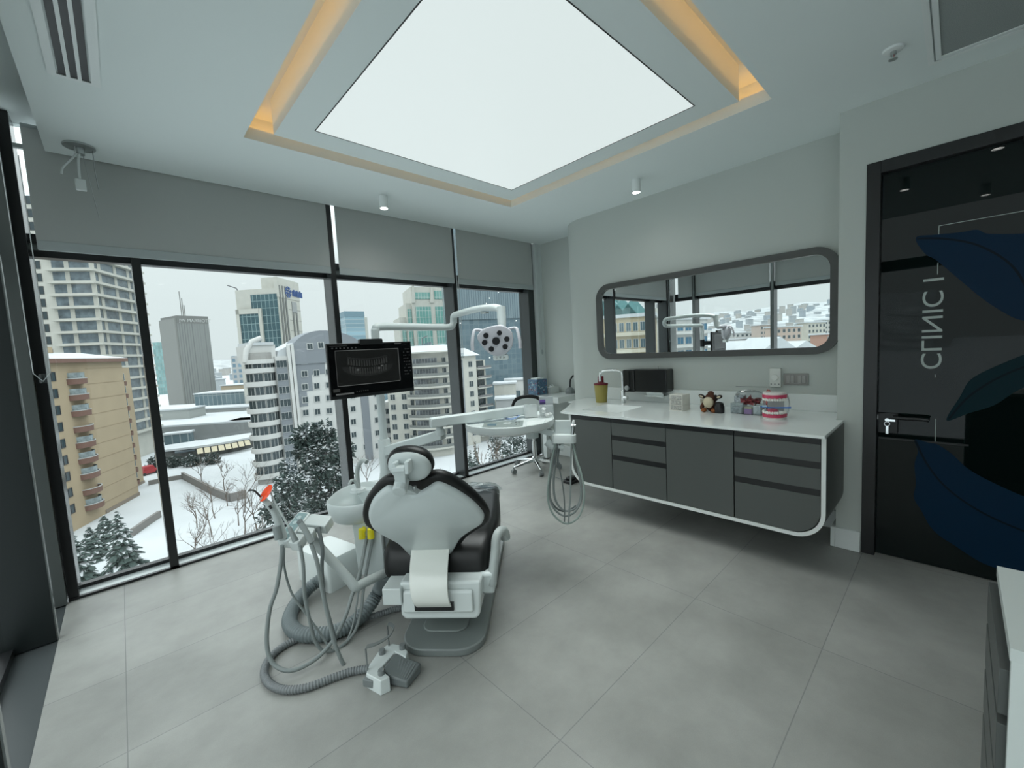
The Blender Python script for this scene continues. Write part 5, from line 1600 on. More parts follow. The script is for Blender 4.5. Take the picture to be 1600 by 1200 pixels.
part(MB().lathe([(0.001, 0.50), (0.17, 0.50), (0.20, 0.52), (0.20, 0.55), (0.17, 0.575), (0.001, 0.58)], (sx_, sy_, 0), 32), 'seat', LEATHER, st, smooth=50)
bcn = at(825, 645, 4.35)
bu = (at(850, 640, 4.35)-at(800, 640, 4.35)).normalized()
bu = Vector((bu.x, bu.y, 0)).normalized(); bn = Vector((bu.y, -bu.x, 0))
def SB(u, v, w): return Vector((bcn.x, bcn.y, 0))+bu*u+Vector((0, 0, v))+bn*w
o = smooth2([(-0.17, 0.76), (-0.17, 0.86), (-0.12, 0.94), (0, 0.965), (0.12, 0.94), (0.17, 0.86), (0.17, 0.76), (0.0, 0.74)], 5)
b = MB().prism(o, SB, -0.035, 0.0)
part(b, 'backrest', LEATHER, st, bevel=0.01)
o2 = [(u*0.86, 0.74+(v-0.74)*0.85) for u, v in o]
part(MB().prism(o2, SB, 0.0, 0.012), 'backrest_shell', WHITE2, st, bevel=0.004)
part(MB().tube(smooth_path([SB(0, 0.8, -0.02), SB(0, 0.65, 0.03), SB(0, 0.53, 0.0), Vector((sx_, sy_, 0.50))], 6), 0.014, 10), 'back_support', CHROME, st, smooth=60)
# things on the desk
t = thing('printed_box', (3.87, 3.68, 0.85), 0, 'blue box with colourful printing and a white lid on the desk', 'box')
PB = mat('box_print', (0.07, 0.14, 0.22), 0.35, noise=0.45, nscale=38)
part(MB().box(3.79, 3.98, 3.60, 3.76, 0.85, 1.045), 'carton', PB, t, bevel=0.002)
part(MB().box(3.83, 3.95, 3.63, 3.74, 1.045, 1.062), 'lid', SKIRT, t)
rnd2 = random.Random(3)
b = MB(); b2 = MB(); b3 = MB()
for k in range(30):
    x = rnd2.uniform(3.80, 3.96); z = rnd2.uniform(0.87, 1.03); s = rnd2.uniform(0.004, 0.010)
    (b, b2, b3)[k % 3].quad((x-s, 3.5995, z-s), (x+s, 3.5995, z-s*0.7), (x+s*0.8, 3.5995, z+s), (x-s, 3.5995, z+s*0.8))
    y = rnd2.uniform(3.61, 3.74); z = rnd2.uniform(0.87, 1.03)
    (b, b2, b3)[k % 3].quad((3.7895, y-s, z-s), (3.7895, y+s, z-s*0.7), (3.7895, y+s*0.8, z+s), (3.7895, y-s, z+s*0.8))
part(b, 'print_white', mat('print_white', (0.42, 0.47, 0.5), 0.4), t); part(b2, 'print_red', mat('print_red', (0.25, 0.05, 0.09), 0.4), t); part(b3, 'print_cyan', mat('print_cyan', (0.15, 0.38, 0.5), 0.4), t)
t = thing('tissue_box', (4.07, 3.6, 0.85), 0, 'open white tissue box on the desk beside the blue box', 'box')
part(MB().box(4.0, 4.17, 3.56, 3.66, 0.85, 0.925), 'carton', mat('tissue_carton', (0.62, 0.66, 0.64), 0.5), t, bevel=0.002)
b = MB().sphere((4.08, 3.61, 0.925), 0.03, 12, 8, sc=(1.4, 0.8, 1.0))
for v in b.bm.verts: v.co += Vector((rnd2.uniform(-.006, .006), rnd2.uniform(-.006, .006), rnd2.uniform(-.006, .006)))
part(b, 'tissue', SKIRT, t)
part(MB().box(4.055, 4.075, 3.59, 3.61, 0.948, 0.955), 'dark_tab', CHAN, t)
t = thing('dental_mixer', (4.12, 3.34, 0.85), 0, 'grey domed device with a black neck at the right end of the desk', 'device')
part(MB().lathe([(0.001, 0), (0.062, 0), (0.06, 0.03), (0.04, 0.065), (0.02, 0.075), (0.001, 0.075)], (4.12, 3.34, 0.85), 24), 'dome', GREYP, t, smooth=50)
part(MB().tube(smooth_path([(4.12, 3.34, 0.92), (4.122, 3.338, 0.98), (4.13, 3.33, 1.03), (4.15, 3.30, 1.075)], 5), 0.011, 10), 'neck', CHAN, t, smooth=60)
t = thing('foot_switch', flr(892, 753), 0, 'black foot switch on the floor at the far end of the vanity', 'foot switch')
c_ = flr(893, 754)
part(MB().box(c_.x-0.07, c_.x+0.09, c_.y-0.05, c_.y+0.06, 0.0, 0.035), 'base', CHAN, t, bevel=0.008)
part(MB().box(c_.x-0.05, c_.x+0.05, c_.y-0.03, c_.y+0.04, 0.035, 0.065), 'pedal', CHAN, t, bevel=0.01)
part(MB().tube(smooth_path([(c_.x, c_.y+0.06, 0.02), (c_.x-0.02, c_.y+0.16, 0.02), (c_.x+0.02, c_.y+0.3, 0.05), (c_.x+0.08, c_.y+0.36, 0.3), (c_.x+0.10, c_.y+0.38, 0.6)], 6), 0.004, 6), 'cable', GREYP, t)

# ================================================================== OUTSIDE
GZ = -25.0
EXT = 0.66     # outdoor base colours darkened to offset the boosted light of the upper sky
_mat, _cur = mat, curtain_mat
def mat(name, col=(0.8, 0.8, 0.8), *a, **k):
    return _mat(name, tuple(c*EXT for c in col), *a, **k)
def curtain_mat(name, glass, line, *a, **k):
    a = list(a)
    if len(a) > 4 and a[4]: a[4] = tuple(c*EXT for c in a[4])
    return _cur(name, tuple(c*EXT for c in glass), tuple(c*EXT for c in line), *a, **k)
SNOW = mat('snow', (0.68, 0.72, 0.74), 0.85, noise=0.05, nscale=0.15)
gm = MB().box(-700, 900, 5.5, 1500, GZ-0.5, GZ)
gm.box(-1200, -3, -900, 5.5, GZ-0.5, GZ)
o = part(gm, 'ground', SNOW); o['kind'] = 'structure'
def zat(px, py, P):
    d = at(px, py, 1)-EYE
    t_ = math.hypot(P.x, P.y)/math.hypot(d.x, d.y)
    return CAM_H+d.z*t_
def frame2(name, A, B, label, cat, group=None):
    """thing whose local x runs along the facade A->B (left to right as seen), y goes back, z up from the ground"""
    rz = math.atan2(B.y-A.y, B.x-A.x)
    t_ = thing(name, (A.x, A.y, GZ), rz, label, cat, group)
    return t_, math.hypot(B.x-A.x, B.y-A.y)
def corner(pxc, py, D, delta):
    C_ = at(pxc, py, D)
    th = math.atan2(C_.y, C_.x)
    return C_, th-PI/2+R(delta)
def hit(px, py, C_, ang):
    d = at(px, py, 1)-EYE
    e_ = Vector((math.cos(ang), math.sin(ang)))
    det = d.x*(-e_.y)-d.y*(-e_.x)
    s_ = (d.x*C_.y-d.y*C_.x)/det
    return Vector((C_.x+e_.x*s_, C_.y+e_.y*s_, 0)), s_
WM = {}
GLASSB = mat('pane_dark', (0.05, 0.075, 0.085), 0.15)
GLASSC = mat('pane_blue', (0.10, 0.17, 0.20), 0.15)
FRW = mat('window_frame_white', (0.62, 0.64, 0.63), 0.5)
FRD = mat('window_frame_dark', (0.10, 0.09, 0.085), 0.5)
def wmesh(w_, h_, fr=0.08, mats=None, div=2):
    key = (round(w_, 2), round(h_, 2), fr, div, tuple(m.name for m in (mats or [])))
    if key in WM: return WM[key]
    b = MB()
    b.box(-w_/2, w_/2, -0.04, 0.05, -h_/2, h_/2)
    b.mi = 1
    b.box(-w_/2-fr, w_/2+fr, -0.10, 0.05, h_/2, h_/2+fr)
    b.box(-w_/2-fr, w_/2+fr, -0.10, 0.05, -h_/2-fr, -h_/2)
    b.box(-w_/2-fr, -w_/2, -0.10, 0.05, -h_/2, h_/2)
    b.box(w_/2, w_/2+fr, -0.10, 0.05, -h_/2, h_/2)
    for k in range(1, div):
        x = -w_/2+w_*k/div
        b.box(x-0.03, x+0.03, -0.08, -0.03, -h_/2, h_/2)
    WM[key] = b.mesh('window', mats or [GLASSB, FRW])
    return WM[key]
def inst(me, name, root, loc, rz=0.0):
    o = bpy.data.objects.new(name, me)
    COL.objects.link(o)
    o.parent = root
    o.location = loc
    o.rotation_euler = (0, 0, rz)
    return o
def lp_(mb, name, m, root, **k): return part(mb, name, m, root, local=True, **k)
CONC = mat('facade_cream', (0.66, 0.66, 0.60), 0.8, noise=0.06, nscale=0.4)
WAPT = mat('facade_white', (0.74, 0.75, 0.73), 0.8, noise=0.04, nscale=0.3)
BEIGE = mat('facade_beige', (0.52, 0.42, 0.28), 0.85, noise=0.05, nscale=0.3)
BROWN = mat('facade_brown', (0.24, 0.14, 0.11), 0.85)
GREYB = mat('facade_grey', (0.28, 0.31, 0.34), 0.8)
GTWR = mat('tower_grey', (0.235, 0.245, 0.235), 0.8)
ROOFD = mat('roof_dark', (0.16, 0.17, 0.18), 0.7)

# ---- beige apartment block, left
A = at(58, 700, 64); B = at(205, 680, 87)
t, Wd = frame2('apartment_block', A, B, 'beige apartment block with round red-brown balconies, left edge of the view', 'building')
Ht = zat(150, 566, at(150, 566, 79))-GZ
lp_(MB().box(0, Wd, 0, 14, 0, Ht), 'wall', BEIGE, t)
b = MB().box(-0.6, Wd+0.5, -0.9, 14.5, Ht, Ht+0.7)
lp_(b, 'eave', BROWN, t)
lp_(MB().hexa([(-0.6, -0.9, Ht+0.7), (Wd+0.5, -0.9, Ht+0.7), (Wd+0.5, 14.5, Ht+0.7), (-0.6, 14.5, Ht+0.7), (4, 4.5, Ht+2.0), (Wd-4, 4.5, Ht+2.0), (Wd-4, 9, Ht+2.0), (4, 9, Ht+2.0)]), 'snowy_roof', SNOW, t)
def xloc(px, py, A_, ang):
    p_, s_ = hit(px, py, A_, ang)
    return s_
ang = math.atan2(B.y-A.y, B.x-A.x)
x1 = xloc(92, 690, A, ang); x2 = xloc(131, 690, A, ang); x3 = xloc(172, 690, A, ang)
FH = 2.78
wm1 = wmesh(2.3, 1.35, 0.1, [GLASSB, FRD], 3)
wm2 = wmesh(3.0, 1.5, 0.1, [GLASSC, FRW], 4)
cyl = MB().lathe([(2.0, 0.0), (2.05, 0.95), (1.95, 0.95), (1.9, 0.1), (0.1, 0.1)], (0, 0, 0), 28, cap=False, sy=0.75).mesh('balcony', [BROWN], 40)
glz = MB().lathe([(1.7, 0.95), (1.7, 2.0)], (0, 0, 0), 20, cap=False, sy=0.75).mesh('bay_glazing', [mat('bay_glass', (0.30, 0.36, 0.37), 0.3, noise=0.5, nscale=1.2)])
railw = MB().lathe([(2.08, 0.95), (2.08, 1.07), (1.92, 1.07), (1.92, 0.95)], (0, 0, 0), 24, cap=False, sy=0.75).mesh('balcony_cap', [FRW])
for k in range(10):
    z = Ht-2.6-FH*k
    if z < 1: break
    inst(wm1, 'window', t, (x1, 0, z+0.4))
    inst(wm1, 'window', t, (x1-5.2, 0, z+0.4))
    bb = inst(cyl, 'balcony', t, (x2, 0.15, z-1.15))
    inst(railw, 'balcony_cap', bb, (0, 0, 0))
    if k % 4 != 3: inst(glz, 'bay_glazing', bb, (0, 0, 0))
for k in range(10):
    z = Ht-FH*k-1.2
    lp_(MB().box(x2+2.8, Wd, -0.03, 0.02, z, z+0.08), 'string_course', mat('beige_line', (0.38, 0.29, 0.18), 0.9), t)
lp_(MB().box(x2+3.0, Wd+0.05, -0.15, 0.3, 0, 0.7), 'plinth', mat('plinth_brown', (0.30, 0.25, 0.20), 0.9), t)
# right, set-back wing
pA = MINV[t.name] @ Vector((*at(186, 680, 90).xy, GZ)); pB = MINV[t.name] @ Vector((*at(228, 680, 97).xy, GZ))
lp_(MB().box(pA.x, pB.x, pA.y, pA.y+12, 0, Ht-1.2), 'wing', BEIGE, t)
xw = (MINV[t.name] @ Vector((*at(194, 680, 92).xy, GZ)))
cb = MB().lathe([(1.0, 0.0), (1.05, 0.9), (0.95, 0.9), (0.9, 0.1), (0.1, 0.1)], (0, 0, 0), 20, cap=False).mesh('balcony', [BROWN], 40)
wm3 = wmesh(1.3, 1.5, 0.08, [GLASSC, FRW], 2)
for k in range(9):
    inst(cb, 'balcony', t, (xw.x+0.7, pA.y-0.1, Ht-5.2-FH*k))
    inst(wm3, 'window', t, (xw.x+1.6, pA.y, Ht-3.3-FH*k))
lp_(MB().box(pA.x, pB.x+0.1, pA.y-0.15, pA.y+0.3, 0, 0.6), 'plinth', mat('plinth_brown', (0.30, 0.25, 0.20), 0.9), t)
lp_(MB().box(x2-2, x2+2.5, 4, 8, Ht+0.7, Ht+3.0), 'roof_room', BEIGE, t)

# ---- banded tower behind it
C_, an_ = corner(149, 480, 112, -30)
A, s0 = hit(40, 480, C_, an_)
t, Wd = frame2('residential_tower', A, C_, 'tall cream residential tower with long ribbon balconies behind the beige block', 'building')
dside = 22
Ht = 25+46
lp_(MB().box(0, Wd, 0, dside, 0, Ht), 'wall', CONC, t)
FH = 19.0*112/651.5
xb0 = xloc(90, 480, A, an_)
lb = mat('ribbon_glass', (0.17, 0.22, 0.25), 0.2, noise=0.5, nscale=0.5)
wmt = wmesh(0.9, 2.0, 0.05, [GLASSB, FRD], 1)
nfl = 20
for k in range(nfl):
    z = k*FH+7.6
    lp_(MB().box(xb0, Wd+0.02, -0.10, 0.2, z+0.45, z+FH-0.25), 'ribbon_window', lb, t)
    lp_(MB().box(Wd-0.2, Wd+0.10, 0, dside, z+0.45, z+FH-0.25), 'ribbon_window', lb, t)
    b = MB().box(xb0-0.8, Wd+1.3, -1.3, 0, z-0.1, z+0.55)
    b.box(Wd, Wd+1.3, 0, dside, z-0.1, z+0.55)
    lp_(b, 'balcony', CONC, t)
    b = MB()
    for xx in (xb0+3.2, xb0+8.6):
        b.box(xx-0.5, xx+0.5, -0.18, 0.1, z+0.5, z+FH)
    lp_(b, 'pier', CONC, t)
    for yy in (2.5, 9, 15):
        lp_(MB().box(Wd, Wd+0.2, yy, yy+1.2, z+0.5, z+FH), 'pier', CONC, t)
    inst(wmt, 'window', t, (xloc(69, 480, A, an_), 0, z+1.6))

# ---- dark grey ribbed tower
C_, an_ = corner(284, 570, 245, 22)
Bp, s1 = hit(333, 570, C_, an_)
t, Wd = frame2('office_tower', C_, Bp, 'dark grey ribbed office tower with a roof mast, standing alone left of centre', 'building')
Ht = zat(290, 493, C_)-GZ
rib = curtain_mat('ribbed_tower', (0.20, 0.215, 0.21), (0.30, 0.32, 0.31), 1.3, 200, 0.42, 0.7)
lp_(MB().box(0, Wd, 0.0, 20, 0, Ht), 'body', GTWR, t)
lp_(MB().box(0, Wd, -0.3, 0.0, 0, Ht-4.5), 'ribbed_facade', rib, t)
lp_(MB().box(0, Wd, -0.35, 0.0, Ht-4.5, Ht), 'sign_band', GTWR, t)
b = MB().box(-1.0, 0.0, 0.0, 20, 0, Ht-1.5)
lp_(b, 'side_panel', mat('tower_side', (0.30, 0.31, 0.295), 0.8), t)
b = MB()
for (x, h_) in ((5.5, 15), (6.4, 11), (7.2, 7)):
    b.tube([(x, 6, Ht), (x, 6, Ht+h_)], 0.22, 6)
lp_(b, 'mast', GTWR, t)
Mt = (MINV[t.name].inverted() @ Matrix(((1, 0, 0, 1.2), (0, 0, -1, -0.4), (0, 1, 0, Ht-3.6), (0, 0, 0, 1))))
lettering('JW MARRIOTT', 2.55, 0.05, Mt, 'roof_sign', FRW, t)
for i in range(3):
    pass
# teal slab at its left
A = at(246, 600, 420); B = at(256, 600, 420)
t, Wd = frame2('office_tower', A, B, 'slim teal tower peeping out left of the dark grey tower', 'building')
lp_(MB().box(0, Wd, 0, 20, 0, zat(250, 535, A)-GZ), 'body', curtain_mat('teal_far', (0.22, 0.38, 0.38), (0.34, 0.46, 0.45), 2.5, 3.5, 0.2), t)

# ---- cream and teal tower with a blue logo
C_, an_ = corner(437, 490, 190, -30)
A, s0 = hit(371, 490, C_, an_)
t, Wd = frame2('office_tower', A, C_, 'cream office tower with teal glass and a blue roof logo', 'building')
Ht = zat(440, 436, C_)-GZ
Bs, ds = hit(470, 490, C_, an_+PI/2)
lp_(MB().box(0, Wd, 0, abs(ds), 0, Ht-4), 'body', CONC, t)
lp_(MB().box(Wd-1.2, Wd+0.2, -0.2, abs(ds), Ht-8, Ht+1), 'crown', CONC, t)
tg = curtain_mat('teal_glass', (0.045, 0.105, 0.125), (0.30, 0.42, 0.43), 1.9, 3.4, 0.13, 0.2, (0.075, 0.155, 0.18))
lp_(MB().box(1.5, Wd*0.53, -0.9, -0.02, 0, Ht-15), 'glass_front', tg, t)
lp_(MB().box(0, Wd*0.56, -1.2, -0.9, Ht-15, Ht-12.8), 'front_lintel', CONC, t)
lp_(MB().box(Wd*0.53, Wd*0.60, -1.2, 0, 0, Ht-12.8), 'front_pier', CONC, t)
lp_(MB().box(0, 1.5, -1.2, 0, 0, Ht-12.8), 'front_pier', CONC, t)
lp_(MB().box(Wd*0.36, Wd*0.98, -0.3, -0.02, 0, Ht-6.5), 'glass_upper', tg, t)
b = MB()
for k in range(3):
    lp_(MB().box(Wd-0.02, Wd+0.3, 1.0+k*2.2, 2.1+k*2.2, 0, Ht-2.5), 'dark_strip', GTWR, t)
lp_(MB().box(Wd-0.02, Wd+0.3, abs(ds)*0.58, abs(ds)*0.64, 0, Ht-14), 'dark_strip', GTWR, t)
lp_(MB().box(Wd-0.02, Wd+0.3, abs(ds)*0.74, abs(ds)*0.80, 0, Ht-14), 'dark_strip', GTWR, t)
lp_(MB().box(Wd-0.02, Wd+0.35, abs(ds)*0.58, abs(ds)*0.80, Ht-14, Ht-9), 'dark_strip', mat('logo_panel', (0.42, 0.44, 0.44), 0.7), t)
LOGO = mat('logo_blue', (0.03, 0.10, 0.32), 0.5)
b = MB()
yc = abs(ds)*0.45
for k in range(8):
    a0 = R(45*k); a1 = R(45*k+30)
    for (r0, r1) in ((0.5, 1.1), (1.5, 2.7)):
        b.hexa([(Wd+0.05, yc+r0*math.cos(a0), Ht-4.8+r0*math.sin(a0)), (Wd+0.05, yc+r1*math.cos(a0), Ht-4.8+r1*math.sin(a0)), (Wd+0.05, yc+r1*math.cos(a1), Ht-4.8+r1*math.sin(a1)), (Wd+0.05, yc+r0*math.cos(a1), Ht-4.8+r0*math.sin(a1)), (Wd+0.45, yc+r0*math.cos(a0), Ht-4.8+r0*math.sin(a0)), (Wd+0.45, yc+r1*math.cos(a0), Ht-4.8+r1*math.sin(a0)), (Wd+0.45, yc+r1*math.cos(a1), Ht-4.8+r1*math.sin(a1)), (Wd+0.45, yc+r0*math.cos(a1), Ht-4.8+r0*math.sin(a1))])
for k in range(7):
    b.box(Wd+0.05, Wd+0.45, yc+3.4+k*1.35, yc+4.3+k*1.35, Ht-6.3, Ht-3.6+(k % 2)*0.5)
lp_(b, 'logo', LOGO, t)
for k in range(12):
    lp_(MB().box(Wd-0.02, Wd+0.06, 8, abs(ds), Ht-8-5*k, Ht-7.85-5*k), 'panel_joint', GTWR, t)
lp_(MB().box(Wd-9, Wd-2, 3, 8, Ht-4, Ht+1.5), 'roof_plant', CONC, t)
lp_(MB().tube([(-3.5, 0.3, Ht-1.5), (0.5, 0.3, Ht-3.0), (1, 0.3, Ht-4)], 0.25, 6), 'roof_crane', ROOFD, t)

# ---- white apartments with rounded balconies and a grey arched gable
C_, an_ = corner(448, 620, 93, 16)
A, s0 = hit(386, 620, C_, an_)
Bp, s1 = hit(590, 620, C_, an_)
t, Wd = frame2('apartment_block', A, Bp, 'white apartment block with rounded balconies and a grey arched gable, behind the monitor', 'building')
xl = lambda px, py=620: xloc(px, py, A, an_)
xc_ = xl(448)
Hm = zat(470, 555, C_)-GZ
lp_(MB().box(xl(436), Wd, 0, 6, 0, Hm), 'wall', WAPT, t)
# rounded stack on the left
xr = (xl(389)+xl(440))/2
rr = (xl(440)-xl(389))/2
lp_(MB().lathe([(rr*0.86, 0), (rr*0.86, Hm+1.0), (0.01, Hm+1.0)], (xr, 2.2, 0), 32, sy=0.8), 'round_wall', mat('loggia', (0.42, 0.42, 0.40), 0.7), t, smooth=40)
slab = MB().lathe([(rr*0.5, -0.1), (rr*1.05, -0.1), (rr*1.07, 0.95), (rr*1.0, 0.95), (rr*0.98, 0.1), (rr*0.5, 0.1)], (0, 0, 0), 32, cap=False, sy=0.8).mesh('balcony', [WAPT], 40)
FHW = 20.2*93/651.5
wml = wmesh(1.5, 1.7, 0.06, [GLASSB, FRW], 2)
z0 = zat(415, 577, C_)-GZ-0.6
for k in range(11):
    z = z0-FHW*k
    if z < 0.3: break
    inst(slab, 'balcony', t, (xr, 2.2, z))
    for a in (-58, -20, 18, 50):
        ra = R(a)
        inst(wml, 'window', t, (xr+rr*0.87*math.sin(ra), 2.2-rr*0.87*0.8*math.cos(ra), z+1.75), ra*0.9)
lp_(MB().lathe([(rr*1.12, Hm-1.4), (rr*1.12, Hm-0.5), (0.01, Hm-0.4)], (xr, 2.2, 0), 32, sy=0.8), 'roof_slab', WAPT, t, smooth=40)
# dark window column and pillars
xg0, xg1 = xl(436), xl(453)
lp_(MB().box(xg0, xg1, -0.25, 0, 0, Hm-1.5), 'grey_strip', GREYB, t)
wmg = wmesh(2.1, 1.5, 0.06, [GLASSB, FRW], 3)
for k in range(11):
    z = z0-FHW*k
    if z < 0.2: break
    inst(wmg, 'window', t, ((xg0+xg1)/2, -0.25, z+1.55))
for px_ in (457, 463):
    lp_(MB().box(xl(px_)-0.3, xl(px_)+0.3, -0.6, 0.0, 0, Hm+2.5), 'pillar', WAPT, t)
# grey panels and arched gable
xa, xb_ = xl(466), xl(538)
ac_, ar = (xl(512)), (xl(512)-xl(458))
zp = zat(508, 515, C_)-GZ
o_ = [(xa-1.0, Hm-2)]
for k in range(0, 21):
    a = R(180-172*k/20)
    o_.append((ac_+(ar if a > PI/2 else xl(578)-ac_)*math.cos(a), Hm-0.5+(zp-Hm+0.5)*math.sin(a)))
o_.append((xl(578), Hm-2))
b = MB().prism(o_, lambda u, v, w: Vector((u, w, v)), -0.3, 5.5)
lp_(b, 'arched_gable', GREYB, t)
for (p0, p1, y0, y1) in ((466, 490, 555, 612), (466, 480, 612, 636), (490, 512, 555, 585), (468, 480, 664, 722), (480, 494, 678, 722)):
    zz0 = zat((p0+p1)/2, y1, C_)-GZ; zz1 = zat((p0+p1)/2, y0, C_)-GZ
    lp_(MB().box(xl(p0), xl(p1), -0.06, 0, max(0, zz0), zz1), 'grey_panel', GREYB, t)
wsq = wmesh(1.15, 1.25, 0.14, [GLASSB, FRW], 2)
for r_ in range(11):
    for c_ in range(7):
        px_, py_ = 475+c_*18.5+0.6*r_, 564+c_*(-1.5)+20.2*r_
        p_, s_ = hit(px_, py_, A, an_)
        zz = zat(px_, py_, p_)-GZ
        if zz > 1.2: inst(wsq, 'window', t, (s_, -0.07, zz))
lp_(MB().box(xl(563), xl(575), -0.2, 0, 0, Hm-3), 'grey_strip', GREYB, t)
zz = zat(486, 541, C_)-GZ
inst(wsq, 'window', t, (xl(491), -0.3, zz)); inst(wsq, 'window', t, (xl(508), -0.3, zz+0.2))
lp_(MB().box(xl(393), xl(440), 1, 9, Hm-1, Hm+2.6), 'penthouse', WAPT, t)
lp_(MB().box(xl(397), xl(437), 0.6, 9.4, Hm+2.6, Hm+3.2), 'snowy_roof', SNOW, t)
arc = []
for k in range(11):
    a = R(90*k/10)
    arc.append(Vector((xl(393)+2.4*math.sin(a)-0.3, 1.2, Hm-0.5+4.4*math.cos(R(90-90*k/10))*1.0)))
lp_(MB().tube([Vector((xl(391), 1.0, Hm-1)), Vector((xl(391)+0.4, 1.0, Hm+1.5)), Vector((xl(391)+1.6, 1.0, Hm+3.4)), Vector((xl(391)+3.4, 1.0, Hm+4.1))], 0.55, 8), 'roof_arch', WAPT, t, smooth=60)
lp_(MB().hexa([(xl(440), 0.5, Hm-0.5), (xl(475), 0.5, Hm-0.5), (xl(475), 8, Hm-0.5), (xl(440), 8, Hm-0.5), (xl(443), 0.5, Hm+1.2), (xl(478), 0.5, Hm+3.6), (xl(478), 8, Hm+3.6), (xl(443), 8, Hm+1.2)]), 'snowy_roof', SNOW, t)

# ---- far blue tower right of the big mullion
A = at(541, 520, 380); B = at(571, 520, 390)
t, Wd = frame2('office_tower', A, B, 'pale blue far office tower just above the monitor', 'building')
Ht = zat(555, 486, A)-GZ
bgm = curtain_mat('pale_blue_glass', (0.24, 0.37, 0.43), (0.42, 0.52, 0.55), 60, 3.6, 0.3, 0.3)
lp_(MB().box(0, Wd, 0, 25, 0, Ht-5), 'glass_body', bgm, t)
lp_(MB().box(-0.3, Wd+0.3, -0.3, 25, Ht-5, Ht), 'crown', mat('crown_blue', (0.20, 0.32, 0.38), 0.5), t)
lp_(MB().box(Wd, Wd+4, 4, 20, 0, Ht-5), 'side_core', CONC, t)

# ---- stepped cream and green tower
A = at(626, 500, 215); B = at(698, 500, 225)
t, Wd = frame2('office_tower', A, B, 'stepped cream tower with green glass, left of the lamp arm', 'building')
grn = curtain_mat('green_glass', (0.16, 0.40, 0.36), (0.62, 0.70, 0.66), 1.6, 3.5, 0.12, 0.2, (0.28, 0.52, 0.47))
zt1 = zat(645, 447, A)-GZ; zt2 = zat(645, 473, A)-GZ; zt3 = zat(632, 495, A)-GZ
for (x0, x1, y0, zz) in ((0.0, Wd*1.03, 3, zt3), (Wd*0.14, Wd*1.03, 1.5, zt2), (Wd*0.26, Wd*1.03, 0, zt1)):
    lp_(MB().box(x0, x1, y0, 24, 0, zz), 'tier', CONC, t)
for (x0, x1, y0, zb, zz) in ((0.04, 0.12, 2.7, 0, zt3-3), (0.17, 0.25, 1.2, 0, zt2-3), (0.33, 0.66, -0.3, zt2+2, zt1-3), (0.33, 0.66, -0.3, 0, zt2-2), (0.76, 0.98, -0.3, 0, zt2-2), (0.76, 0.98, -0.3, zt2+2, zt1-2)):
    lp_(MB().box(Wd*x0, Wd*x1, y0, y0+0.3, zb, zz), 'green_glazing', grn, t)
for k in (0.30, 0.70):
    lp_(MB().hexa([(Wd*k-1.2, -0.6, zt2), (Wd*k+0.8, -0.6, zt2), (Wd*k+0.8, 0, zt2), (Wd*k-1.2, 0, zt2), (Wd*k, -0.6, zt1+3), (Wd*k+0.8, -0.6, zt1+3), (Wd*k+0.8, 0, zt1+3), (Wd*k, 0, zt1+3)]), 'fin', CONC, t)
# low glass arched roof in front of it
A = at(600, 545, 170); B = at(650, 545, 172)
t, Wd = frame2('glass_hall', A, B, 'low hall with a sloping blue glass roof behind the monitor', 'building')
z0 = zat(610, 560, A)-GZ
lp_(MB().hexa([(-14, 0, 0), (Wd+6, 0, 0), (Wd+6, 20, 0), (-14, 20, 0), (-14, 0, z0-3), (Wd+6, 0, z0+6), (Wd+6, 20, z0+6), (-14, 20, z0-3)]), 'glass_roof', curtain_mat('hall_glass', (0.16, 0.25, 0.29), (0.4, 0.46, 0.48), 2, 2, 0.12), t)

# ---- big blue glass tower, right
A = at(712, 520, 150); B = at(832, 520, 158)
t, Wd = frame2('office_tower', A, B, 'huge blue-grey glass office tower behind the operating lamp', 'building')
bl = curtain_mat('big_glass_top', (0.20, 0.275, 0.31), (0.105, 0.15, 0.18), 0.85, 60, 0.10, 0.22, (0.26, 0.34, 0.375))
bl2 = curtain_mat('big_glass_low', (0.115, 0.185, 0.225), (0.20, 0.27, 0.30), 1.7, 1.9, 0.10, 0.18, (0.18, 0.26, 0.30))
Ht = 25+52
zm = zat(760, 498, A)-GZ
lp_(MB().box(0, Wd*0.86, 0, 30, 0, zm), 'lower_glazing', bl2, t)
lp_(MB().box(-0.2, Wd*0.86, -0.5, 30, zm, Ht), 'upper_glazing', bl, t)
lp_(MB().box(Wd*0.86, Wd*0.90, -0.8, 30, 0, Ht), 'vertical_fin', mat('fin_grey', (0.34, 0.40, 0.41), 0.4), t)
lp_(MB().box(Wd*0.90, Wd*1.02, 0.5, 30, 0, Ht), 'corner_glazing', bl, t)
rnd3 = random.Random(11)
b = MB()
for k in range(26):
    x = rnd3.uniform(1, Wd*0.84); z = rnd3.uniform(4, Ht-3)
    b.box(x, x+0.35, -0.56, -0.45 if z > zm else 0.0, z, z+0.35)
lp_(b, 'lit_window', mat('lit_window', (1, 1, 1), 0.5, emit=(0.95, 0.97, 0.92), es=1.0), t)

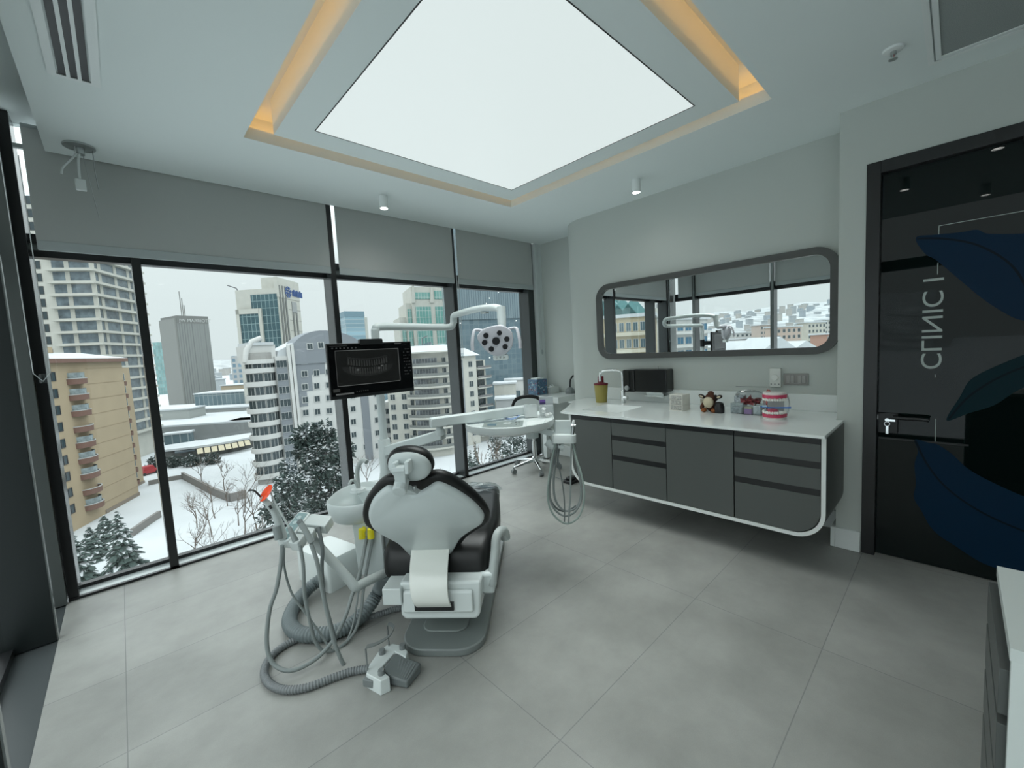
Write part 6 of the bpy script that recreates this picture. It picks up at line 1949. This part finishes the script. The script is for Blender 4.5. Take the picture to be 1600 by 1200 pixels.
# ---- cream apartments with curved balconies (two blocks)
def curved_block(pxl, pxr, pytop, D, floors, step_px, label, sag, pyref=640):
    A = at(pxl, pyref, D); B = at(pxr, pyref, D)
    t, Wd = frame2('apartment_block', A, B, label, 'building')
    mid = at((pxl+pxr)/2, pytop, D)
    Ht = zat((pxl+pxr)/2, pytop, mid)-GZ
    fh = step_px*D/651.5
    def arcp(off, n_=14):
        return [(Wd*k/n_+(k/n_-0.5)*2*off*0.4, -sag*(1-(2*k/n_-1)**2)-off) for k in range(n_+1)]
    def arcband(off0, off1, z0, z1):
        a_ = arcp(off1); c_ = list(reversed(arcp(off0)))
        return MB().prism(a_+c_, lambda u, v, w: Vector((u, v, w)), z0, z1)
    o_ = arcp(0)+[(Wd, 13), (0, 13)]
    lp_(MB().prism(o_, lambda u, v, w: Vector((u, v, w)), 0, Ht), 'wall', CONC, t)
    wlong = wmesh(Wd*0.58, fh*0.56, 0.06, [mat('curtained_pane', (0.15, 0.17, 0.185), 0.3, noise=0.6, nscale=1.0), FRW], 8)
    wsh = wmesh(1.3, fh*0.5, 0.06, [GLASSB, FRW], 2)
    for k in range(floors):
        z = Ht-1.2-fh*(k+1)
        if z < 0: break
        bb = lp_(arcband(-0.2, 1.3, z-0.15, z+0.30), 'balcony', CONC, t)
        lp_(arcband(1.12, 1.2, z+0.30, z+1.0), 'railing', mat('railing_glass', (0.25, 0.27, 0.26), 0.3), bb)
        inst(wlong, 'window', t, (Wd*0.46, -sag-0.05, z+0.55+fh*0.33))
        for fx in (0.07, 0.88):
            inst(wsh, 'window', t, (Wd*fx, -sag*(1-(2*fx-1)**2)-0.08, z+0.55+fh*0.33), R(-(2*fx-1)*-14))
    lp_(MB().hexa([(-1.2, -sag-1.5, Ht), (Wd+1.2, -sag-1.5, Ht), (Wd+1.2, 14, Ht), (-1.2, 14, Ht), (1, 0.5, Ht+1.6), (Wd-1, 0.5, Ht+1.6), (Wd-1, 12, Ht+1.6), (1, 12, Ht+1.6)]), 'snowy_roof', SNOW, t)
    lp_(MB().box(-1.3, Wd+1.3, -sag-1.6, 14, Ht-0.35, Ht), 'cornice', CONC, t)
    return t, Wd, Ht, fh
t, Wd, Ht, fh = curved_block(643, 706, 549, 108, 14, 15.8, 'cream apartment block with curved balconies between monitor and dark mullion', 2.2)
lp_(MB().box(-6.5, 0, 2, 12, 0, Ht-9), 'side_wing', CONC, t)
lp_(MB().box(-9.5, -6.5, 5, 12, 0, Ht-13), 'side_wing', WAPT, t)
wsw = wmesh(1.2, 1.4, 0.08, [GLASSB, FRW], 2)
for k in range(11):
    for x in (-5.2, -2.2): inst(wsw, 'window', t, (x, 2, Ht-11.5-fh*k))
    if k < 9: inst(wsw, 'window', t, (-8.0, 5, Ht-15.5-fh*k))
lp_(MB().tube([(3, 5, Ht+1.6), (3, 5, Ht+3.6), (4.5, 5, Ht+4.2)], 0.12, 6), 'roof_aerial', ROOFD, t)
A = at(714, 620, 114); B = at(766, 620, 122)
t, Wd = frame2('apartment_block', A, B, 'cream apartment block with stacked balconies right of the dark mullion', 'building')
Ht = zat(730, 556, A)-GZ
lp_(MB().box(-0.6, Wd*0.62, 0, 13, 0, Ht), 'wall', CONC, t)
lp_(MB().box(Wd*0.62, Wd, 1.5, 12, 0, Ht-1.5), 'wall', CONC, t)
lp_(MB().box(-0.6, Wd*0.22, -0.15, 0, 0, Ht-1), 'grey_strip', GREYB, t)
fh = 15.6*116/651.5
wa = wmesh(1.3, 1.5, 0.06, [GLASSB, FRW], 2); wb = wmesh(3.0, 1.8, 0.06, [GLASSB, FRD], 4)
for k in range(13):
    z = Ht-2.4-fh*k
    if z < 1: break
    inst(wa, 'window', t, (Wd*0.12, -0.15, z)); inst(wa, 'window', t, (Wd*0.44, 0, z))
    inst(wb, 'window', t, (Wd*0.81, 1.5, z-0.2))
    bb = lp_(MB().box(Wd*0.64, Wd*1.06, -0.4, 1.5, z-1.6, z-1.35), 'balcony', CONC, t)
    lp_(MB().box(Wd*0.64, Wd*1.06, -0.42, -0.34, z-1.35, z-0.75), 'railing', mat('railing_dark', (0.20, 0.20, 0.20), 0.5), bb)
lp_(MB().hexa([(-1, -1, Ht), (Wd*0.7, -1, Ht), (Wd*0.7, 14, Ht), (-1, 14, Ht), (0, 3, Ht+2.2), (Wd*0.5, 3, Ht+2.2), (Wd*0.5, 10, Ht+2.2), (0, 10, Ht+2.2)]), 'snowy_roof', SNOW, t)

# ---- low buildings
def low(px0, px1, pyt, pyb, D, label, m, roof=True, dz=8, slant=0.0, name='low_building', cat='building', wins=0, zb=None):
    zb_ = 0 if zb is None else zb-GZ
    A = at(px0, pyb, D); B = at(px1, pyb, D+slant)
    t, Wd = frame2(name, A, B, label, cat)
    zt_ = max(1.5, zat((px0+px1)/2, pyt, (A+B)/2)-GZ)
    lp_(MB().box(0, Wd, 0, dz, zb_, zt_), 'wall', m, t)
    if roof: lp_(MB().box(-0.4, Wd+0.4, -0.4, dz+0.4, zt_, zt_+0.5), 'snowy_roof', SNOW, t)
    if wins:
        wmm = wmesh(Wd/wins*0.6, zt_*0.35, 0.1, [GLASSC, FRW], 2)
        for k in range(wins): inst(wmm, 'window', t, (Wd*(k+0.5)/wins, 0, zt_*0.6))
    return t, Wd, zt_
cw1 = curtain_mat('low_glass', (0.12, 0.19, 0.22), (0.36, 0.42, 0.43), 2.2, 6, 0.16, 0.3, (0.2, 0.28, 0.31))
TZ = -19.0
q_ = [at(232, 600, 147), at(402, 600, 150), at(366, 600, 228), at(232, 600, 228)]
t = thing('mall_podium', (q_[0].x, q_[0].y, GZ), 0, 'broad flat snow-covered mall roof below the dark grey tower', 'building')
part(MB().rings([[Vector((*v.xy, GZ)) for v in q_], [Vector((*v.xy, TZ-0.6)) for v in q_]]), 'wall', mat('podium', (0.30, 0.32, 0.32), 0.8), t)
part(MB().rings([[Vector((*v.xy, TZ-0.6)) for v in q_], [Vector((*v.xy, TZ)) for v in q_]]), 'snowy_roof', SNOW, t)
low(306, 388, 614, 640, 203, 'long low glass pavilion at the foot of the dark grey tower', cw1, dz=14, zb=TZ)
low(300, 398, 638, 650, 182, 'flat snow-topped podium below the glass pavilion', mat('podium2', (0.40, 0.42, 0.41), 0.8), dz=10, zb=TZ)
low(246, 297, 641, 662, 165, 'low grey concrete hall left of the podium', mat('hall_grey', (0.46, 0.49, 0.47), 0.8), dz=9, zb=TZ)
low(258, 300, 678, 700, 140, 'low curved mall wing with blue glazing', cw1, dz=3.5, slant=3)
low(356, 396, 660, 678, 152, 'small glazed box of the mall near the white apartments', cw1, dz=8, zb=TZ)
low(346, 392, 602, 613, 238, 'tan low block beyond the glass pavilion', mat('tan_block', (0.50, 0.42, 0.30), 0.8), dz=12)
A = at(255, 715, 118); B = at(398, 690, 132)
t, Wd = frame2('shopping_arcade', A, B, 'low curved shopping arcade with cream awnings and a snowy roof', 'building')
zt_ = zat(330, 705, at(330, 705, 124))-GZ
o_ = [(Wd*k/12, 3.0*math.sin(PI*k/12)*-1) for k in range(13)]+[(Wd, 7), (0, 7)]
lp_(MB().prism(o_, lambda u, v, w: Vector((u, v, w)), 0, max(3, zt_)), 'wall', mat('arcade_dark', (0.12, 0.125, 0.12), 0.7, noise=0.5, nscale=0.5), t)
o_ = [(Wd*k/12, 3.0*math.sin(PI*k/12)*-1-1.0) for k in range(13)]+[(Wd, 7.5), (0, 7.5)]
lp_(MB().prism(o_, lambda u, v, w: Vector((u, v, w)), max(3, zt_), max(3, zt_)+0.6), 'snowy_roof', SNOW, t)
AWN = mat('awning_cream', (0.62, 0.56, 0.40), 0.8)
for k in range(8):
    x0 = Wd*(0.34+0.075*k)
    yv = -3.0*math.sin(PI*(0.34+0.075*k))-1.2
    lp_(MB().hexa([(x0, yv-2.5, max(3, zt_)-1.3), (x0+Wd*0.06, yv-2.5, max(3, zt_)-1.3), (x0+Wd*0.06, yv, max(3, zt_)-0.2), (x0, yv, max(3, zt_)-0.2), (x0, yv-2.5, max(3, zt_)-1.2), (x0+Wd*0.06, yv-2.5, max(3, zt_)-1.2), (x0+Wd*0.06, yv, max(3, zt_)-0.1), (x0, yv, max(3, zt_)-0.1)]), 'awning', AWN, t)
lp_(MB().box(Wd*0.12, Wd*0.32, -4, -2.0, max(3, zt_)-0.6, max(3, zt_)-0.2), 'solar_roof', mat('solar', (0.12, 0.15, 0.17), 0.3), t)
low(774, 808, 600, 640, 133, 'low white house with a snowy roof right of the blue tower foot', CONC, dz=6, wins=4)
low(790, 828, 594, 612, 142, 'snow-roofed white building behind the stool', WAPT, dz=5, wins=3)
low(776, 806, 624, 650, 122, 'grey snow-topped terrace building above the tray', mat('terrace_grey', (0.42, 0.44, 0.44), 0.8), dz=6, wins=4)
low(604, 626, 640, 676, 138, 'small snowy-roofed building between post and curved apartments', GREYB, dz=6, wins=3)
# retaining walls of the white courtyard
def wallrun(pts, h_, label):
    t_ = None
    b = MB()
    for i in range(len(pts)-1):
        p, q = Vector((*pts[i].xy, GZ)), Vector((*pts[i+1].xy, GZ))
        n_ = Vector((0, 0, 1)).cross(q-p).normalized()*0.25
        b.hexa([p-n_, q-n_, q+n_, p+n_]+[v+Vector((0, 0, h_)) for v in (p-n_, q-n_, q+n_, p+n_)])
    part(b, 'garden_wall', mat('wall_stone', (0.27, 0.26, 0.245), 0.9), None, top=(label, 'wall'))
gd = lambda px, py: flr(px, py, GZ)
wallrun([gd(286, 748), gd(335, 774), gd(360, 784), gd(385, 778)], 1.6, 'low dark garden wall edging the snowy courtyard')
wallrun([gd(232, 758), gd(262, 752), gd(286, 748)], 1.0, 'pale garden wall at the back of the snowy courtyard')
wallrun([gd(207, 838), gd(235, 818), gd(250, 808)], 1.2, 'stone garden wall beside the snow-laden spruce')

# ---- city far away
rnd4 = random.Random(21)
FARM = [mat('far_a', (0.50, 0.54, 0.56), 0.9), mat('far_b', (0.58, 0.57, 0.54), 0.9), mat('far_c', (0.46, 0.52, 0.56), 0.9)]
GROUPF = 'far city buildings beyond the glass wall'
USED = []
def free(P, gap=26):
    for q in USED:
        if (q-P).length < gap: return False
    USED.append(P.copy())
    return True
for k in range(46):
    px_ = rnd4.uniform(232, 396); D = rnd4.uniform(330, 1100)
    if k > 34: px_ = rnd4.uniform(560, 640); D = max(D, 470)
    A = at(px_, 590, D); B = at(px_+rnd4.uniform(4, 11), 590, D)
    if not free(Vector((A.x, A.y))): continue
    t, Wd = frame2('distant_building', A, B, 'small pale block in the far hazy city', 'building', GROUPF)
    h_ = rnd4.uniform(9, 26)
    lp_(MB().box(0, Wd, 0, 12, 0, h_), 'wall', FARM[k % 3], t)
    lp_(MB().box(-0.5, Wd+0.5, -0.5, 12.5, h_, h_+0.8), 'snowy_roof', SNOW, t)
A = at(363, 583, 260); B = at(382, 583, 262)
t, Wd = frame2('office_tower', A, B, 'blue and white block just left of the cream and teal tower', 'building')
lp_(MB().box(0, Wd, 0, 14, 0, zat(370, 556, A)-GZ), 'wall', curtain_mat('bw_tower', (0.20, 0.30, 0.38), (0.6, 0.62, 0.62), 3.0, 3.4, 0.7), t)
def hill(name, pts, m):
    b = MB()
    rows = [[b.bm.verts.new(p) for p in r_] for r_ in pts]
    for i in range(len(rows)-1):
        for j in range(len(rows[0])-1):
            b.face([rows[i][j], rows[i][j+1], rows[i+1][j+1], rows[i+1][j]])
    o = part(b, name, m, None, smooth=80); o['kind'] = 'structure'
HILLM = mat('snowy_hill', (0.50, 0.535, 0.545), 0.9, noise=0.38, nscale=0.022)
rows = []
for D, zz in ((900, -25), (1500, 8), (2400, 38), (3200, 30)):
    rows.append([Vector((*at(px_, 580, D).xy, zz+8*math.sin(px_*0.03)+5*math.sin(px_*0.011+D))) for px_ in range(-100, 1500, 40)])
hill('hill_front', rows, HILLM)

# ---- buildings the mirror shows (beyond the side glass wall)
MXP = 3.724
def atm(px, py, D):
    q_ = at(px, py, D)
    return Vector((2*MXP-q_.x, q_.y, q_.z))
def zatm(px, py, D): return atm(px, py, D).z
def mblock(px0, px1, pyt, D0_, D1_, label, m, floors=8, cols=5, name='apartment_block', band=None, glass=None, ww=0.6, dz=14, roof=True):
    A = atm(px1, 545, D1_); B = atm(px0, 545, D0_)
    t, Wd = frame2(name, A, B, label, 'building')
    zt_ = zatm((px0+px1)/2, pyt, (D0_+D1_)/2)-GZ
    lp_(MB().box(0, Wd, 0, dz, 0, zt_), 'wall', m, t)
    if roof: lp_(MB().box(-0.5, Wd+0.5, -0.5, dz+0.5, zt_, zt_+0.6), 'snowy_roof', SNOW, t)
    fh_ = 3.0
    wm_ = wmesh(Wd/cols*ww, 1.5, 0.08, [glass or GLASSB, FRW], 2)
    for k in range(floors):
        z = zt_-1.7-fh_*k
        if z < 1: break
        for c_ in range(cols): inst(wm_, 'window', t, (Wd*(c_+0.5)/cols, 0, z))
        if band: lp_(MB().box(-0.2, Wd+0.2, -0.9, 0, z-1.6, z-0.95), 'balcony', band, t)
    return t, Wd, zt_
t, Wd, zt_ = mblock(925, 1022, 497, 78, 74, 'cream apartment block with teal gabled roof, left in the mirror', mat('mirror_cream', (0.60, 0.52, 0.36), 0.85), 9, 9, band=mat('mirror_cream2', (0.66, 0.62, 0.50), 0.85), glass=GLASSC)
TEAL = mat('teal_gable', (0.16, 0.36, 0.36), 0.5)
for k in range(4):
    x = Wd*(0.3+0.17*k)
    b = MB().rings([[Vector((x-2.4, -0.3, zt_+0.6)), Vector((x+2.4, -0.3, zt_+0.6)), Vector((x, -0.3, zt_+3.6))], [Vector((x-2.4, 6, zt_+0.6)), Vector((x+2.4, 6, zt_+0.6)), Vector((x, 6, zt_+3.6))]])
    lp_(b, 'gable', TEAL, t)
lp_(MB().box(Wd*0.6, Wd*0.75, 5, 9, zt_+0.6, zt_+5.5), 'roof_tower', TEAL, t)
t, Wd, zt_ = mblock(1030, 1106, 500, 92, 100, 'white and blue glazed block, centre of the mirror', WAPT, 9, 6, glass=mat('pane_azure', (0.06, 0.20, 0.32), 0.15), ww=0.72, band=WAPT)
lp_(MB().tube([(Wd*0.75, 4, zt_), (Wd*0.75, 4, zt_+4)], 0.1, 6), 'roof_aerial', ROOFD, t)
lp_(MB().box(Wd*0.7, Wd*0.95, 3, 9, zt_, zt_+3), 'roof_room', CONC, t)
lst = [(1188, 1212, 508, 260, 'pinkish apartment block left of the mirror mullion', (0.58, 0.49, 0.43)), (1213, 1252, 511, 200, 'salmon and cream apartment block right of the mirror mullion', (0.62, 0.50, 0.42)), (1262, 1290, 504, 230, 'tall cream apartment slab at the right in the mirror', (0.62, 0.60, 0.52)), (1288, 1312, 500, 270, 'pale apartment slab at the far right in the mirror', (0.58, 0.57, 0.52)), (1292, 1312, 522, 170, 'orange-red low block in the right mirror corner', (0.50, 0.30, 0.23)), (1150, 1184, 520, 300, 'grey-white block beyond the lamp in the mirror', (0.55, 0.55, 0.53)), (1140, 1180, 530, 210, 'low grey apartment row above the mirror frame', (0.48, 0.48, 0.46)), (1236, 1262, 513, 330, 'small pale block between the salmon and cream slabs in mirror', (0.56, 0.55, 0.52))]
for i, (p0, p1, yt, D, lab, c_) in enumerate(lst):
    mblock(p0, p1, yt, D, D+6, lab, mat('mirror_facade_%d' % i, c_, 0.85), 9, 5, ww=0.5, dz=6)
for i, (p0, p1, yt, D) in enumerate(((1150, 1190, 541, 95), (1196, 1236, 539, 76), (1115, 1150, 536, 120), (1240, 1275, 540, 105))):
    A = atm(p1, 545, D); B = atm(p0, 545, D)
    t, Wd = frame2('house', A, B, ('snow-roofed house with a pointed gable low in the mirror', 'snow-roofed house nearest the mirror mullion foot', 'snowy house beside the lamp reflection in the mirror', 'snowy house low at the right of the mirror')[i], 'building')
    zt_ = atm((p0+p1)/2, yt+6, D).z-GZ
    lp_(MB().box(0, Wd, 0, 9, 0, zt_), 'wall', CONC, t)
    lp_(MB().rings([[Vector((-0.6, -0.6, zt_)), Vector((Wd+0.6, -0.6, zt_)), Vector((Wd/2, -0.6, zt_+2.2))], [Vector((-0.6, 9.6, zt_)), Vector((Wd+0.6, 9.6, zt_)), Vector((Wd/2, 9.6, zt_+2.2))]]), 'snowy_roof', SNOW, t)
for k in range(120):
    px_ = rnd4.uniform(1105, 1315); D = rnd4.uniform(430, 1500)
    A = atm(px_+rnd4.uniform(4, 12)*330/D+3, 520, D); B = atm(px_, 520, D)
    if not free(Vector((A.x, A.y))): continue
    f_ = 0.22*(D-420)/380 if D < 800 else 0.22+0.28*(D-800)/500 if D < 1300 else 0.5+0.3*(D-1300)/700
    zb = -26+max(0, f_)*(180+0.22*(px_-1150))-2
    t, Wd = frame2('distant_building', A, B, 'small pale block on the far snowy slope seen in the mirror', 'building', 'far buildings on the slope in the mirror')
    h_ = rnd4.uniform(8, 20)+(zb-GZ)
    lp_(MB().box(0, Wd, 0, 12, 0, h_), 'wall', FARM[k % 3], t)
    lp_(MB().box(-0.5, Wd+0.5, -0.5, 12.5, h_, h_+1.0), 'snowy_roof', SNOW, t)
rows = []
for D, f_ in ((420, 0.0), (800, 0.22), (1300, 0.5), (2000, 0.8), (2700, 1.0), (3400, 0.8)):
    rows.append([Vector((*atm(px_, 520, D).xy, -26+f_*(180+0.22*(px_-1150)+12*math.sin(px_*0.05+D)))) for px_ in range(880, 1480, 20)])
hill('hill_side', rows, HILLM)

# ---- trees
NEEDLE = mat('needles', (0.062, 0.095, 0.085), 0.9, noise=0.5, nscale=3)
SNOWT = mat('snow_clumps', (0.66, 0.70, 0.72), 0.9)
BARK = mat('bark', (0.075, 0.055, 0.045), 0.95)
TWIG = mat('twig', (0.20, 0.165, 0.14), 0.95)
def conifer(P, h_, r_, label, seed, snow=0.5, layers=16, group=None):
    rd = random.Random(seed)
    t_ = thing('spruce', (P.x, P.y, GZ), 0, label, 'tree', group)
    lp_(MB().tube([(0, 0, 0), (0, 0, h_*0.95)], [r_*0.07, 0.03], 8), 'trunk', BARK, t_)
    g_, s_ = MB(), MB()
    for L_ in range(layers):
        f_ = (L_+0.5)/layers
        z = h_*(0.08+0.92*f_)
        rad = r_*(1-f_)**0.85+0.12
        n_ = int(8+13*(1-f_))
        for k in range(n_):
            a = 2*PI*(k+rd.random())/n_
            ln_ = rad*rd.uniform(0.75, 1.15)
            d_ = Vector((math.cos(a), math.sin(a), 0)); pd = Vector((-d_.y, d_.x, 0))
            zz = z+rd.uniform(-0.5, 0.5)*h_/layers
            w_ = ln_*0.20+0.10
            segs = 4
            prev = None
            for i in range(segs+1):
                u = i/segs
                c_ = d_*ln_*u+Vector((0, 0, zz-0.42*ln_*u*u+0.05*ln_*u))
                ww = w_*math.sin(PI*(0.15+0.8*u))
                cur = (c_-pd*ww+Vector((0, 0, -0.25*ww)), c_, c_+pd*ww+Vector((0, 0, -0.25*ww)))
                if prev:
                    g_.quad(prev[0], cur[0], cur[1], prev[1]); g_.quad(prev[1], cur[1], cur[2], prev[2])
                    # hanging fringe
                    for sgn, ix in ((-1, 0), (1, 2)):
                        e0 = prev[ix]; e1 = cur[ix]
                        g_.quad(e0, e1, (e0+e1)/2+pd*sgn*0.3*w_+Vector((0, 0, -0.35*w_))+d_*0.1*ln_, e0+Vector((0, 0, -0.3*w_)))
                    if rd.random() < snow and u > 0.2:
                        o_ = Vector((0, 0, 0.05))
                        sh = rd.uniform(0.5, 0.95)
                        s_.quad(prev[1].lerp(prev[0], sh)+o_, cur[1].lerp(cur[0], sh)+o_, cur[1].lerp(cur[2], sh)+o_*1.5, prev[1].lerp(prev[2], sh)+o_*1.5)
                prev = cur
    lp_(g_, 'foliage', NEEDLE, t_)
    lp_(s_, 'snow', SNOWT, t_)
    return t_
def bushy(P, h_, rx, label, seed, n_=1500, snow=0.35, z0=0.0, cat='tree', leaf_s=0.34, shape=None):
    rd = random.Random(seed)
    t_ = thing('evergreen_tree' if cat == 'tree' else 'evergreen_shrub', (P.x, P.y, GZ), 0, label, cat)
    lp_(MB().tube([(0, 0, 0), (0.1, 0, h_*0.8)], [rx*0.06, 0.05], 8), 'trunk', BARK, t_)
    g_, s_ = MB(), MB()
    cl = []
    for k in range(60):
        f_ = rd.random()
        rr_ = rx*(math.sin(PI*(0.12+0.82*f_))**0.8)*rd.uniform(0.3, 1.0)
        a = rd.uniform(0, 2*PI)
        cl.append((Vector((rr_*math.cos(a), rr_*math.sin(a), z0+(h_-z0)*f_)), rx*rd.uniform(0.22, 0.42)))
    for k in range(n_):
        c_, cr = cl[rd.randrange(len(cl))]
        d_ = Vector((rd.gauss(0, 1), rd.gauss(0, 1), rd.gauss(0, 0.8))).normalized()
        p = c_+d_*cr*rd.uniform(0.6, 1.0)
        if p.z < 0.1: continue
        out = (d_+Vector((0, 0, -0.35))).normalized()
        s1 = out.orthogonal().normalized()
        s1 = (s1*math.cos(k)+out.cross(s1)*math.sin(k))
        L_ = leaf_s*rd.uniform(0.8, 1.6)
        g_.quad(p-s1*L_*0.45, p+out*L_*0.7-s1*L_*0.2, p+out*L_*1.3, p+s1*L_*0.45)
        g_.quad(p-s1.cross(out)*L_*0.4, p+out*L_*0.6, p+out*L_*1.1+s1*0.1, p+s1.cross(out)*L_*0.4)
        if d_.z > -0.1 and rd.random() < snow:
            q = p+Vector((0, 0, 0.10))
            a1 = Vector((rd.uniform(-1, 1), rd.uniform(-1, 1), rd.uniform(-.2, .2))).normalized()*L_*0.75
            a2 = Vector((-a1.y, a1.x, rd.uniform(-.15, .15)))*rd.uniform(0.4, 0.8)
            s_.quad(q-a1, q-a2*0.8, q+a1*0.8, q+a2)
    lp_(g_, 'foliage', NEEDLE, t_)
    lp_(s_, 'snow', SNOWT, t_)
    return t_
def bare(P, h_, label, seed, spread=0.5, m=TWIG, depth=4, name='bare_tree', group=None, base=GZ):
    rd = random.Random(seed)
    t_ = thing(name, (P.x, P.y, base), 0, label, 'tree', group)
    tr, br = MB(), MB()
    def grow(p, d_, L_, r_, lev):
        q = p+d_*L_
        mid = (p+q)/2+Vector((rd.uniform(-1, 1), rd.uniform(-1, 1), 0))*L_*0.06
        (tr if lev == 0 else br).tube([p, mid, q], [r_, r_*0.85, r_*0.65], 4 if lev else 6, cap=False)
        if lev >= depth: return
        n_ = 3 if lev < 2 else rd.choice((2, 3))
        for k in range(n_):
            ax = Vector((rd.gauss(0, 1), rd.gauss(0, 1), rd.gauss(0, 0.4))).normalized()
            nd = (d_+ax*spread+Vector((0, 0, 0.12))).normalized()
            grow(p.lerp(q, rd.uniform(0.55, 1.0)), nd, L_*rd.uniform(0.55, 0.8), r_*0.6, lev+1)
    grow(Vector((0, 0, 0)), Vector((rd.uniform(-.1, .1), rd.uniform(-.1, .1), 1)).normalized(), h_*0.36, 0.10, 0)
    lp_(tr, 'trunk', m, t_)
    lp_(br, 'branches', m, t_)
    return t_
def top_h(px, py, P): return zat(px, py, P)-GZ
P = at(192, 870, 46); conifer(P, top_h(186, 798, P), 3.0, 'snow-laden spruce at the lower left of the window', 1, 0.65, 20)
for i, (px_, py_, D, r_) in enumerate(((114, 830, 52, 2.1), (142, 822, 59, 2.2), (168, 804, 66, 2.2))):
    P = at(px_, 850, D)
    conifer(P, top_h(px_, py_, P), r_, ('dark snowy spruce at the window edge, leftmost of the row', 'dark snowy spruce in front of the beige block, middle of the row', 'dark snowy spruce below the beige balconies, farthest of the row')[i], 30+i, 0.45, 14)
P = at(500, 760, 60); bushy(P, top_h(512, 672, P), 5.0, 'big dark evergreen tree dusted with snow behind the spittoon', 5, 8000, 0.8, 0.6, leaf_s=0.36)
P = at(450, 780, 47); bushy(P, top_h(452, 752, P), 2.9, 'lower snowy evergreen behind the curing light', 6, 3000, 0.8, 0.5, leaf_s=0.30)
bt = [(300, 745, 68, 'bare tree left of centre in the snowy courtyard'), (330, 735, 72, 'bare tree beside the dark garden wall'), (372, 742, 62, 'bare tree beyond the orange eye shield'), (350, 700, 86, 'bare tree in the far garden, below the arcade'), (378, 700, 74, 'bare tree next to the white apartments'), (318, 705, 92, 'bare tree at the far end of the dark wall'), (290, 770, 55, 'bare bush at the lower left of the wide pane'), (395, 760, 52, 'bare bush next to the evergreen'), (652, 712, 70, 'bare tree right of the headrest, frosted with snow'), (688, 716, 72, 'bare frosted tree beside the dark mullion foot'), (576, 690, 78, 'bare tree left of the unit post')]
for i, (px_, py_, D, lab) in enumerate(bt):
    P = at(px_, 760, D)
    bare(P, max(3.0, top_h(px_, py_, P)), lab, 50+i, 0.6, TWIG, 4)
BRN = mat('brown_twig', (0.30, 0.235, 0.19), 0.95)
for i, (px_, py_, D, lab) in enumerate(((752, 680, 80, 'brown leafless poplar under the tray, left one'), (771, 676, 86, 'brown leafless poplar under the tray, right one'), (786, 690, 80, 'brown leafless shrub behind the stool column'))):
    P = at(px_, 700, D); bare(P, max(3, top_h(px_, py_, P)), lab, 80+i, 0.28, BRN, 5)
for i, (px_, py_, D, lab) in enumerate(((744, 690, 82, 'small dark spruce below the tray, taller one'), (735, 702, 86, 'small dark spruce below the tray, shorter one'))):
    P = at(px_, 720, D); conifer(P, top_h(px_, py_, P), 1.3, lab, 90+i, 0.4, 10)
for i, (px_, py_, D, lab) in enumerate(((776, 678, 90, 'snowy shrub under the tray, left of the stool'), (802, 680, 98, 'snowy shrub behind the stool base'), (815, 684, 88, 'snowy shrub at the foot of the last window'), (794, 700, 76, 'low snowy shrub at the sill near the stool'))):
    P = at(px_, 700, D); bushy(P, max(2.0, top_h(px_, py_, P)), 2.6, lab, 100+i, 700, 0.8, 0.0, 'shrub', 0.3)
for i, (px_, py_, D, lab) in enumerate(((246, 730, 112, 'dark hedge clump next to the mullion'), (275, 728, 112, 'dark hedge clump in front of the arcade, left of two'), (304, 728, 112, 'dark hedge clump in front of the arcade, right of two'), (335, 724, 113, 'dark hedge clump below the cream awnings'))):
    P = at(px_, 740, D); bushy(P, max(2.5, top_h(px_, py_, P)), 2.1, lab, 120+i, 600, 0.3, 0.0, 'shrub', 0.33)
for i, (px_, py_, D, lab) in enumerate(((352, 738, 78, 'dense bare shrub in front of the garden wall, right one'), (350, 722, 104, 'dense bare shrub beyond the garden wall, middle one'), (366, 742, 68, 'dense bare shrub in front of the garden wall, nearest one'), (322, 748, 64, 'twiggy bare shrub this side of the garden wall'), (308, 782, 50, 'twiggy bare shrub low in the wide pane'), (356, 790, 48, 'twiggy bare shrub beside the pale sill, nearest'), (394, 726, 64, 'dense bare shrub by the white apartments'))):
    P = at(px_, 760, D); bare(P, max(2.5, top_h(px_, py_, P)), lab, 200+i, 0.75, TWIG, 5, name='bare_shrub')
t = thing('parked_car', gd(232, 741), R(30), 'red vehicle parked beside the beige block', 'car')
b = MB().box(-2.2, 2.2, -0.9, 0.9, 0.35, 1.1)
b.hexa([(-1.4, -0.85, 1.1), (1.3, -0.85, 1.1), (1.3, 0.85, 1.1), (-1.4, 0.85, 1.1), (-1.0, -0.75, 2.2), (0.9, -0.75, 2.2), (0.9, 0.75, 2.2), (-1.0, 0.75, 2.2)])
lp_(b, 'body', mat('car_red', (0.5, 0.03, 0.04), 0.3), t, bevel=0.08)
for sx2 in (-1.4, 1.4):
    for sy2 in (-0.9, 0.9):
        lp_(MB().cyl((sx2, sy2-0.1, 0.35), (sx2, sy2+0.1, 0.35), 0.35), 'wheel', CHAN, t)
